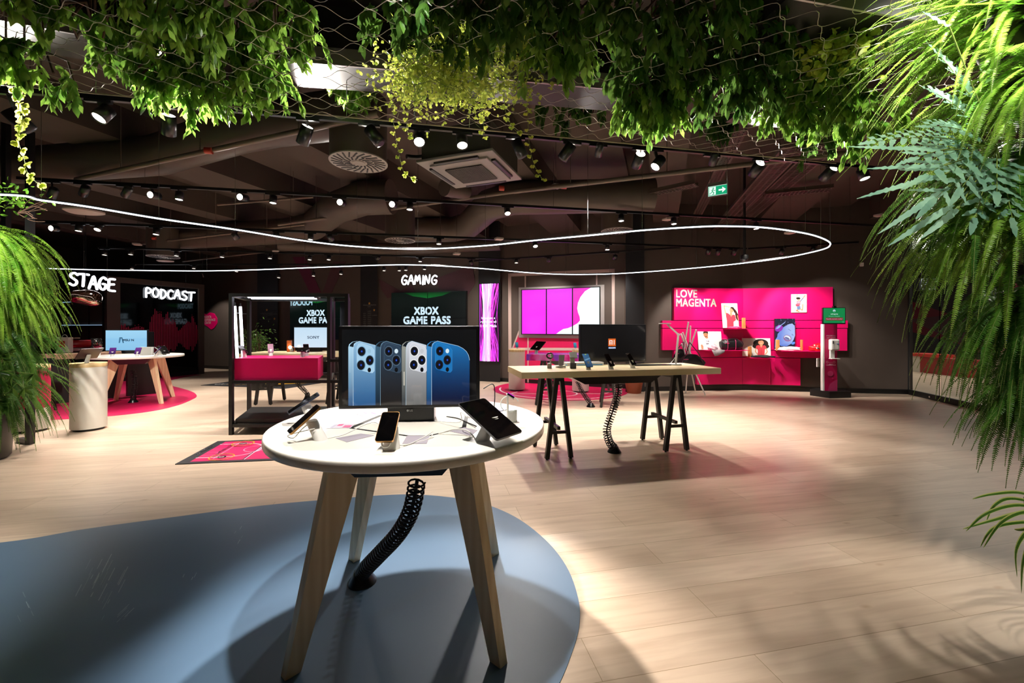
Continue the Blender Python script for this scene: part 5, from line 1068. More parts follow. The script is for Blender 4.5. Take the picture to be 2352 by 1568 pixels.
def p_red(a):
    a.rect(0, 0, 1, 1, 'e0d8d0', 'd8d0cc'); a.ell(.66, .7, .27, .26, '1e1410'); a.ell(.66, .56, .3, .18, '1e1410'); a.poly([(.52, .68), (.5, .44), (.56, .4), (.6, .6)], '241612')
    a.poly([(.5, .58), (.58, .62), (.68, .56), (.78, .62), (.84, .56), (.86, .42), (.8, .4), (.78, .1), (.8, 0), (.53, 0), (.55, .3), (.53, .42), (.47, .42)], 'c83a48')
    a.line([(.49, .44), (.46, .26), (.54, .1)], .045, SK); a.line([(.84, .44), (.88, .26), (.8, .1)], .045, SK); a.poly([(.62, .64), (.67, .46), (.73, .64)], SK); a.ell(.67, .76, .1, .13, SK); a.poly([(.58, .84), (.62, .93), (.7, .94), (.77, .84), (.7, .88)], '1e1410')
    a.line([(.64, .73), (.67, .715), (.7, .73)], .014, 'f4e8e4'); a.line([(.63, .79), (.65, .79)], .01, '1a1010'); a.line([(.69, .79), (.71, .79)], .01, '1a1010')
    a.line([(.68, .46), (.67, .05)], .008, 'a82c3a')
poster(1705.5, 776.5, 1770.5, 817.5, RA, RB, .2, 'poster of a curly haired person in a red blouse above a black folded garment', p_red, lean=.04)
def p_jump(a):
    a.rect(0, 0, 1, 1, 'e2dccc'); a.poly([(.22, .02), (.3, .4), (.34, .5), (.36, .02)], 'cfc6b4'); a.line([(.38, .98), (.34, .8)], .03, SK); a.line([(.55, .58), (.72, .74), (.88, .92)], .05, '6a6a90'); a.line([(.78, .8), (.9, .92)], .04, SK)
    a.poly([(.34, .62), (.6, .62), (.56, .4), (.3, .36), (.26, .44), (.36, .5)], 'b8566e'); a.rect(.38, .5, .56, .6, 'cf8ea0'); a.poly([(.28, .42), (.55, .4), (.5, .34), (.3, .34)], 'd03048'); a.poly([(.36, .34), (.56, .36), (.6, .22), (.52, .14), (.36, .18)], '5a7298')
    a.line([(.56, .2), (.7, .12), (.73, .3), (.74, .44)], .045, SK); a.line([(.42, .16), (.32, .1), (.5, .05)], .045, SK2); a.ell(.47, .72, .09, .09, SK); a.ell(.44, .77, .14, .06, '1a1010'); a.line([(.44, .69), (.5, .69)], .015, 'f4ece8')
poster(1817.5, 675.5, 1853, 717.5, RA, RB, .12, 'small poster of a person jumping in a checked shirt and denim shorts', p_jump)
def p_face(a):
    a.rect(0, 0, 1, 1, '1a1c34'); rng = random.Random(2)
    for i in range(60): a.circ(rng.random(), rng.uniform(.6, 1), rng.uniform(.008, .02), rng.choice(['5a5a88', '34304c', '7a7ab0', '241c2c']), n=8, layer=(i % 10 == 0))
    a.poly([(.1, .3), (.14, .5), (.3, .62), (.42, .72), (.7, .82), (.86, .84), (.98, .76), (1, .45), (.92, .3), (.8, .18), (.6, .1), (.36, .06), (.2, .14)], '9ab4f0', ['7a98e8']*4+['b0c4f8']*6+['6a88e0']*3)
    a.poly([(0, .05), (.02, .3), (.12, .4), (.2, .2), (.36, .05), (.3, 0), (0, 0)], '7a9af0'); a.poly([(.2, .16), (.4, .05), (.66, .1), (.85, .2), (.78, .14), (.6, .04), (.3, .0)], '1a1c3c')
    a.ell(.62, .36, .2, .1, 'a85a90', rot=-.5); a.ell(.62, .37, .17, .075, 'e8f0ff', rot=-.5); a.ell(.6, .34, .14, .05, '8a8ac0', rot=-.5); a.line([(.52, .4), (.72, .32)], .012, '181428')
    a.ell(.2, .68, .21, .1, 'a030b8', rot=.6); a.ell(.17, .72, .16, .035, 'a8c0ff', rot=.65); a.line([(.25, .76), (.38, .82), (.5, .88)], .02, 'a8c0ff'); a.line([(.02, .62), (.1, .72), (.2, .8)], .014, 'c030c8')
    a.line([(.66, .66), (.74, .62), (.8, .6)], .008, '3a4a88'); a.line([(.84, .5), (.86, .46), (.92, .46)], .012, '4a5aa0'); a.ell(.9, .2, .1, .04, '6aa0f8', rot=.6); a.rect(0, 0, .75, .05, '10101c')
poster(1779.5, 731.5, 1826, 801.5, RA, RB, .2, 'portrait screen showing a laughing face with magenta headphones in blue tones', p_face, name='portrait_screen', emis=True, th=.05, grp=None, cat='screen')
M_PINE = wood_mat('orange_pine_block', 'd89a5a', 'c07a3c', 'Z', 1, .5)
def block(px, pyb, A, B, off, z, label, h=.235, w=.055):
    p = PW(px, pyb, A, B, off); m = MB(); m.box((p.x, p.y, z+h/2), (w, w, h), rz=.1, bev=.003); simple(m, 'wood_block', M_PINE, label, 'ornament', 'wooden blocks on the magenta ledges')
block(1708, 752, LA, LB, .24, LZ1, 'wooden block beside the arm raised poster on the top ledge'); block(1722, 818, RA, RB, .3, LZ3, 'wooden block on the low middle ledge'); block(1786, 803, RA, RB, .32, LZ4, 'wooden block at the left end of the long right ledge'); block(1841, 803, RA, RB, .2, LZ4, 'thin wooden block right of the white folded shirt', w=.035)
def cloth(px, A, B, off, z, sx, sy, sz, m_, label, seed=1, name='folded_shirt', rz=0):
    p = PW(px, 800, A, B, off); rng = random.Random(seed); ph = [rng.uniform(0, 6) for _ in range(6)]; m = MB()
    fn = lambda v: 1+.10*math.sin(5*v.x+ph[0])+.08*math.sin(7*v.y+ph[1])+.06*math.sin(9*v.z+4*v.x+ph[2])+.05*math.sin(13*v.x+ph[3])
    m.sphere((0, 0, 0), 1, 40, 20, sc=(sx, sy, sz), fn=fn); zmin = min(v[2] for v in m.v); zl = -sz*.55
    m.v = [(Matrix.Rotation(rz, 3, 'Z')@Vector((v[0], v[1], max(v[2], zl)-zl)))+Vector((p.x, p.y, z)) for v in m.v]
    return simple(m, name, m_, label, 'clothing', 'folded clothes on the magenta ledges') if name == 'folded_shirt' else m
cloth(1688, LA, LB, .24, LZ1, .14, .1, .03, mat('pink_cloth', 'd84a78', .8, noise=.1), 'pink folded shirt on the top ledge below the arm raised poster', 1)
cloth(1814, RA, RB, .3, LZ4, .24, .1, .055, mat('white_pink_cloth', 'ecd8d8', .8, noise=.12, nscale=8), 'white folded shirt with pink print on the long right ledge', 2, rz=-.2)
cloth(1800, RA, RB, .2, LZ4, .16, .08, .06, M_BLACK, 'dark rolled garment under the portrait screen', 5, rz=-.2)
cloth(1752, RA, RB, .3, LZ3, .24, .1, .035, mat('charcoal_cloth', '1e1f22', .8, noise=.2), 'black folded garment on the low middle ledge', 3, rz=-.2)
m = cloth(1880, RA, RB, .28, LZ4, .18, .11, .1, None, '', 4, 'x'); simple(m, 'red_pouch', mat('red_glossy_fabric', 'c81820', .3, noise=.05), 'shiny red pouch at the right end of the long ledge', 'bag')
# helmet-like white and pink pack and hanging grey cloth on the left ledge
m = cloth(1637, LA, LB, .32, LZ2, .1, .09, .085, None, '', 7, 'x'); simple(m, 'beanie', mat('pale_pink_knit', 'd8b4c0', .8, noise=.2, nscale=12), 'pale pink crumpled cap in front of the bearded person poster', 'cap')
p = PW(1648, 800, LA, LB, .41); d = Vector((1, .04, 0)); m = MB(); m.add([p+Vector((-.12, 0, LZ2-p.z+.01)), p+Vector((.16, 0, LZ2-p.z+.01)), p+Vector((.14, -.03, LZ2-p.z-.04)), p+Vector((.0, -.03, LZ2-p.z-.11)), p+Vector((-.07, -.03, LZ2-p.z-.12)), p+Vector((-.12, -.02, LZ2-p.z-.02)), p+Vector((-.1, .12, LZ2-p.z+.012)), p+Vector((.14, .12, LZ2-p.z+.012))], [(0, 1, 2, 3, 4, 5), (0, 6, 7, 1)], 0, True)
o = simple(m, 'draped_cloth', mat('grey_pink_cloth', '9a9296', .8, noise=.25, nscale=14), 'grey cloth hanging over the left ledge edge beside the duffel bag', 'clothing'); sm = o.modifiers.new('thick', 'SOLIDIFY'); sm.thickness = .006
# duffel bag
def duffel(c, sx, sy, sz, label, rz=0, seed=3, name='duffel_bag', taper=0):
    rng = random.Random(seed); ph = [rng.uniform(0, 6) for _ in range(5)]; c = Vector(c); R = Matrix.Rotation(rz, 3, 'Z'); M_BAG = mat('black_bag_fabric', '121114', .45, noise=.25, nscale=14, bump=.4)
    t = thing(name, c, label, 'bag', 'black sports bags by the magenta wall'); m = MB(); fn = lambda v: (1+.05*math.sin(6*v.x+ph[0])*v.z+.05*math.sin(9*v.y+ph[1])+.04*math.sin(11*v.x+5*v.z+ph[2]))
    m.sphere((0, 0, 0), 1, 44, 22, sc=(1, 1, 1), fn=fn); P_ = []
    for v in m.v:
        v = Vector(v); e = lambda a: math.copysign(abs(a)**.5, a); P_.append(R@Vector((e(v.x)*sx*(1-taper*max(-.3, v.z)), e(v.y)*sy, max(-.92, v.z)*sz))+c+Vector((0, 0, sz*.92)))
    m.v = P_; m.build('body', M_BAG, t); M_PK = mat('pink_piping', 'd83c78', .5, noise=.05)
    for s in (() if taper else (-.62, .12)):
        m = MB(); ee = lambda q: math.copysign(abs(q)**.5, q); m.tube([c+R@Vector((sx*s, -sy*1.03*ee(math.cos(a)), sz*.92+sz*1.03*ee(math.sin(a)))) for a in np.linspace(-.9, PI-.3, 24)], .0055, 5); m.build('piping', M_PK, t)
    m = MB(); m.tube([c+R@Vector((sx*.45*math.cos(a)-.1*sx, -sy*.8, sz*1.75+sz*.16*math.sin(a))) for a in np.linspace(0, PI, 14)], .009, 6); m.build('handle', M_BAG, t)
    m = MB(); m.tube([c+R@Vector((-sx*.9+i*sx*.06, -sy*1.0, sz*1.2)) for i in range(8)], .006, 5); m.build('zip', M_PK, t)
    return t
pb = PW(1679, 803, LA, LB, .23); duffel((pb.x, pb.y, LZ2), .25, .125, .125, 'black duffel bag with pink trim lying on the left magenta ledge', .1)
# white pole rack with black bags hanging
rk = P(1588, 830, 8.75); t = thing('pole_rack', (rk.x, rk.y, 0), 'rack of crossed white poles standing before the left of the magenta wall', 'rack')
def pole(pa, pb, Ya, Yb, r=.014, nm='pole'): m = MB(); m.cyl(P(*pa, Ya), P(*pb, Yb), r, 10); m.build(nm, M_WPLA, t)
f1 = FL(1620, 907); f2 = FL(1575, 902.5); f3 = FL(1597, 897)
for top, bot in (((1581, 739), (1566, 830)), ((1586, 748), (1583, 845)), ((1599, 757), (1580, 815)), ((1564, 766), (1592, 845)), ((1568, 763), (1600, 850)), ((1566, 789), (1583, 840))):
    m = MB(); a_, b_ = P(*top, 8.7), P(*bot, 8.9); m.cyl(b_, a_, .016, 10); m.build('pole', M_WPLA, t)
for f, tp in ((f1, (1590, 840)), (f2, (1580, 840)), (f3, (1585, 840))): m = MB(); m.cyl(Vector((f.x, f.y, 0)), P(*tp, 8.85), .014, 10); m.build('leg', M_WPLA, t)
def hangbag(pxc, pyt, pyb, Y, w, d, label, strap_top, rz=0, seed=1):
    c = P(pxc, pyb, Y); hgt_ = (pyb-pyt)/F*Y; t = duffel(c, w/2, d/2, hgt_/2, label, rz, seed, 'hanging_bag', .5); tp = P(*strap_top, Y)
    for s in (-.5, .4): m = MB(); m.tube([c+Vector((w*s, -d/2, hgt_*.3)), c+Vector((w*s*.6, -d*.45, hgt_)), tp], .009, 6); m.build('strap', mat('black_strap_pink_edge', '3a1426', .5, noise=.1), t)
hangbag(1588, 812, 842, 8.45, .48, .2, 'black bag with pink seams hanging at the front of the white pole rack', (1584, 786), .1)
hangbag(1561, 800, 828, 8.75, .2, .14, 'smaller black bag hanging behind on the left of the white pole rack', (1572, 782), .1, 5)

# ---------------------------------------------------------------- hygiene kiosk
kb = FL(1912, 914); k0 = FL(1868, 909); t = thing('hygiene_kiosk', (6.55, 8.7, 0), 'magenta hand gel stand with green screen on a black base right of the magenta wall', 'kiosk')
m = MB(); m.prism([(6.24, 8.80), (6.38, 8.44), (6.86, 8.50), (6.96, 8.80), (6.50, 8.98)], 0, .13); m.build('base', M_BLACK, t)
yk = 8.58; bl = P(1894, 899, yk); br = P(1923, 901, yk-.02); tl = P(1894, 768, yk); bl.z = br.z = .13; tl.z = 1.28
m = MB(); panel(m, bl, br, Vector((bl.x, bl.y, 1.50)), .06); m.build('column', mat('kiosk_magenta', 'b00a4c', .3, noise=.04), t)
m = MB(); panel(m, bl-Vector((.03, 0, 0)), bl-Vector((.002, 0, 0)), Vector((bl.x-.03, bl.y, 1.49)), .07); m.build('white_edge', M_WPLA, t)
a = Art(bl, br-bl, Vector((0, 0, 1.17)), step=.0006); a.text('MYSLÍME NA', .15, .95, .022, 'e8c8d4', w=.7, bold=0.048); a.text('VAŠE ZDRAVÍ', .15, .915, .022, 'e8c8d4', w=.7, bold=0.048)
for u in (.2, .75): a.ring(u, .5, .016, .004, 'e8c8d4')
a.line([(.32, .495), (.62, .495)], .003, 'e8c8d4'); a.rect(.35, .46, .65, .467, 'e8c8d4'); a.rect(.12, .445, .88, .453, 'e8c8d4'); a.circ(.45, .3, .048, 'c03468'); a.circ(.62, .22, .014, 'b82a5e'); a.poly([(.25, 0), (.4, .12), (.8, .18), (1, .2), (1, 0)], 'b43064'); a.build('print', M_PRINT, t)
dc = (bl+br)/2+Vector((.025, -.05, 0)); m = MB(); m.box((dc.x, dc.y, 1.07), (.17, .1, .23), bev=.03); d_ = m.build('dispenser', M_WPLA, t)
m = MB(); m.box((dc.x-.055, dc.y-.052, 1.12), (.018, .004, .06), bev=.004); m.build('level_window', M_BLKPLA, d_)
m = MB(); m.box((dc.x+.04, dc.y-.052, 1.09), (.045, .003, .012)); m.build('blue_mark', mat('blue_mark', '3a6ab0', .4, noise=.02), d_)
m = MB(); m.box((dc.x-.035, dc.y+.01, .87), (.09, .04, .17), bev=.01); m.box((dc.x+.0, dc.y-.01, .79), (.17, .09, .014), bev=.004); m.build('drip_tray', M_WPLA, t)
def green(a):
    a.rect(0, 0, 1, 1, '0a8a48'); a.circ(.5, .82, .08, 'c8e8f4'); a.circ(.5, .79, .04, '0a8a48'); a.text('VÍTEJTE', .33, .54, .1, 'd0f0e8', w=.34, bold=0.048); a.text('Prosíme vstupujte', .25, .42, .06, 'a8e0c8', w=.5)
    a.rect(.1, .18, .9, .36, '8c1c24'); a.text('Nasaďte si prosím roušku!', .13, .23, .08, 'd0d8e8', w=.74, bold=0.024); a.text('více', .86, .05, .04, 'c8f0e0', w=.1)
bl = P(1890, 744, 8.45); br = P(1942, 744.5, 8.40); br.z = bl.z
x = (br-bl).normalized(); n = x.cross(Vector((0, 0, 1))); m = MB(); panel(m, bl, br, bl+Vector((0, 0, .33)), .04); sc_ = m.build('screen_housing', M_BLKPLA, t)
a = Art(bl+n*.001+x*.01+Vector((0, 0, .02)), x*((br-bl).length-.02), Vector((0, 0, .30)), n=n, step=.0006); green(a); a.build('screen', vcol_mat('green_screen_picture', .9, .2), sc_)
m = MB(); m.box((bl+br)/2+Vector((0, 0, .345)), (.06, .04, .03)); m.build('sensor', M_BLKPLA, t)
m = MB()
for zz in (1.0, .78, .76, .68): m.box((bl.x-.02, 8.56, zz), (.06, .02, .03 if zz != .68 else .12), rz=.3)
m.build('leaflet_holders', M_WPLA, t)
m = MB(); m.box((7.55, 9.07, 2.78), (.06, .04, .08), rz=-.17, bev=.006); simple(m, 'motion_sensor', M_WPLA, 'small white box high on the wall right of the magenta panels', 'sensor')

# ================================================================ OVERHEAD: LIGHT RING, TRACKS, DUCTS
ORD = ['first', 'second', 'third', 'fourth', 'fifth', 'sixth', 'seventh', 'eighth', 'ninth', 'tenth', 'eleventh', 'twelfth', 'thirteenth', 'fourteenth', 'fifteenth', 'sixteenth']
LP = [(0, 447), (95, 460), (210, 476), (365, 502), (540, 527), (700, 553), (820, 566), (960, 572), (1115, 564), (1230, 552), (1350, 541), (1475, 529), (1600, 521), (1670, 519.5), (1760, 523), (1850, 536), (1895, 550), (1907, 562), (1885, 574), (1800, 592), (1700, 605), (1600, 615), (1500, 623), (1400, 629), (1300, 630), (1215, 626), (1100, 616), (1000, 610), (910, 608), (780, 612), (700, 615), (600, 619), (475, 622), (330, 621), (165, 618)]
LZ = 2.5
lp = [PZ(x, y, LZ) for x, y in LP]+[Vector((-9.6, 7.2, LZ)), Vector((-9.8, 5.4, LZ)), Vector((-8.2, 3.9, LZ)), Vector((-5.8, 3.35, LZ))]
t = thing('ring_light', (lp[13]+lp[30])/2, 'thin glowing white curved light line hanging in a long loop across the shop', 'light')
M_RING = mat('ring_light_glow', 'ffffff', .4, emit='e8f4ff', es=4.6)
sp = smooth(lp, 8, True); m = MB(); m.tube(sp, .0072, 8, closed=True); m.build('light_line', M_RING, t)
m = MB(); m.tube([p+Vector((0, 0, .014)) for p in sp], .006, 6, closed=True); m.build('carrier', M_BLACK, t)
wi = [1, 3, 4, 6, 7, 8, 10, 11, 13, 15, 17, 18, 19, 20, 21, 23, 24, 25, 26, 28, 29, 30, 32, 33]
for i in wi: p = lp[i]; m = MB(); m.cyl(p+Vector((0, 0, .01)), Vector((p.x, p.y, CH)), .0022, 4); m.build('hanging_wire', M_STEEL, t)

M_TRK = mat('track_black', '0b0b0b', .35, noise=.1); M_HEAD = mat('spotlight_black', '141416', .35, noise=.05, coat=.2)
tracks = {}
def track(key, a, b, z, label, drops=5, zb=None):
    p0, p1 = PZ(*a, z), PZ(*b, zb or z); tracks[key] = (p0, p1); t = thing('light_track', (p0+p1)/2, label, 'light track', 'black ceiling light tracks'); m = MB(); m.bar(p0, p1, .034, .034); m.build('rail', M_TRK, t)
    for i in range(drops): p = p0.lerp(p1, (i+.5)/drops); m = MB(); m.cyl(p, Vector((p.x, p.y, CH)), .003, 4); m.build('hanging_wire', M_STEEL, t)
def on_track(key, px):
    p0, p1 = tracks[key]; k = (px-HX)/F; d = p1-p0; s = (k*p0.y-p0.x)/(d.x-k*d.y); return p0+d*s
AIM = {'down': (0, -.12, -1), 'downcam': (.1, -.5, -.85), 'cam': (.02, -.97, -.18), 'away': (.1, .7, -.7), 'side': (-.75, .45, -.5), 'wall': (.0, .62, -.78)}
proto_head = {}
def head(key, px, py, aim, label, r=.045, L=.14, lens=None, dropz=None):
    tp = on_track(key, px); lp_ = P(px, py, tp.y); a = Vector(AIM[aim] if isinstance(aim, str) else aim).normalized(); kk = (round(r, 3), round(L, 3), aim if isinstance(aim, str) else tuple(aim), lens)
    back = lp_-a*L
    t = thing('track_spotlight', lp_, label, 'spotlight', 'black cylinder spotlights on the ceiling tracks')
    if kk not in proto_head:
        M = a.to_track_quat('Z', 'Y').to_matrix()
        m = MB(); m.lathe([(r*.55, -L), (r, -L+.01), (r, 0), (r*.9, 0), (r*.86, -.012)], n=20, M=M, cap=True); h_ = m.build('housing', M_HEAD, t, local=True)
        m = MB(); m.lathe([(.0001, -.008), (r*.86, -.008)], n=20, M=M, cap=False); l_ = m.build('lens', lens or M_LENS, t, local=True); proto_head[kk] = (h_.data, l_.data)
    else:
        for nm, me in zip(('housing', 'lens'), proto_head[kk]): o = link(bpy.data.objects.new(nm, me)); o.parent = t
    m = MB(); pv = lp_-a*L*.55; m.bar(pv, Vector((tp.x, tp.y, tp.z-.015)), .012, .03); m.build('bracket', M_HEAD, t)
    m = MB(); td = (tracks[key][1]-tracks[key][0]).normalized(); m.bar(tp-td*.09-Vector((0, 0, .025)), tp+td*.09-Vector((0, 0, .025)), .028, .022); m.build('adapter', M_HEAD, t)
    return lp_, a
track('A', (-160, 190), (2010, 386), 3.2, 'nearest black light track running the full width under the leaf canopy', 7)
# front row
BEAM = {18: P(30, 190, 2.55), 387: P(430, 205, 2.8), 707: P(800, 130, 2.95), 848: P(640, 130, 2.8), 1184: P(1020, 215, 2.75), 1314: P(1480, 245, 2.9), 1472: P(1580, 235, 2.9), 1747: P(1850, 245, 3.0), 1915: P(1960, 275, 3.05)}
FR = [(18, 252, (-.35, -.55, .65), 'u', 'black spotlight at the far left pointing up into the leaves', 55, (-.3, -.6, .7)),
      (226, 272, (-.18, -.5, -.85), 'd', 'black spotlight tilted down, second from the left on the nearest track', 100, None),
      (387, 263, (.4, -.5, .75), 'u', 'long black spotlight pointing up at the bright leaves left of centre', 60, None),
      (707, 289, (.5, -.42, .75), 'u', 'black spotlight pointing up at the bright metal fascia', 60, None),
      (848, 296, (-.62, .05, .78), 'u', 'black spotlight leaning right with its lamp up, before the round diffuser', 40, None),
      (963, 327, (.13, -.56, -.82), 'd', 'lit spotlight facing the viewer, left of the air conditioner', 270, None),
      (1062, 335, (.12, -.35, -.93), 'd', 'lit spotlight facing down over the air conditioner', 50, None),
      (1184, 322, (-.45, -.15, .88), 'u', 'black spotlight leaning right with its lamp up, right of the air conditioner', 60, None),
      (1314, 331, (.55, -.3, .75), 'u', 'black spotlight pointing up right beneath the bright leaf cluster', 60, None),
      (1374, 358, (0, .7, -.5), 'd', 'small black spotlight facing away, right of the tilted one', 60, None),
      (1472, 352, (.02, -.8, .42), 'c', 'glaring spotlight facing the viewer above its dark body, centre right', 50, None),
      (1504, 384, (-.55, -.2, -.7), 'd', 'unlit looking spotlight tilted down left beside the glaring one', 14, None),
      (1635, 378, (.1, .7, -.55), 'd', 'small black spotlight facing away above the exit sign', 60, None),
      (1747, 373, (.05, -.8, .42), 'c', 'glaring spotlight facing the viewer right of the exit sign', 50, None),
      (1915, 385, (.1, -.8, .42), 'c', 'glaring spotlight facing the viewer next to the right ferns', 50, None),
      (1987, 411, (.1, -.25, -.95), 'd', 'spotlight facing down under the blue green fern leaves at right', 30, None)]
for i, (px, py, a, kind, lab, pw, _) in enumerate(FR):
    big = kind == 'u'; l, av = head('A', px, py, a, lab, .052 if i not in (9, 12) else .036, .17 if kind in 'uc' else .13)
    tgt = BEAM.get(px) or (l+av*2)
    spot(l+av*.015, tgt, pw*(1.0 if kind == 'd' else 3.0), (46 if px == 963 else 60) if kind == 'd' else 52, .6)
track('B', (40, 409), (2352, 537), 3.2, 'second black light track from the front', 6)
for i, (px, py, a, pw) in enumerate([(118, 452, 'side', 0), (190, 447, 'side', 0), (287, 449, 'side', 0), (344, 447, 'cam', 9), (411, 459, 'down', 130), (550, 452, 'cam', 9), (627, 467, 'down', 130), (780, 464, 'cam', 9), (900, 469, 'cam', 9), (941, 482, 'down', 140), (1166, 491, 'downcam', 120), (1427, 508, 'down', 140), (1548, 515, 'down', 140), (1737, 526, 'down', 160)]):
    l, av = head('B', px, py, a, 'black spotlight on the second track, %s from the left' % ORD[i], .045, .15 if a in ('cam', 'side') else .11, M_LENS if pw else M_LENSDIM)
    if pw: spot(l+av*.015, l+av*2, pw*.85, 84, .95)
track('C', (60, 507), (1715, 571), 3.0, 'third black light track from the front', 5)
for i, (px, py, a, pw) in enumerate([(116, 524, 'cam', 15), (180, 531, 'down', 130), (223, 528, 'downcam', 60), (358, 539, 'down', 90), (545, 548, 'away', 0), (640, 547, 'away', 0), (713, 551, 'down', 110), (762, 552, 'away', 0), (1008, 561, 'down', 110), (1230, 566, 'downcam', 90), (1395, 574, 'down', 90), (1625, 583, 'wall', 70), (1647, 584, 'wall', 60), (1684, 584, 'wall', 90)]):
    l, av = head('C', px, py, a, 'black spotlight on the third track, %s from the left' % ORD[i], .045, .11, M_LENS if pw else M_LENSDIM)
    if pw: spot(l+av*.015, (l+av*2.0 if a != 'wall' else ({1625: 3.9, 1647: 4.9, 1684: 5.8}[px], 9.4, 1.25)), pw*(.85 if a != 'wall' else 1), 86 if a != 'wall' else 60, .5 if a == 'wall' else .95)
track('D', (225, 568), (1158, 594), 3.0, 'fourth black light track from the front', 4)
for i, (px, py, a, pw) in enumerate([(240, 586, 'down', 70), (300, 585, 'down', 0), (405, 588, 'down', 90), (510, 591, 'down', 90), (620, 594, 'down', 0), (711, 597, 'down', 100), (755, 597, 'down', 0), (865, 595, 'side', 0), (965, 601, 'down', 90), (1083, 607, 'away', 60)]):
    l, av = head('D', px, py, a, 'black spotlight on the fourth track, %s from the left' % ORD[i], .045, .1, M_LENSDIM)
    if pw: spot(l+av*.015, l+av*2, pw*.9, 90, .95)
track('E', (1090, 599), (1563, 568), 3.0, 'black light track running along the court wall', 3)
for i, (px, py, a, pw) in enumerate([(1186, 604, 'down', 90), (1260, 600, 'wall', 90), (1412, 595, 'wall', 70)]):
    l, av = head('E', px, py, a, 'black spotlight on the court wall track, %s from the left' % ORD[i], .045, .1, M_LENSDIM)
    if pw: spot(l+av*.015, l+av*2, pw*.9, 90, .95)
track('G', (1718, 571), (1972, 556), 3.0, 'short black light track over the right of the magenta wall', 2)
for i, (px, py, pw) in enumerate([(1793, 583, 90), (1865, 578, 30)]):
    l, av = head('G', px, py, 'wall', 'black spotlight on the short right track, %s from the left' % ORD[i], .045, .1, M_LENSDIM)
    spot(l+av*.015, (6.5+i*.8, 9.3, 1.2), pw, 60, .5)
track('H', (285, 606), (1010, 608), 3.0, 'farthest black light track before the back wall', 4)
for i, (px, py, pw) in enumerate([(303, 618, 40), (445, 617, 60), (543, 624, 0), (640, 638, 60), (720, 634, 0), (783, 630, 60), (882, 622, 0), (917, 622, 0), (932, 621, 50), (975, 619, 50)]):
    l, av = head('H', px, py, 'down', 'black spotlight on the farthest track, %s from the left' % ORD[i], .045, .1, M_LENSDIM)
    if pw: spot(l+av*.015, l+av*2, pw, 75, .6)
spot((-9.7, 13.2, 3.0), (-10.0, 14.2, 1.4), 70, 60, .5)     # the small lamp that lights the magenta blob
m = MB(); m.cyl((-9.7, 13.2, 3.0), (-9.7, 13.15, 3.12), .05, 14); m.cyl((-9.7, 13.15, 3.12), (-9.7, 13.15, CH), .012, 6); simple(m, 'ceiling_spotlight', M_HEAD, 'single spotlight on a stem lighting the magenta blob on the far left wall', 'spotlight')

# ---------------------------------------------------------------- ducts and pipes
def duct(pts, r, label, m_=None, n=20, name='air_duct', grp='round brown air ducts under the ceiling'):
    m = MB(); m.tube(pts, r, n); return simple(m, name, m_ or M_DUCT, label, 'duct' if name == 'air_duct' else 'pipe', grp)
zc = 3.62
duct([PZ(800, 262, zc), PZ(620, 285, zc), PZ(545, 300, zc), PZ(360, 358, zc), PZ(100, 378, zc), PZ(-250, 380, zc)], .24, 'thick round brown duct crossing the upper left of the ceiling')
duct([PZ(420, 545, 3.5), PZ(660, 530, 3.5), PZ(720, 520, 3.5), PZ(770, 478, 3.5), PZ(835, 455, 3.5), PZ(900, 452, 3.5)], .27, 'bent brown duct left of the small round diffuser')
duct([PZ(945, 528, 3.5), PZ(1040, 527, 3.5), PZ(1075, 518, 3.5), PZ(1125, 470, 3.5), PZ(1180, 455, 3.5), PZ(1500, 448, 3.5)], .26, 'bent brown duct right of the small round diffuser')
duct([PZ(640, 560, 3.45), PZ(880, 572, 3.45), PZ(1150, 560, 3.45)], .16, 'thin brown duct below the bent ducts in the middle')
PG = 'thin brown pipes under the ceiling'
def pipe(a, b, z, label, r=.022): 
    p0, p1 = PZ(*a, z), PZ(*b, z); t = thing('ceiling_pipe', (p0+p1)/2, label, 'pipe', PG); m = MB(); m.cyl(p0, p1, r, 10); m.build('tube', M_PIPE, t)
    for s in (.2, .5, .8): p = p0.lerp(p1, s); m = MB(); m.cyl(p, Vector((p.x, p.y, CH)), .006, 5); m.build('hanger', M_PIPE, t)
    return p0, p1
pipe((175, 412), (870, 262), 3.35, 'brown sprinkler pipe rising from the left towards the round diffuser', .028)
pipe((640, 516), (1180, 440), 3.3, 'brown pipe passing under the air conditioner, left half', .026)
pipe((1180, 440), (1990, 346), 3.3, 'brown pipe running right towards the hanging ferns', .03)
pipe((330, 560), (700, 515), 3.3, 'brown pipe across the left middle of the ceiling', .022); pipe((420, 600), (640, 575), 3.2, 'brown pipe low in the left distance', .02)
pipe((500, 470), (720, 452), 3.6, 'brown pipe beside the beams left of centre', .02)
M_RED = mat('red_coupling', 'a83420', .45, noise=.05)
for (x, y, lab) in [(479, 346, 'red pipe coupling on the rising left sprinkler pipe'), (1152, 432, 'red pipe coupling under the air conditioner'), (1295, 428, 'small red tag on the right pipe'), (354, 547, 'red pipe coupling low on the left'), (831, 488, 'red pipe coupling left of the small diffuser')]:
    p = PZ(x, y, 3.33); m = MB(); m.cyl(p-U*.035, p+U*.035, .035, 12); simple(m, 'pipe_coupling', M_RED, lab, 'pipe fitting', 'red pipe couplings')
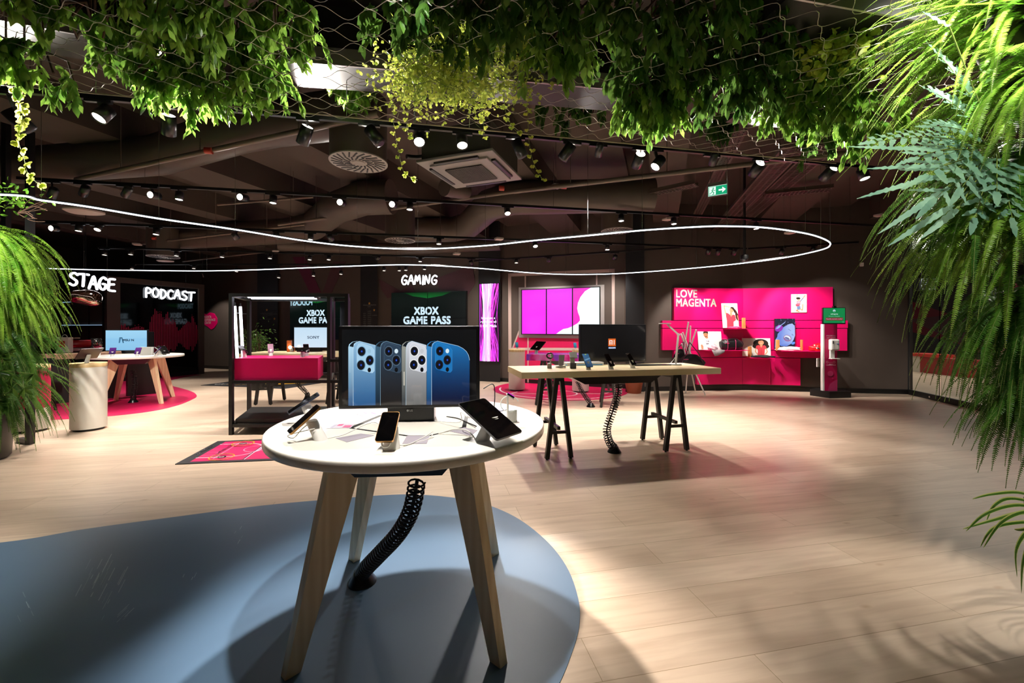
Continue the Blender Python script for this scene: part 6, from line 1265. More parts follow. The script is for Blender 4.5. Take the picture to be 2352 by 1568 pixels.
# perforated cable trays
def tray(a, b, z, w, label):
    p0, p1 = PZ(*a, z), PZ(*b, z); d = (p1-p0); L = d.length; d.normalize(); s = d.cross(Vector((0, 0, 1))); t = thing('cable_tray', (p0+p1)/2, label, 'cable tray', 'perforated trays beside the exit sign'); m = MB()
    nrow = int(L/.055); x0 = -w/2
    for k, u in enumerate([x0, -w*.17, w*.17, w/2]): m.bar(p0+s*u, p1+s*u, .028, .004)
    for i in range(nrow): p = p0+d*(i+.5)*L/nrow; m.bar(p-s*w/2, p+s*w/2, .022, .004)
    m.build('perforated_base', M_DUCT, t)
    for u in (-w/2, w/2): m = MB(); m.bar(p0+s*u+Vector((0, 0, .03)), p1+s*u+Vector((0, 0, .03)), .004, .06); m.build('side_wall', M_DUCT, t)
tray((1649, 531), (1830, 335), 3.55, .26, 'wide perforated cable tray running up right behind the exit sign'); tray((1692, 520), (1905, 330), 3.65, .3, 'perforated cable tray right of the wide one'); tray((1592, 514), (1700, 300), 3.7, .14, 'narrow perforated tray left of the exit sign')
tray((1425, 462), (1600, 425), 3.45, .16, 'perforated tray crossing left of the exit sign')
tray((1430, 532), (1432, 455), 3.6, .3, 'short perforated tray above the dark column')
tray((1755, 450), (1910, 435), 3.6, .2, 'perforated tray crossing right of the exit sign')
# round diffusers
def diffuser(c, R, htop, label):
    c = Vector(c); t = thing('air_diffuser', c, label, 'air diffuser', 'round swirl air diffusers'); m = MB(); m.cyl(c+Vector((0, 0, .01)), Vector((c.x, c.y, htop)), R*.98, 40); m.build('drum', M_DUCT, t)
    m = MB(); m.cyl(c, c+Vector((0, 0, .012)), R, 48); m.build('face_plate', mat('metal_face', 'a8a29a', .4, .4, noise=.04), t); m = MB()
    for r0, r1, n, o in ((R*.55, R*.92, 24, 0), (R*.3, R*.52, 16, .1)):
        for i in range(n):
            a = 2*PI*i/n; p0 = Vector((math.cos(a)*r0, math.sin(a)*r0, -.002)); a2 = a+.28; p1 = Vector((math.cos(a2)*r1, math.sin(a2)*r1, -.002)); m.bar(c+p0, c+p1, .016, .004)
    m.build('slots', M_BLACK, t); m = MB(); m.cyl(c-Vector((0, 0, .006)), c, R*.22, 24); m.build('hub', MATS['metal_face'], t)
diffuser(P(824, 374, 4.3), .285, 3.75, 'large round swirl diffuser on a brown drum left of the air conditioner'); diffuser(P(919, 553, 7.7), .27, 3.6, 'small looking round diffuser in the middle distance'); diffuser(P(1417, 531, 8.0), .3, 3.7, 'far round diffuser behind the light ring, before the dark column'); diffuser(P(375, 590, 9.3), .3, 3.6, 'far round diffuser at left above the podcast sign')
# ceiling cassette air conditioner
q0, q1, q2, q3 = [PZ(*p, 3.1) for p in ((966, 377), (1133, 350), (1194, 416), (1041, 436))]
cx = (q0+q1+q2+q3)/4; ex = ((q1-q0)+(q2-q3)).normalized(); ang = math.atan2(ex.y, ex.x); t = thing('air_conditioner', cx, 'square ceiling cassette air conditioner with grey panel under a dark casing', 'air conditioner', None, ang)
m = MB(); m.box((0, 0, .03), (.86, .86, .03), bev=.01); m.build('frame_panel', mat('grey_ac_plastic', '8d8782', .4, noise=.03), t, local=True)
m = MB(); m.box((0, 0, .2), (.78, .78, .3), bev=.01); m.build('casing', mat('dark_ac_casing', '3c3a30', .5, noise=.08), t, local=True)
m = MB(); m.box((0, 0, .008), (.66, .66, .03), bev=.012); m.build('inner_panel', MATS['grey_ac_plastic'], t, local=True)
m = MB(); m.box((0, 0, -.01), (.42, .42, .012)); g = m.build('grille', mat('ac_grille_dark', '2c2624', .6, noise=.1), t, local=True); m = MB()
for i in range(21): m.bar((-.21+.021*i, -.21, -.018), (-.21+.021*i, .21, -.018), .006, .005); m.bar((-.21, -.21+.021*i, -.018), (.21, -.21+.021*i, -.018), .006, .005)
m.build('grille_bars', mat('ac_grille_bar', '5c5652', .5, noise=.05), g, local=True)
for k in range(4): M = Matrix.Rotation(k*PI/2, 3, 'Z'); m = MB(); m.box(M@Vector((.36, 0, .008)), (.045, .5, .03), M=M, bev=.008); m.build('air_flap', mat('dark_flap', '241f1e', .3, noise=.05), t, local=True)
for a_, b_ in ((.35, .35), (-.35, .35), (-.35, -.35), (.35, -.35)): m = MB(); m.cyl((a_, b_, .3), (a_, b_, CH-3.1), .006, 6); m.build('threaded_rod', M_PIPE, t, local=True)
m = MB(); m.tube(smooth([(-.39, -.1, .2), (-.5, -.1, .22), (-.6, -.16, .2), (-.66, -.26, .18)], 5), .025, 8); m.build('hose', M_BLACK, t, local=True)
p = P(1020, 431, 5.6); m = MB(); m.cyl(p, p+Vector((.25, .35, .06)), .11, 18); simple(m, 'duct_fan', M_DUCT, 'small round brown fan casing hanging behind the air conditioner', 'fan')
# exit sign
e0, e1 = P(1625.5, 452, 6.35), P(1672, 446, 6.2); e1.z = e0.z; et = P(1625.5, 427, 6.1); x = e1-e0; n = x.cross(Vector((0, 0, 1))).normalized(); t = thing('exit_sign', (e0+e1)/2, 'green running man exit sign with white arrow hanging from the ceiling', 'sign')
m = MB(); m.hexa([e0-n*.03-Vector((0, 0, .01)), e1-n*.03-Vector((0, 0, .01)), e1-Vector((0, 0, .01)), e0-Vector((0, 0, .01))], [e0-n*.03+Vector((0, 0, .20)), e1-n*.03+Vector((0, 0, .20)), e1+Vector((0, 0, .20)), e0+Vector((0, 0, .20))]); m.build('case', mat('exit_grey_case', '5e6058', .5, noise=.04), t)
a = Art(e0+n*.002+x*.03+Vector((0, 0, .002)), x*.94, Vector((0, 0, .145)), n=n, step=.0006); G = '10a070'; a.rect(0, 0, 1, 1, 'd8f4e4'); a.rect(.02, .04, .98, .96, G)
a.rect(.05, .1, .4, .92, 'e4f8ee'); a.circ(.27, .78, .07, G); a.line([(.26, .68), (.22, .45), (.3, .3), (.25, .12)], .08, G); a.line([(.22, .45), (.14, .3), (.08, .22)], .07, G); a.line([(.16, .55), (.25, .64), (.34, .5), (.38, .55)], .05, G)
a.rect(.55, .42, .78, .58, 'f4fff8'); a.poly([(.74, .8), (.93, .5), (.74, .2), (.74, .36), (.8, .5), (.74, .64)], 'f4fff8'); a.build('pictogram', vcol_mat('exit_sign_picture', 1.1, .4), t)
m = MB()
for s in (.15, .85): p = e0+x*s-n*.015+Vector((0, 0, .2)); m.cyl(p, Vector((p.x, p.y, CH)), .004, 5)
m.build('wires', M_STEEL, t)
# camera dome on a pole
p = P(1710, 594, 7.2); t = thing('dome_camera', p, 'black dome camera on a long pole above the magenta wall', 'camera'); m = MB(); m.cyl(p+Vector((0, 0, .06)), Vector((p.x, p.y, CH)), .022, 12); m.build('pole', M_BLACK, t)
m = MB(); m.lathe([(.06, -.01), (.065, .05), (.05, .07), (.02, .075)], p, 24); m.build('housing', M_BLACK, t); m = MB(); m.sphere(p-Vector((0, 0, .008)), .05, 20, 12); m.build('dome', mat('smoked_dome', '3a3436', .05, noise=.02, coat=.6), t)
# access points and sensors
M_AP = mat('off_white_plastic', 'b8a8a0', .5, noise=.03)
for (px, py, z_, r, lab) in [(190, 487, 2.95, .2, 'flat white wavy disc hanging at the left above the stage sign'), (378, 600, 3.0, .16, 'flat white disc hanging near the podcast sign')]:
    p = PZ(px, py, z_); m = MB(); m.prism([p+Vector((math.cos(a)*r*(1+.15*math.sin(3*a)), math.sin(a)*r*(1+.12*math.cos(2*a)), 0)) for a in np.linspace(0, 2*PI, 36)[:-1]], p.z, p.z+.02); t = thing('hanging_disc', p, lab, 'ceiling fitting', 'flat white discs hanging from the ceiling'); m.build('disc', M_AP, t)
    m = MB(); m.cyl(p+Vector((0, 0, .02)), Vector((p.x, p.y, CH)), .003, 4); m.build('wire', M_STEEL, t)
for (px, py, z_, lab) in [(315, 563, 3.1, 'small white access point hanging above the podcast sign'), (634, 580, 3.0, 'small white box hanging above the steel frame'), (1146, 551, 2.9, 'small white box hanging on a cable in the middle'), (1049, 585, 2.85, 'small white box hanging above the gaming sign'), (1815, 537, 3.0, 'small white access point right of the dome camera'), (1533, 506, 3.3, 'white square box behind the second track'), (1277, 431, 3.32, 'small white smoke sensor on the right pipe'), (2020, 497, 3.4, 'small white sensor near the right ferns')]:
    p = PZ(px, py, z_); t = thing('access_point', p, lab, 'ceiling fitting', 'small white boxes hanging from the ceiling'); m = MB(); m.box(p+Vector((0, 0, .02)), (.13, .13, .035), rz=.4, bev=.008); m.build('box', M_AP, t)
    m = MB(); m.cyl(p+Vector((0, 0, .03)), Vector((p.x, p.y, CH)), .003, 4); m.build('cord', M_STEEL, t)

# unseen lamps on stems, added to light the ferns, floor and front table
def stem_lamp(loc, target, pw, ang, label, col=(1, .95, .86)):
    loc = Vector(loc); a = (Vector(target)-loc).normalized(); t = thing('stem_spotlight', loc, label, 'spotlight', 'unseen lamps on ceiling stems'); m = MB(); m.lathe([(.03, -.16), (.055, -.15), (.055, 0), (.05, 0)], loc, 18, M=a.to_track_quat('Z', 'Y').to_matrix()); m.build('housing', M_HEAD, t)
    m = MB(); m.lathe([(.0001, -.008), (.05, -.008)], loc, 18, M=a.to_track_quat('Z', 'Y').to_matrix(), cap=False); m.build('lens', M_LENS, t)
    b = loc-a*.12; m = MB(); m.cyl(b, Vector((b.x, b.y, CH)), .01, 6); m.build('stem', M_BLACK, t); spot(loc+a*.02, target, pw, ang, .5, col, .05)
stem_lamp((1.35, 1.1, 3.8), (2.45, 2.1, 2.85), 430, 42, 'plant lamp over the top right ferns')
stem_lamp((1.1, .5, 3.4), (2.4, 2.1, 1.7), 75, 50, 'unseen fill lamp lighting the right ferns from the front')
stem_lamp((-4.35, 3.2, 4.0), (-5.4, 4.4, 2.5), 330, 40, 'plant lamp over the left ferns')
stem_lamp((-4.2, 2.4, 3.6), (-5.5, 4.4, 1.5), 45, 50, 'unseen fill lamp lighting the left ferns from the front')
stem_lamp((3.5, 3.1, 3.7), (2.05, 1.5, 0), 85, 42, 'unseen spotlight behind the right ferns throwing leaf shadows')  # added out of view to cast leaf shadows on the floor
stem_lamp((-.55, 1.75, 3.95), (-.55, 2.1, .94), 190, 34, 'unseen downlight high above the front round table', (1, .93, .84))  # added overhead, out of view, to brighten the table top

# ================================================================ PLANTS
LEAF_V = np.array([(0, 0, 0), (.28, .17, .03), (.28, -.17, .03), (.28, 0, -.02), (.62, .2, .02), (.62, -.2, .02), (.62, 0, -.04), (1, 0, -.1)]); LEAF_F = [(0, 3, 1), (0, 2, 3), (1, 3, 6, 4), (3, 2, 5, 6), (4, 6, 7), (6, 5, 7)]
ROUND_V = np.array([(0, 0, 0), (.2, .3, .05), (.2, -.3, .05), (.65, .42, .02), (.65, -.42, .02), (1, .12, 0), (1, -.12, 0), (.5, 0, -.05)]); ROUND_F = [(0, 7, 1), (0, 2, 7), (1, 7, 3), (2, 4, 7), (3, 7, 5), (7, 4, 6), (7, 6, 5)]
PIN_V = np.array([(0, -.085, 0), (0, .12, 0), (.55, .09, -.03), (1, .02, -.12), (.55, -.07, -.03)]); PIN_F = [(0, 4, 2, 1), (4, 3, 2)]
def scatter(T, F_, pos, dx, nz, sc, name, m_, parent=None, width=None, org=None):
    pos, dx, nz, sc = np.array(pos, float), np.array(dx, float), np.array(nz, float), np.array(sc, float)
    dx /= np.linalg.norm(dx, axis=1, keepdims=True)+1e-9; dy = np.cross(nz, dx); dy /= np.linalg.norm(dy, axis=1, keepdims=True)+1e-9; dz = np.cross(dx, dy)
    w = np.ones(len(pos)) if width is None else np.array(width, float)
    v = pos[:, None, :]+sc[:, None, None]*(T[None, :, 0:1]*dx[:, None, :]+w[:, None, None]*T[None, :, 1:2]*dy[:, None, :]+T[None, :, 2:3]*dz[:, None, :])
    N, K = len(pos), len(T); v = v.reshape(-1, 3)
    ls = []; st = []; tot = []; c = 0
    Fa = [np.array(f) for f in F_]; loops = np.concatenate(Fa); lens = np.array([len(f) for f in Fa])
    allv = (np.arange(N)[:, None]*K+loops[None, :]).reshape(-1); lt = np.tile(lens, N); starts = np.concatenate([[0], np.cumsum(lt)[:-1]])
    me = bpy.data.meshes.new(name); me.vertices.add(N*K)
    if parent is not None: v = v-np.array(world_of(parent).translation)
    me.vertices.foreach_set('co', v.reshape(-1)); me.loops.add(len(allv)); me.loops.foreach_set('vertex_index', allv.astype(np.int32)); me.polygons.add(len(lt)); me.polygons.foreach_set('loop_start', starts.astype(np.int32)); me.polygons.foreach_set('loop_total', lt.astype(np.int32))
    me.materials.append(m_); me.update(calc_edges=True); me.validate(); o = link(bpy.data.objects.new(name, me))
    if parent is not None: o.parent = parent
    return o
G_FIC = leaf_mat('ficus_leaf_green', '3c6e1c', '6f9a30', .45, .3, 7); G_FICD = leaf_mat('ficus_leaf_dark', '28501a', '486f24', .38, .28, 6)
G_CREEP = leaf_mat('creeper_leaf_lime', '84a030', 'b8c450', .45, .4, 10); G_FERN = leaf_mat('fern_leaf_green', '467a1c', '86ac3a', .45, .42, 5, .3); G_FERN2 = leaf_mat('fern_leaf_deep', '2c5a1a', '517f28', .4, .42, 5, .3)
G_BLUE = leaf_mat('blue_fern_leaf', '5c8474', '7ca088', .3, .35, 6, .45); G_SPID = leaf_mat('spider_plant_green', '2c5c18', '4c7c24', .35, .35, 5); G_SPIDE = leaf_mat('spider_plant_pale_edge', 'a8bc60', 'c0cc80', .35, .35, 5)
M_TWIG = mat('brown_twig', '4a3424', .8, noise=.2, nscale=30); M_STEMG = mat('green_stem', '6a7a34', .6, noise=.1)
def ficus(px, py, Y, hw, hh, n, label, seed, dep=.3, m_=None, leafs=(.062, .09), name='fig_branch', top=0):
    rng = np.random.RandomState(seed); c = P(px, py, Y); rx, rz = hw/F*Y, hh/F*Y; t = thing(name, c+Vector((0, 0, rz)), label, 'hanging foliage', 'weeping fig branches above the wire net')
    pos = []; dx = []; nz = []; sc = []; tw = MB()
    for i in range(n):
        while True:
            q = rng.uniform(-1, 1, 3)
            if np.dot(q, q) < 1: break
        s = np.array([c.x+q[0]*rx, c.y+q[1]*dep, c.z+q[2]*rz+.05]); L = rng.uniform(.12, .26); az = rng.uniform(0, 2*PI); d = np.array([math.cos(az)*.6, math.sin(az)*.6, rng.uniform(-.4, .2)]); k = 9; pp = s.copy(); pts = [tuple(pp)]
        for j in range(k):
            d = d+np.array([0, 0, -.22]); d /= np.linalg.norm(d); pp = pp+d*L/k; pts.append(tuple(pp))
            for sgn in (-1, 1):
                side = np.cross(d, [0, 0, 1]); side = side/(np.linalg.norm(side)+1e-6)*sgn; dd = d*.55+side*rng.uniform(.2, .8)+np.array([0, 0, -rng.uniform(.4, 1.1)])
                pos.append(pp+rng.normal(0, .006, 3)); dx.append(dd); nz.append(rng.normal(0, 1, 3)+np.array([0, -.8, .5])); sc.append(rng.uniform(*leafs))
        if i % 2 == 0: tw.tube(pts[::3], .0025, 4, cap=False)
    for i in range(5):
        a = rng.uniform(-1, 1, 3); p0 = c+Vector((a[0]*rx, a[1]*dep, rz*1.0)); p1 = c+Vector((a[1]*rx, a[2]*dep, -rz*.3)); tw.tube([p0+Vector((0, 0, .35)), p0, (p0+p1)/2+Vector((.05, 0, .05)), p1], .006, 5)
    scatter(LEAF_V, LEAF_F, pos, dx, nz, sc, 'leaves', m_ or G_FIC, t, width=rng.uniform(.85, 1.2, len(pos))); tw.build('twigs', M_TWIG, t); return t
for i, a in enumerate([
    (60, 140, 2.45, 75, 50, 20, 'fig branch at the far left above the leftmost spotlight'), (250, 95, 2.6, 75, 35, 18, 'fig branch before the left metal fascia'), (420, 75, 2.75, 110, 90, 70, 'dense fig branch left of centre, upper part'),
    (420, 185, 2.85, 85, 50, 52, 'brightly lit fig branch tip left of centre'), (565, 130, 2.85, 100, 105, 80, 'dense fig branch left of the bright fascia'), (660, 50, 2.5, 70, 60, 30, 'fig branch over the black trough left of the creeper'),
    (815, 205, 3.55, 65, 45, 26, 'fig branch hanging behind the net under the bright fascia'), (1020, 25, 2.3, 170, 45, 50, 'dark fig branch at the top edge over the creeper'), (1300, 75, 2.5, 100, 85, 44, 'fig branch at the top right of the creeper'),
    (1480, 120, 2.8, 110, 100, 74, 'dark fig branch right of the metal fascia'), (1500, 232, 2.95, 90, 50, 58, 'brightly lit fig branch tip right of centre'), (1690, 80, 2.65, 130, 90, 74, 'dark fig branch at the upper right'), (1700, 175, 2.8, 120, 60, 56, 'fig branch below the dark one at the upper right'),
    (1880, 120, 2.85, 110, 90, 80, 'fig branch near the right ferns, upper part'), (1850, 235, 3.05, 110, 48, 60, 'brightly lit fig branch tip before the right bright fascia'), (1985, 265, 3.1, 70, 60, 44, 'fig branch tip beside the blue green fern'),
    (1300, 245, 4.0, 75, 50, 26, 'small dark fig branch behind the net in the middle'), (1650, 262, 4.1, 60, 48, 22, 'small dark fig branch behind the net at right'), (1880, 310, 4.2, 60, 40, 20, 'small dark fig branch behind the net near the exit sign'), (130, 20, 2.2, 60, 25, 8, 'thin fig branch at the top left corner'), (1560, 20, 2.2, 160, 50, 46, 'dark fig branch at the top edge right of centre'), (1230, 15, 2.2, 130, 40, 30, 'dark fig branch at the top edge in the middle'), (430, 10, 2.2, 160, 45, 44, 'fig branch at the top edge left of centre')]):
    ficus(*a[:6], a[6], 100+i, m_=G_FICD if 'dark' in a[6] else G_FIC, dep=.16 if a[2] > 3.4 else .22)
# lime creeper with hanging tendrils
rng = np.random.RandomState(77); t = thing('creeper_plant', P(1050, 60, 2.7), 'lime green creeper tangled in the net with thin tendrils hanging down', 'hanging plant'); pos = []; dx = []; nz = []; sc = []; tw = MB()
def lobes(p, s, d0):
    for k in range(3): a = rng.uniform(0, 2*PI); pos.append(p); dx.append(d0+rng.normal(0, .8, 3)); nz.append(rng.normal(0, 1, 3)+np.array([0, -.7, .3])); sc.append(s)
for cxp, cyp, Yc, hw, hh, n in [(1010, 150, 2.6, 130, 90, 800), (1080, 200, 2.8, 130, 55, 700), (960, 190, 2.75, 80, 55, 400), (1190, 120, 2.75, 70, 60, 350), (1130, 70, 2.5, 90, 50, 320), (1220, 40, 2.5, 30, 60, 140)]:
    c = P(cxp, cyp, Yc); 
    for i in range(n):
        q = rng.normal(0, .5, 3); lobes(np.array([c.x+q[0]*hw/F*Yc, c.y+q[1]*.15, c.z+q[2]*hh/F*Yc]), rng.uniform(.014, .026), np.array([0, 0, -.4]))
    for i in range(n//24): q = rng.normal(0, .5, (3, 3)); tw.tube(smooth([c+Vector((a[0]*hw/F*Yc, a[1]*.15, a[2]*hh/F*Yc)) for a in q], 5), .0016, 4, cap=False)
def tendril(px_pts, Y, s=.022, gap=.03):
    pts = smooth([P(x, y, Y) for x, y in px_pts], 8); tw.tube(pts, .0018, 4, cap=False); d = 0; side = 1
    for a, b in zip(pts, pts[1:]):
        d += (b-a).length
        if d > gap:
            d = 0; side = -side; c = np.array(b)+np.array([side*.012, 0, 0])
            for k in range(5): an = -PI/2+(k-2)*.75; pos.append(c); dx.append(np.array([math.cos(an)+side*.6, rng.uniform(-.3, .3), math.sin(an)])); nz.append(np.array([0, -1, .2])+rng.normal(0, .3, 3)); sc.append(s*rng.uniform(.7, 1.1))
tendril([(900, 230), (905, 290), (915, 345), (928, 395), (958, 413)], 2.9); tendril([(1208, 180), (1212, 260), (1216, 330), (1228, 380), (1250, 418)], 2.9); tendril([(938, 260), (935, 300), (950, 318)], 2.85); tendril([(1118, 200), (1112, 270), (1110, 315)], 2.85); tendril([(1158, 200), (1162, 260), (1185, 300), (1205, 305)], 2.9)
scatter(ROUND_V, ROUND_F, pos, dx, nz, sc, 'leaves', G_CREEP, t); tw.build('stems', M_STEMG, t)
rng = np.random.RandomState(78); t = thing('creeper_plant', P(1930, 100, 2.7), 'second lime creeper among the fig leaves at the upper right', 'hanging plant'); pos = []; dx = []; nz = []; sc = []; tw = MB()
c = P(1930, 110, 2.65)
for i in range(170): q = rng.normal(0, .5, 3); lobes(np.array([c.x+q[0]*.22, c.y+q[1]*.12, c.z+q[2]*.16]), rng.uniform(.035, .055), np.array([0, 0, -.4]))
for i in range(10): q = rng.normal(0, .5, (3, 3)); tw.tube(smooth([c+Vector((a[0]*.2, a[1]*.1, a[2]*.15)) for a in q], 5), .0018, 4, cap=False)
scatter(ROUND_V, ROUND_F, pos, dx, nz, sc, 'leaves', G_CREEP, t); tw.build('stems', M_STEMG, t)
rng = np.random.RandomState(79); t = thing('creeper_plant', P(30, 200, 2.9), 'vine with five fingered leaves trailing down at the far left', 'hanging plant'); pos = []; dx = []; nz = []; sc = []; tw = MB()
tendril([(25, 190), (45, 225), (52, 280), (42, 320), (55, 365), (65, 400), (95, 428)], 2.95, .042, .04); tendril([(20, 180), (50, 240), (48, 300)], 2.9, .042, .035); tendril([(35, 170), (65, 175), (70, 200)], 2.8, .05, .04)
scatter(ROUND_V, ROUND_F, pos, dx, nz, sc, 'leaves', G_CREEP, t); tw.build('stems', M_STEMG, t)

# wire net
NZ = 3.0; e0 = PZ(60, 191, NZ); t = thing('wire_net', PZ(1000, 265, NZ), 'steel wire net stretched under the leaf canopy', 'net'); m = MB(); wl = .23; rows = 26; rd = .088
Ve = -V
for r in range(rows):
    pts = []; 
    for i in range(int(6.6/wl*10)+1):
        x = -.5+i*wl/10; y = r*rd+(.5*rd)*math.cos(2*PI*i/10+(PI if r % 2 else 0))*.98; p = e0+U*x+Ve*y; pts.append(p+Vector((0, 0, -.02*math.sin(x*1.3)+.012*math.sin(r*2.1+x*3))))
    m.tube(pts, .0019, 4, cap=False)
m.build('wires', mat('net_steel', 'b8b0a4', .35, .7, noise=.05), t)
m = MB(); m.tube([e0-U*.6+V*.05+Vector((0, 0, .0)), e0+U*6.4+V*.05], .005, 6); m.build('edge_cable', mat('net_edge_rope', '8a7f66', .6, noise=.1), t)
for s in (.35, 1.95, 3.7): p = e0+U*s+V*.05; m = MB(); m.cyl(p, Vector((p.x, p.y, CH)), .003, 5); m.build('hanger', M_STEEL, t)
p = e0+U*2.45+V*.05; m = MB(); m.cyl(p, p+Vector((0, 0, .16)), .009, 8); m.build('turnbuckle', M_STEEL, t)
# planter troughs above the net
M_FASC = mat('satin_metal_fascia', 'b4b2b6', .3, .85, noise=.05, nscale=3)
def trough(a, b, zlow, label, hgt_=.12, dep=.36):
    p0, p1 = PZ(*a, zlow), PZ(*b, zlow); d = (p1-p0).normalized(); n = Vector((-d.y, d.x, 0)); t = thing('planter_trough', (p0+p1)/2, label, 'planter', 'black planter troughs above the wire net')
    m = MB(); m.hexa([p0, p1, p1+n*.012, p0+n*.012], [p+Vector((0, 0, hgt_)) for p in (p0, p1, p1+n*.012, p0+n*.012)]); m.build('metal_fascia', M_FASC, t)
    m = MB(); z1 = Vector((0, 0, hgt_+.01)); z2 = Vector((0, 0, .42)); q = (p0+n*.02, p1+n*.02, p1+n*dep, p0+n*dep); m.hexa([p+z1*.2 for p in q], [p+z2 for p in q]); m.build('trough', M_BLACK, t)
    for s in (.1, .9): p = p0.lerp(p1, s)+n*.2; m = MB(); m.cyl(p+z2, Vector((p.x, p.y, CH)), .008, 6); m.build('hanging_rod', M_BLACK, t)
trough((-260, 0), (365, 112), 3.25, 'black trough with metal fascia at the upper left'); trough((640, 139), (905, 160), 3.25, 'black trough with brightly lit metal fascia left of the creeper'); trough((912, 161), (1440, 208), 3.25, 'black trough with metal fascia right of the creeper'); trough((1735, 240), (1960, 264), 3.25, 'black trough with bright fascia before the right ferns'); trough((1820, -5), (2180, 60), 3.2, 'black trough at the upper right corner', .1)

# ---------------------------------------------------------------- ferns
def fern(root, label, n, Lr, az, el, grav, seed, m_=None, pin=.055, step=.017, name='boston_fern', up=.0, group='boston ferns on the planting columns', pot=None):
    rng = np.random.RandomState(seed); root = Vector(root); t = thing(name, root, label, 'fern', group); pos = []; dx = []; nz = []; sc = []; st = MB()
    for i in range(n):
        L = rng.uniform(*Lr); a = rng.uniform(*az); e = rng.uniform(*el); d = np.array([math.cos(a)*math.cos(e), math.sin(a)*math.cos(e), math.sin(e)]); p = np.array(root)+rng.normal(0, .05, 3); K = int(L/step); g = rng.uniform(*grav); pw = pin*rng.uniform(.75, 1.15); tw = rng.uniform(-.5, .5)
        pts = [tuple(p)]
        for k in range(K):
            tt = (k+1)/K; d = d+np.array([0, 0, -g*step]); d /= np.linalg.norm(d); p = p+d*step; 
            if k % 4 == 3: pts.append(tuple(p))
            h = np.array([math.cos(a), math.sin(a), 0.001]); s = np.cross(d, [-h[1]*0+0, 0, 1.0]); 
            if np.linalg.norm(s) < .3: s = np.cross(h, [0, 0, 1.0])
            s = s/np.linalg.norm(s); nrm = np.cross(s, d); s2 = s*math.cos(tw)+nrm*math.sin(tw); w = pw*min(1, (tt*6)**.7)*max(.08, (1-tt**2.2))**.75
            if tt < .06: continue
            for sg in (-1, 1):
                dd = s2*sg+d*.28+np.array([0, 0, -.22])+rng.normal(0, .07, 3); pos.append(p.copy()); dx.append(dd); nz.append(nrm+rng.normal(0, .12, 3)); sc.append(w)
        pts.append(tuple(p)); st.tube(pts, .0014, 3, cap=False)
    sc = np.array(sc); scatter(PIN_V, PIN_F, pos, dx, nz, sc, 'fronds', m_ or G_FERN, t, width=np.clip(step*.82/(.2*np.maximum(sc, .006)), .5, 2.6)); st.build('frond_stems', M_STEMG, t)
    if pot: m = MB(); m.lathe([(pot*.7, -.22), (pot, -.02), (pot*.95, 0), (pot*.5, .01)], root, 20); m.build('basket', M_BLACK, t)
    return t
LCX, LCY = -5.86, 4.55
fern((LCX, LCY, 2.42), 'bright fern at the top of the left planting column', 250, (.8, 1.25), (-PI, PI), (-.2, .75), (2.2, 3.3), 1, G_FERN, .058, .016, pot=.28)
fern((LCX, LCY, 2.0), 'fern second from the top on the left planting column', 210, (.85, 1.25), (-PI*.95, PI*.5), (-.2, .6), (2.0, 3.0), 2, G_FERN, .056, .016, pot=.28)
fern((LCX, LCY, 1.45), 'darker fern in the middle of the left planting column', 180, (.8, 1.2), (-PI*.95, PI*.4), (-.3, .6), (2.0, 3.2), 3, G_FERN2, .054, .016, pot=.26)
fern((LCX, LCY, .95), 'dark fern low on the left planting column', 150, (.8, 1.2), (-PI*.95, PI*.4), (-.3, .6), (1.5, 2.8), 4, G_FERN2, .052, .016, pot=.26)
m = MB(); m.lathe([(.27, 0), (.30, .03), (.325, .56), (.315, .575), (.29, .57)], (LCX+.1, LCY-.1, 0), 48); simple(m, 'planter_pot', mat('dark_bronze_planter', '35302c', .45, .3, noise=.1), 'tall dark bronze planter at the foot of the left ferns', 'planter', 'round bronze planters under the ferns')
t = thing('planting_frame', (-5.8, 4.9, 0), 'black steel posts of the left planting column with a foot bar', 'planting frame')
for (px, Y_) in ((69, 5.12), (14, 5.3)): x_ = (px-HX)/F*Y_; m = MB(); m.box((x_, Y_, CH/2), (.06, .06, CH)); m.build('post', M_BLACK, t)
m = MB(); m.bar(((45-HX)/F*5.2, 5.2, .03), ((69-HX)/F*5.12, 5.12, .03), .06, .06); m.build('foot_bar', M_BLACK, t)
rng = np.random.RandomState(5); t = thing('climbing_plant', P(20, 470, 4.4), 'leafy twigs with bare stems on top of the left ferns', 'plant'); pos = []; dx = []; nz = []; sc = []; tw = MB()
c = P(15, 455, 4.4)
for i in range(150): q = rng.normal(0, .5, 3); pos.append(np.array([c.x+q[0]*.25, c.y+q[1]*.2, c.z+q[2]*.14])); dx.append(rng.normal(0, 1, 3)+np.array([0, 0, -.2])); nz.append(rng.normal(0, 1, 3)); sc.append(rng.uniform(.04, .07))
for i in range(12): a = P(40, 490, 4.4); b = P(rng.uniform(70, 112), rng.uniform(455, 510), 4.4); tw.tube(smooth([a, (a+b)/2+Vector((0, 0, rng.uniform(-.05, .08))), b], 4), .003, 4)
scatter(LEAF_V, LEAF_F, pos, dx, nz, sc, 'leaves', G_FIC, t); tw.build('bare_twigs', M_TWIG, t)
t = thing('climbing_plant', P(70, 870, 4.0), 'plant with fingered pale leaves in front of the lower left ferns', 'plant'); pos = []; dx = []; nz = []; sc = []; tw = MB()
for k in range(16):
    c = P(rng.uniform(-5, 90), rng.uniform(790, 930), 4.0); tw.tube([P(-10, 850, 4.2), c], .003, 4)
    for j in range(6): a = rng.uniform(0, 2*PI); pos.append(np.array(c)); dx.append(np.array([math.cos(a), -.3, math.sin(a)-.5])); nz.append(np.array([0, -1, .5])); sc.append(rng.uniform(.1, .15))
scatter(LEAF_V, LEAF_F, pos, dx, nz, sc, 'leaves', G_FICD, t, width=[.6]*len(pos)); tw.build('stems', M_STEMG, t)

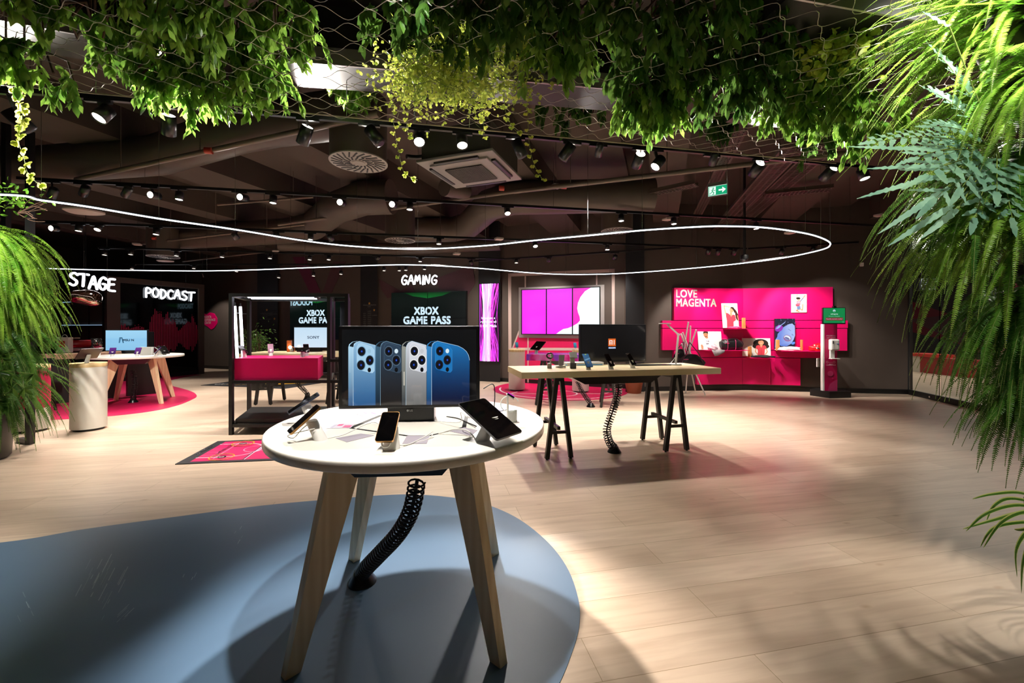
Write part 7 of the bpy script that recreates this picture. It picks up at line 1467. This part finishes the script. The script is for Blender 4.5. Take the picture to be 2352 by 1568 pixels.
RX, RY = 2.78, 2.0
W_ = (PI*.62, PI*1.45)
fern((2.62, 2.15, 3.0), 'brightly lit fern at the top right corner', 130, (.5, 1.0), W_, (-.2, .8), (1.2, 2.6), 11, G_FERN, .032, .0095, pot=.2)
fern((2.62, 2.0, 2.62), 'bright fern below the top one on the right planting column', 120, (.5, .9), W_, (-.2, .7), (1.6, 3.2), 12, G_FERN, .032, .0095, pot=.2)
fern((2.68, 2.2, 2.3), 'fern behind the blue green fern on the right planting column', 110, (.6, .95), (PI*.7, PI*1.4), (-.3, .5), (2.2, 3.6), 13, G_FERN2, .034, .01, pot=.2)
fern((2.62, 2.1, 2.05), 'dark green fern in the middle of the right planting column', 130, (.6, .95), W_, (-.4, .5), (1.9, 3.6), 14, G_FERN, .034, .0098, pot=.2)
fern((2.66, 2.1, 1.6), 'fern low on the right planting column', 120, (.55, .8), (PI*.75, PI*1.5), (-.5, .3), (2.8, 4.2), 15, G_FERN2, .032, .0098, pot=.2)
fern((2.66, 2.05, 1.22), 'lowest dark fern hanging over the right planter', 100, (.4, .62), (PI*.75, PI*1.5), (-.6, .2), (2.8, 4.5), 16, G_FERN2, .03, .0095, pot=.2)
# blue-green lobed fern
t = thing('blue_fern', P(2300, 360, 2.05), 'blue green fern with long wavy lobed leaves reaching left under the canopy', 'fern'); rng = np.random.RandomState(9); m = MB(); st = MB()
def lobe(m, b, d, nrm, L, w, ph, sag=.05):
    d = d.normalized(); s = d.cross(nrm).normalized(); nn = s.cross(d); K = max(8, int(L/.014)); vs = []; q = b.copy(); dd = d.copy(); fr = L/.034
    for k in range(K+1):
        u = k/K; ww = w*min(1, .5+u*3)*max(.06, (1-u**3.2))**.8; wv = math.sin(u*fr*2*PI+ph)
        vs += [q+s*ww*(1+.14*wv)+nn*.3*ww*wv, q-nn*.12*ww, q-s*ww*(1-.14*wv)+nn*.3*ww*math.sin(u*fr*2*PI+ph+1.4)]; dd = (dd+Vector((0, 0, -sag*.014*K/K*2.2))).normalized(); q = q+dd*L/K
    fs = []
    for k in range(K): a = k*3; fs += [(a, a+1, a+4, a+3), (a+1, a+2, a+5, a+4)]
    m.add(vs, fs, 0, True)
def blue_frond(root, tip, sag, nl, LL, w=.012, seed=0, f0=.3):
    r0 = random.Random(seed); root, tip = Vector(root), Vector(tip); mid = (root+tip)/2+Vector((0, 0, sag)); K = 16; pts = [(root*(1-u)**2+mid*2*u*(1-u)+tip*u*u) for u in [k/K for k in range(K+1)]]; st.tube(pts, [.0035*(1-.7*k/K) for k in range(K+1)], 5)
    nrm = Vector((r0.uniform(-.4, .2), -.75, .55)).normalized()
    for i in range(nl):
        u = f0+(1-f0)*(i+.3)/nl; x = u*K; k = min(K-1, int(x)); p = pts[k].lerp(pts[k+1], x-k); dd = (pts[k+1]-pts[k]).normalized(); s = dd.cross(nrm).normalized(); q = (u-f0)/(1-f0); l = LL*r0.uniform(.85, 1.1)*(1-.45*q)
        for sg in (-1, 1): lobe(m, p, s*sg*.8+dd*(.75+.3*q), nrm, l, w*r0.uniform(.9, 1.15), r0.uniform(0, 6))
    lobe(m, pts[-1], (pts[-1]-pts[-2]), nrm, LL*.8, w*1.05, 1)
R0 = P(2290, 340, 2.08)
for i, (tx, ty, Y_, sg, nl, LL) in enumerate([(2010, 325, 1.98, .07, 8, .12), (2130, 400, 1.88, .04, 4, .26), (2150, 455, 1.88, .03, 4, .24), (2110, 360, 1.92, .05, 5, .2), (2150, 215, 2.0, .06, 5, .14), (2140, 290, 1.92, .06, 6, .15), (2210, 430, 1.85, .03, 4, .22), (2240, 500, 1.9, .02, 5, .14), (2290, 440, 1.82, .03, 5, .15), (2160, 130, 2.0, .08, 5, .14), (2325, 500, 1.88, .02, 5, .14)]):
    blue_frond(R0, P(tx, ty, Y_), sg, nl, LL, .0135, i)
for (b0_, t0_) in (((2170, 400), (1975, 476)), ((2180, 430), (2028, 552)), ((2190, 470), (2052, 580)), ((2160, 345), (1945, 358)), ((2170, 380), (1992, 410)), ((2200, 480), (2130, 560)), ((2180, 60), (2108, 45))):
    a_, b_ = P(*b0_, 1.9), P(*t0_, 1.92); lobe(m, a_, b_-a_+Vector((0, 0, .05)), Vector((-.2, -.8, .5)), (b_-a_).length, .015, len(b0_)+b0_[0], .04); st.tube([R0, a_], .003, 5)
m.build('lobed_leaves', G_BLUE, t); st.build('leaf_stems', M_STEMG, t)
# broad strap leaves in the top corner
def strap(m, me_, pts, w, nrm=Vector((0, -.7, .7))):
    pts = smooth(pts, 6); K = len(pts)-1
    for k in range(K):
        a, b = pts[k], pts[k+1]; d = (b-a).normalized(); s = d.cross(nrm).normalized(); wa = w*min(1, .35+(k/K)*4)*(1-(k/K)**2.5)**.7; wb = w*min(1, .35+((k+1)/K)*4)*(1-min(.995, (k+1)/K)**2.5)**.7
        m.add([a-s*wa*.62, b-s*wb*.62, b+s*wb*.62, a+s*wa*.62], [(0, 1, 2, 3)], 0, True)
        if me_ is not None:
            for sg in (-1, 1): me_.add([a+s*wa*.62*sg, b+s*wb*.62*sg, b+s*wb*sg+Vector((0, 0, .002)), a+s*wa*sg+Vector((0, 0, .002))], [(0, 1, 2, 3)], 0, True)
t = thing('strap_leaf_plant', P(2340, 10, 2.0), 'plant with two broad glossy green leaves in the top right corner', 'plant'); m = MB(); strap(m, None, [P(2400, 10, 1.95), P(2300, 8, 1.9), P(2200, 12, 1.9), P(2120, 28, 1.95)], .035); strap(m, None, [P(2400, -20, 1.9), P(2310, 0, 1.85), P(2230, 12, 1.85)], .03); m.build('leaves', G_FERN, t)
# spider plant
t = thing('spider_plant', P(2430, 1180, 2.0), 'spider plant with striped arching leaves at the lower right edge', 'plant', None)
for pts, Y_ in (([(2430, 1170), (2350, 1133), (2280, 1135), (2234, 1146)], 1.9), ([(2430, 1180), (2340, 1160), (2265, 1180), (2219, 1220)], 1.85), ([(2430, 1185), (2350, 1178), (2280, 1195), (2212, 1215)], 1.9), ([(2430, 1190), (2360, 1175), (2300, 1200), (2259, 1258)], 1.8), ([(2430, 1200), (2340, 1200), (2280, 1215), (2252, 1256)], 1.95), ([(2430, 1230), (2370, 1215), (2335, 1260), (2336, 1325)], 1.8), ([(2430, 1240), (2375, 1235), (2350, 1290), (2346, 1362)], 1.78),
                 ([(2430, 1170), (2330, 1145), (2285, 1160), (2266, 1196)], 1.95), ([(2430, 1250), (2390, 1250), (2365, 1320), (2375, 1390)], 1.75), ([(2430, 1215), (2380, 1212), (2345, 1217), (2330, 1216)], 1.85)):
    mg = MB(); me_ = MB(); strap(mg, me_, [P(x, y, Y_) for x, y in pts], .0085); bl_ = mg.build('leaf_blade', G_SPID, t); me_.build('pale_leaf_edge', G_SPIDE, bl_)
m = MB(); m.lathe([(.22, 0), (.25, .02), (.285, .56), (.275, .58), (.25, .57)], (2.76, 1.9, 0), 48); simple(m, 'planter_pot', MATS['dark_bronze_planter'], 'dark bronze planter at the right edge under the spider plant', 'planter', 'round bronze planters under the ferns')
m = MB(); m.box((2.95, 2.1, CH/2), (.08, .08, CH)); simple(m, 'planting_frame', M_BLACK, 'black post carrying the ferns at the right edge', 'planting frame')
# small trees by the back wall
t = thing('potted_tree', FL(590, 862), 'small leafy potted tree behind the steel frame by the dark column', 'plant', 'potted trees by the walls'); pos = []; dx = []; nz = []; sc = []; rng = np.random.RandomState(31); tw = MB(); Yt = 9.6; c = P(592, 785, Yt)
t.location = (c.x, c.y, 0)
for i in range(460): q = rng.normal(0, .42, 3); pos.append(np.array([c.x+q[0]*.32, c.y+q[1]*.3, c.z+q[2]*.4])); dx.append(np.array([q[0], q[1]*.5, -.4])+rng.normal(0, .5, 3)); nz.append(rng.normal(0, 1, 3)+np.array([0, 0, .8])); sc.append(rng.uniform(.045, .075))
for i in range(14): q = rng.normal(0, .3, 3); tw.tube([(c.x, c.y, .5), (c.x+q[0]*.2, c.y, .9), (c.x+q[0]*.6, c.y+q[1]*.4, c.z+q[2]*.4)], .008, 5)
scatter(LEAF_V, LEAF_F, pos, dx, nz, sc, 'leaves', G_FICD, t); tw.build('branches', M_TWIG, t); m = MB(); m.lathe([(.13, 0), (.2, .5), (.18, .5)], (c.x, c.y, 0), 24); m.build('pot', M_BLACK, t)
c = FL(1452, 897); m = MB(); m.lathe([(.15, 0), (.2, .3), (.18, .31)], (c.x-.05, c.y-.3, 0), 24); simple(m, 'terracotta_pot', mat('terracotta', '8a4020', .7, noise=.1), 'terracotta pot at the foot of the dark column behind the television', 'planter')
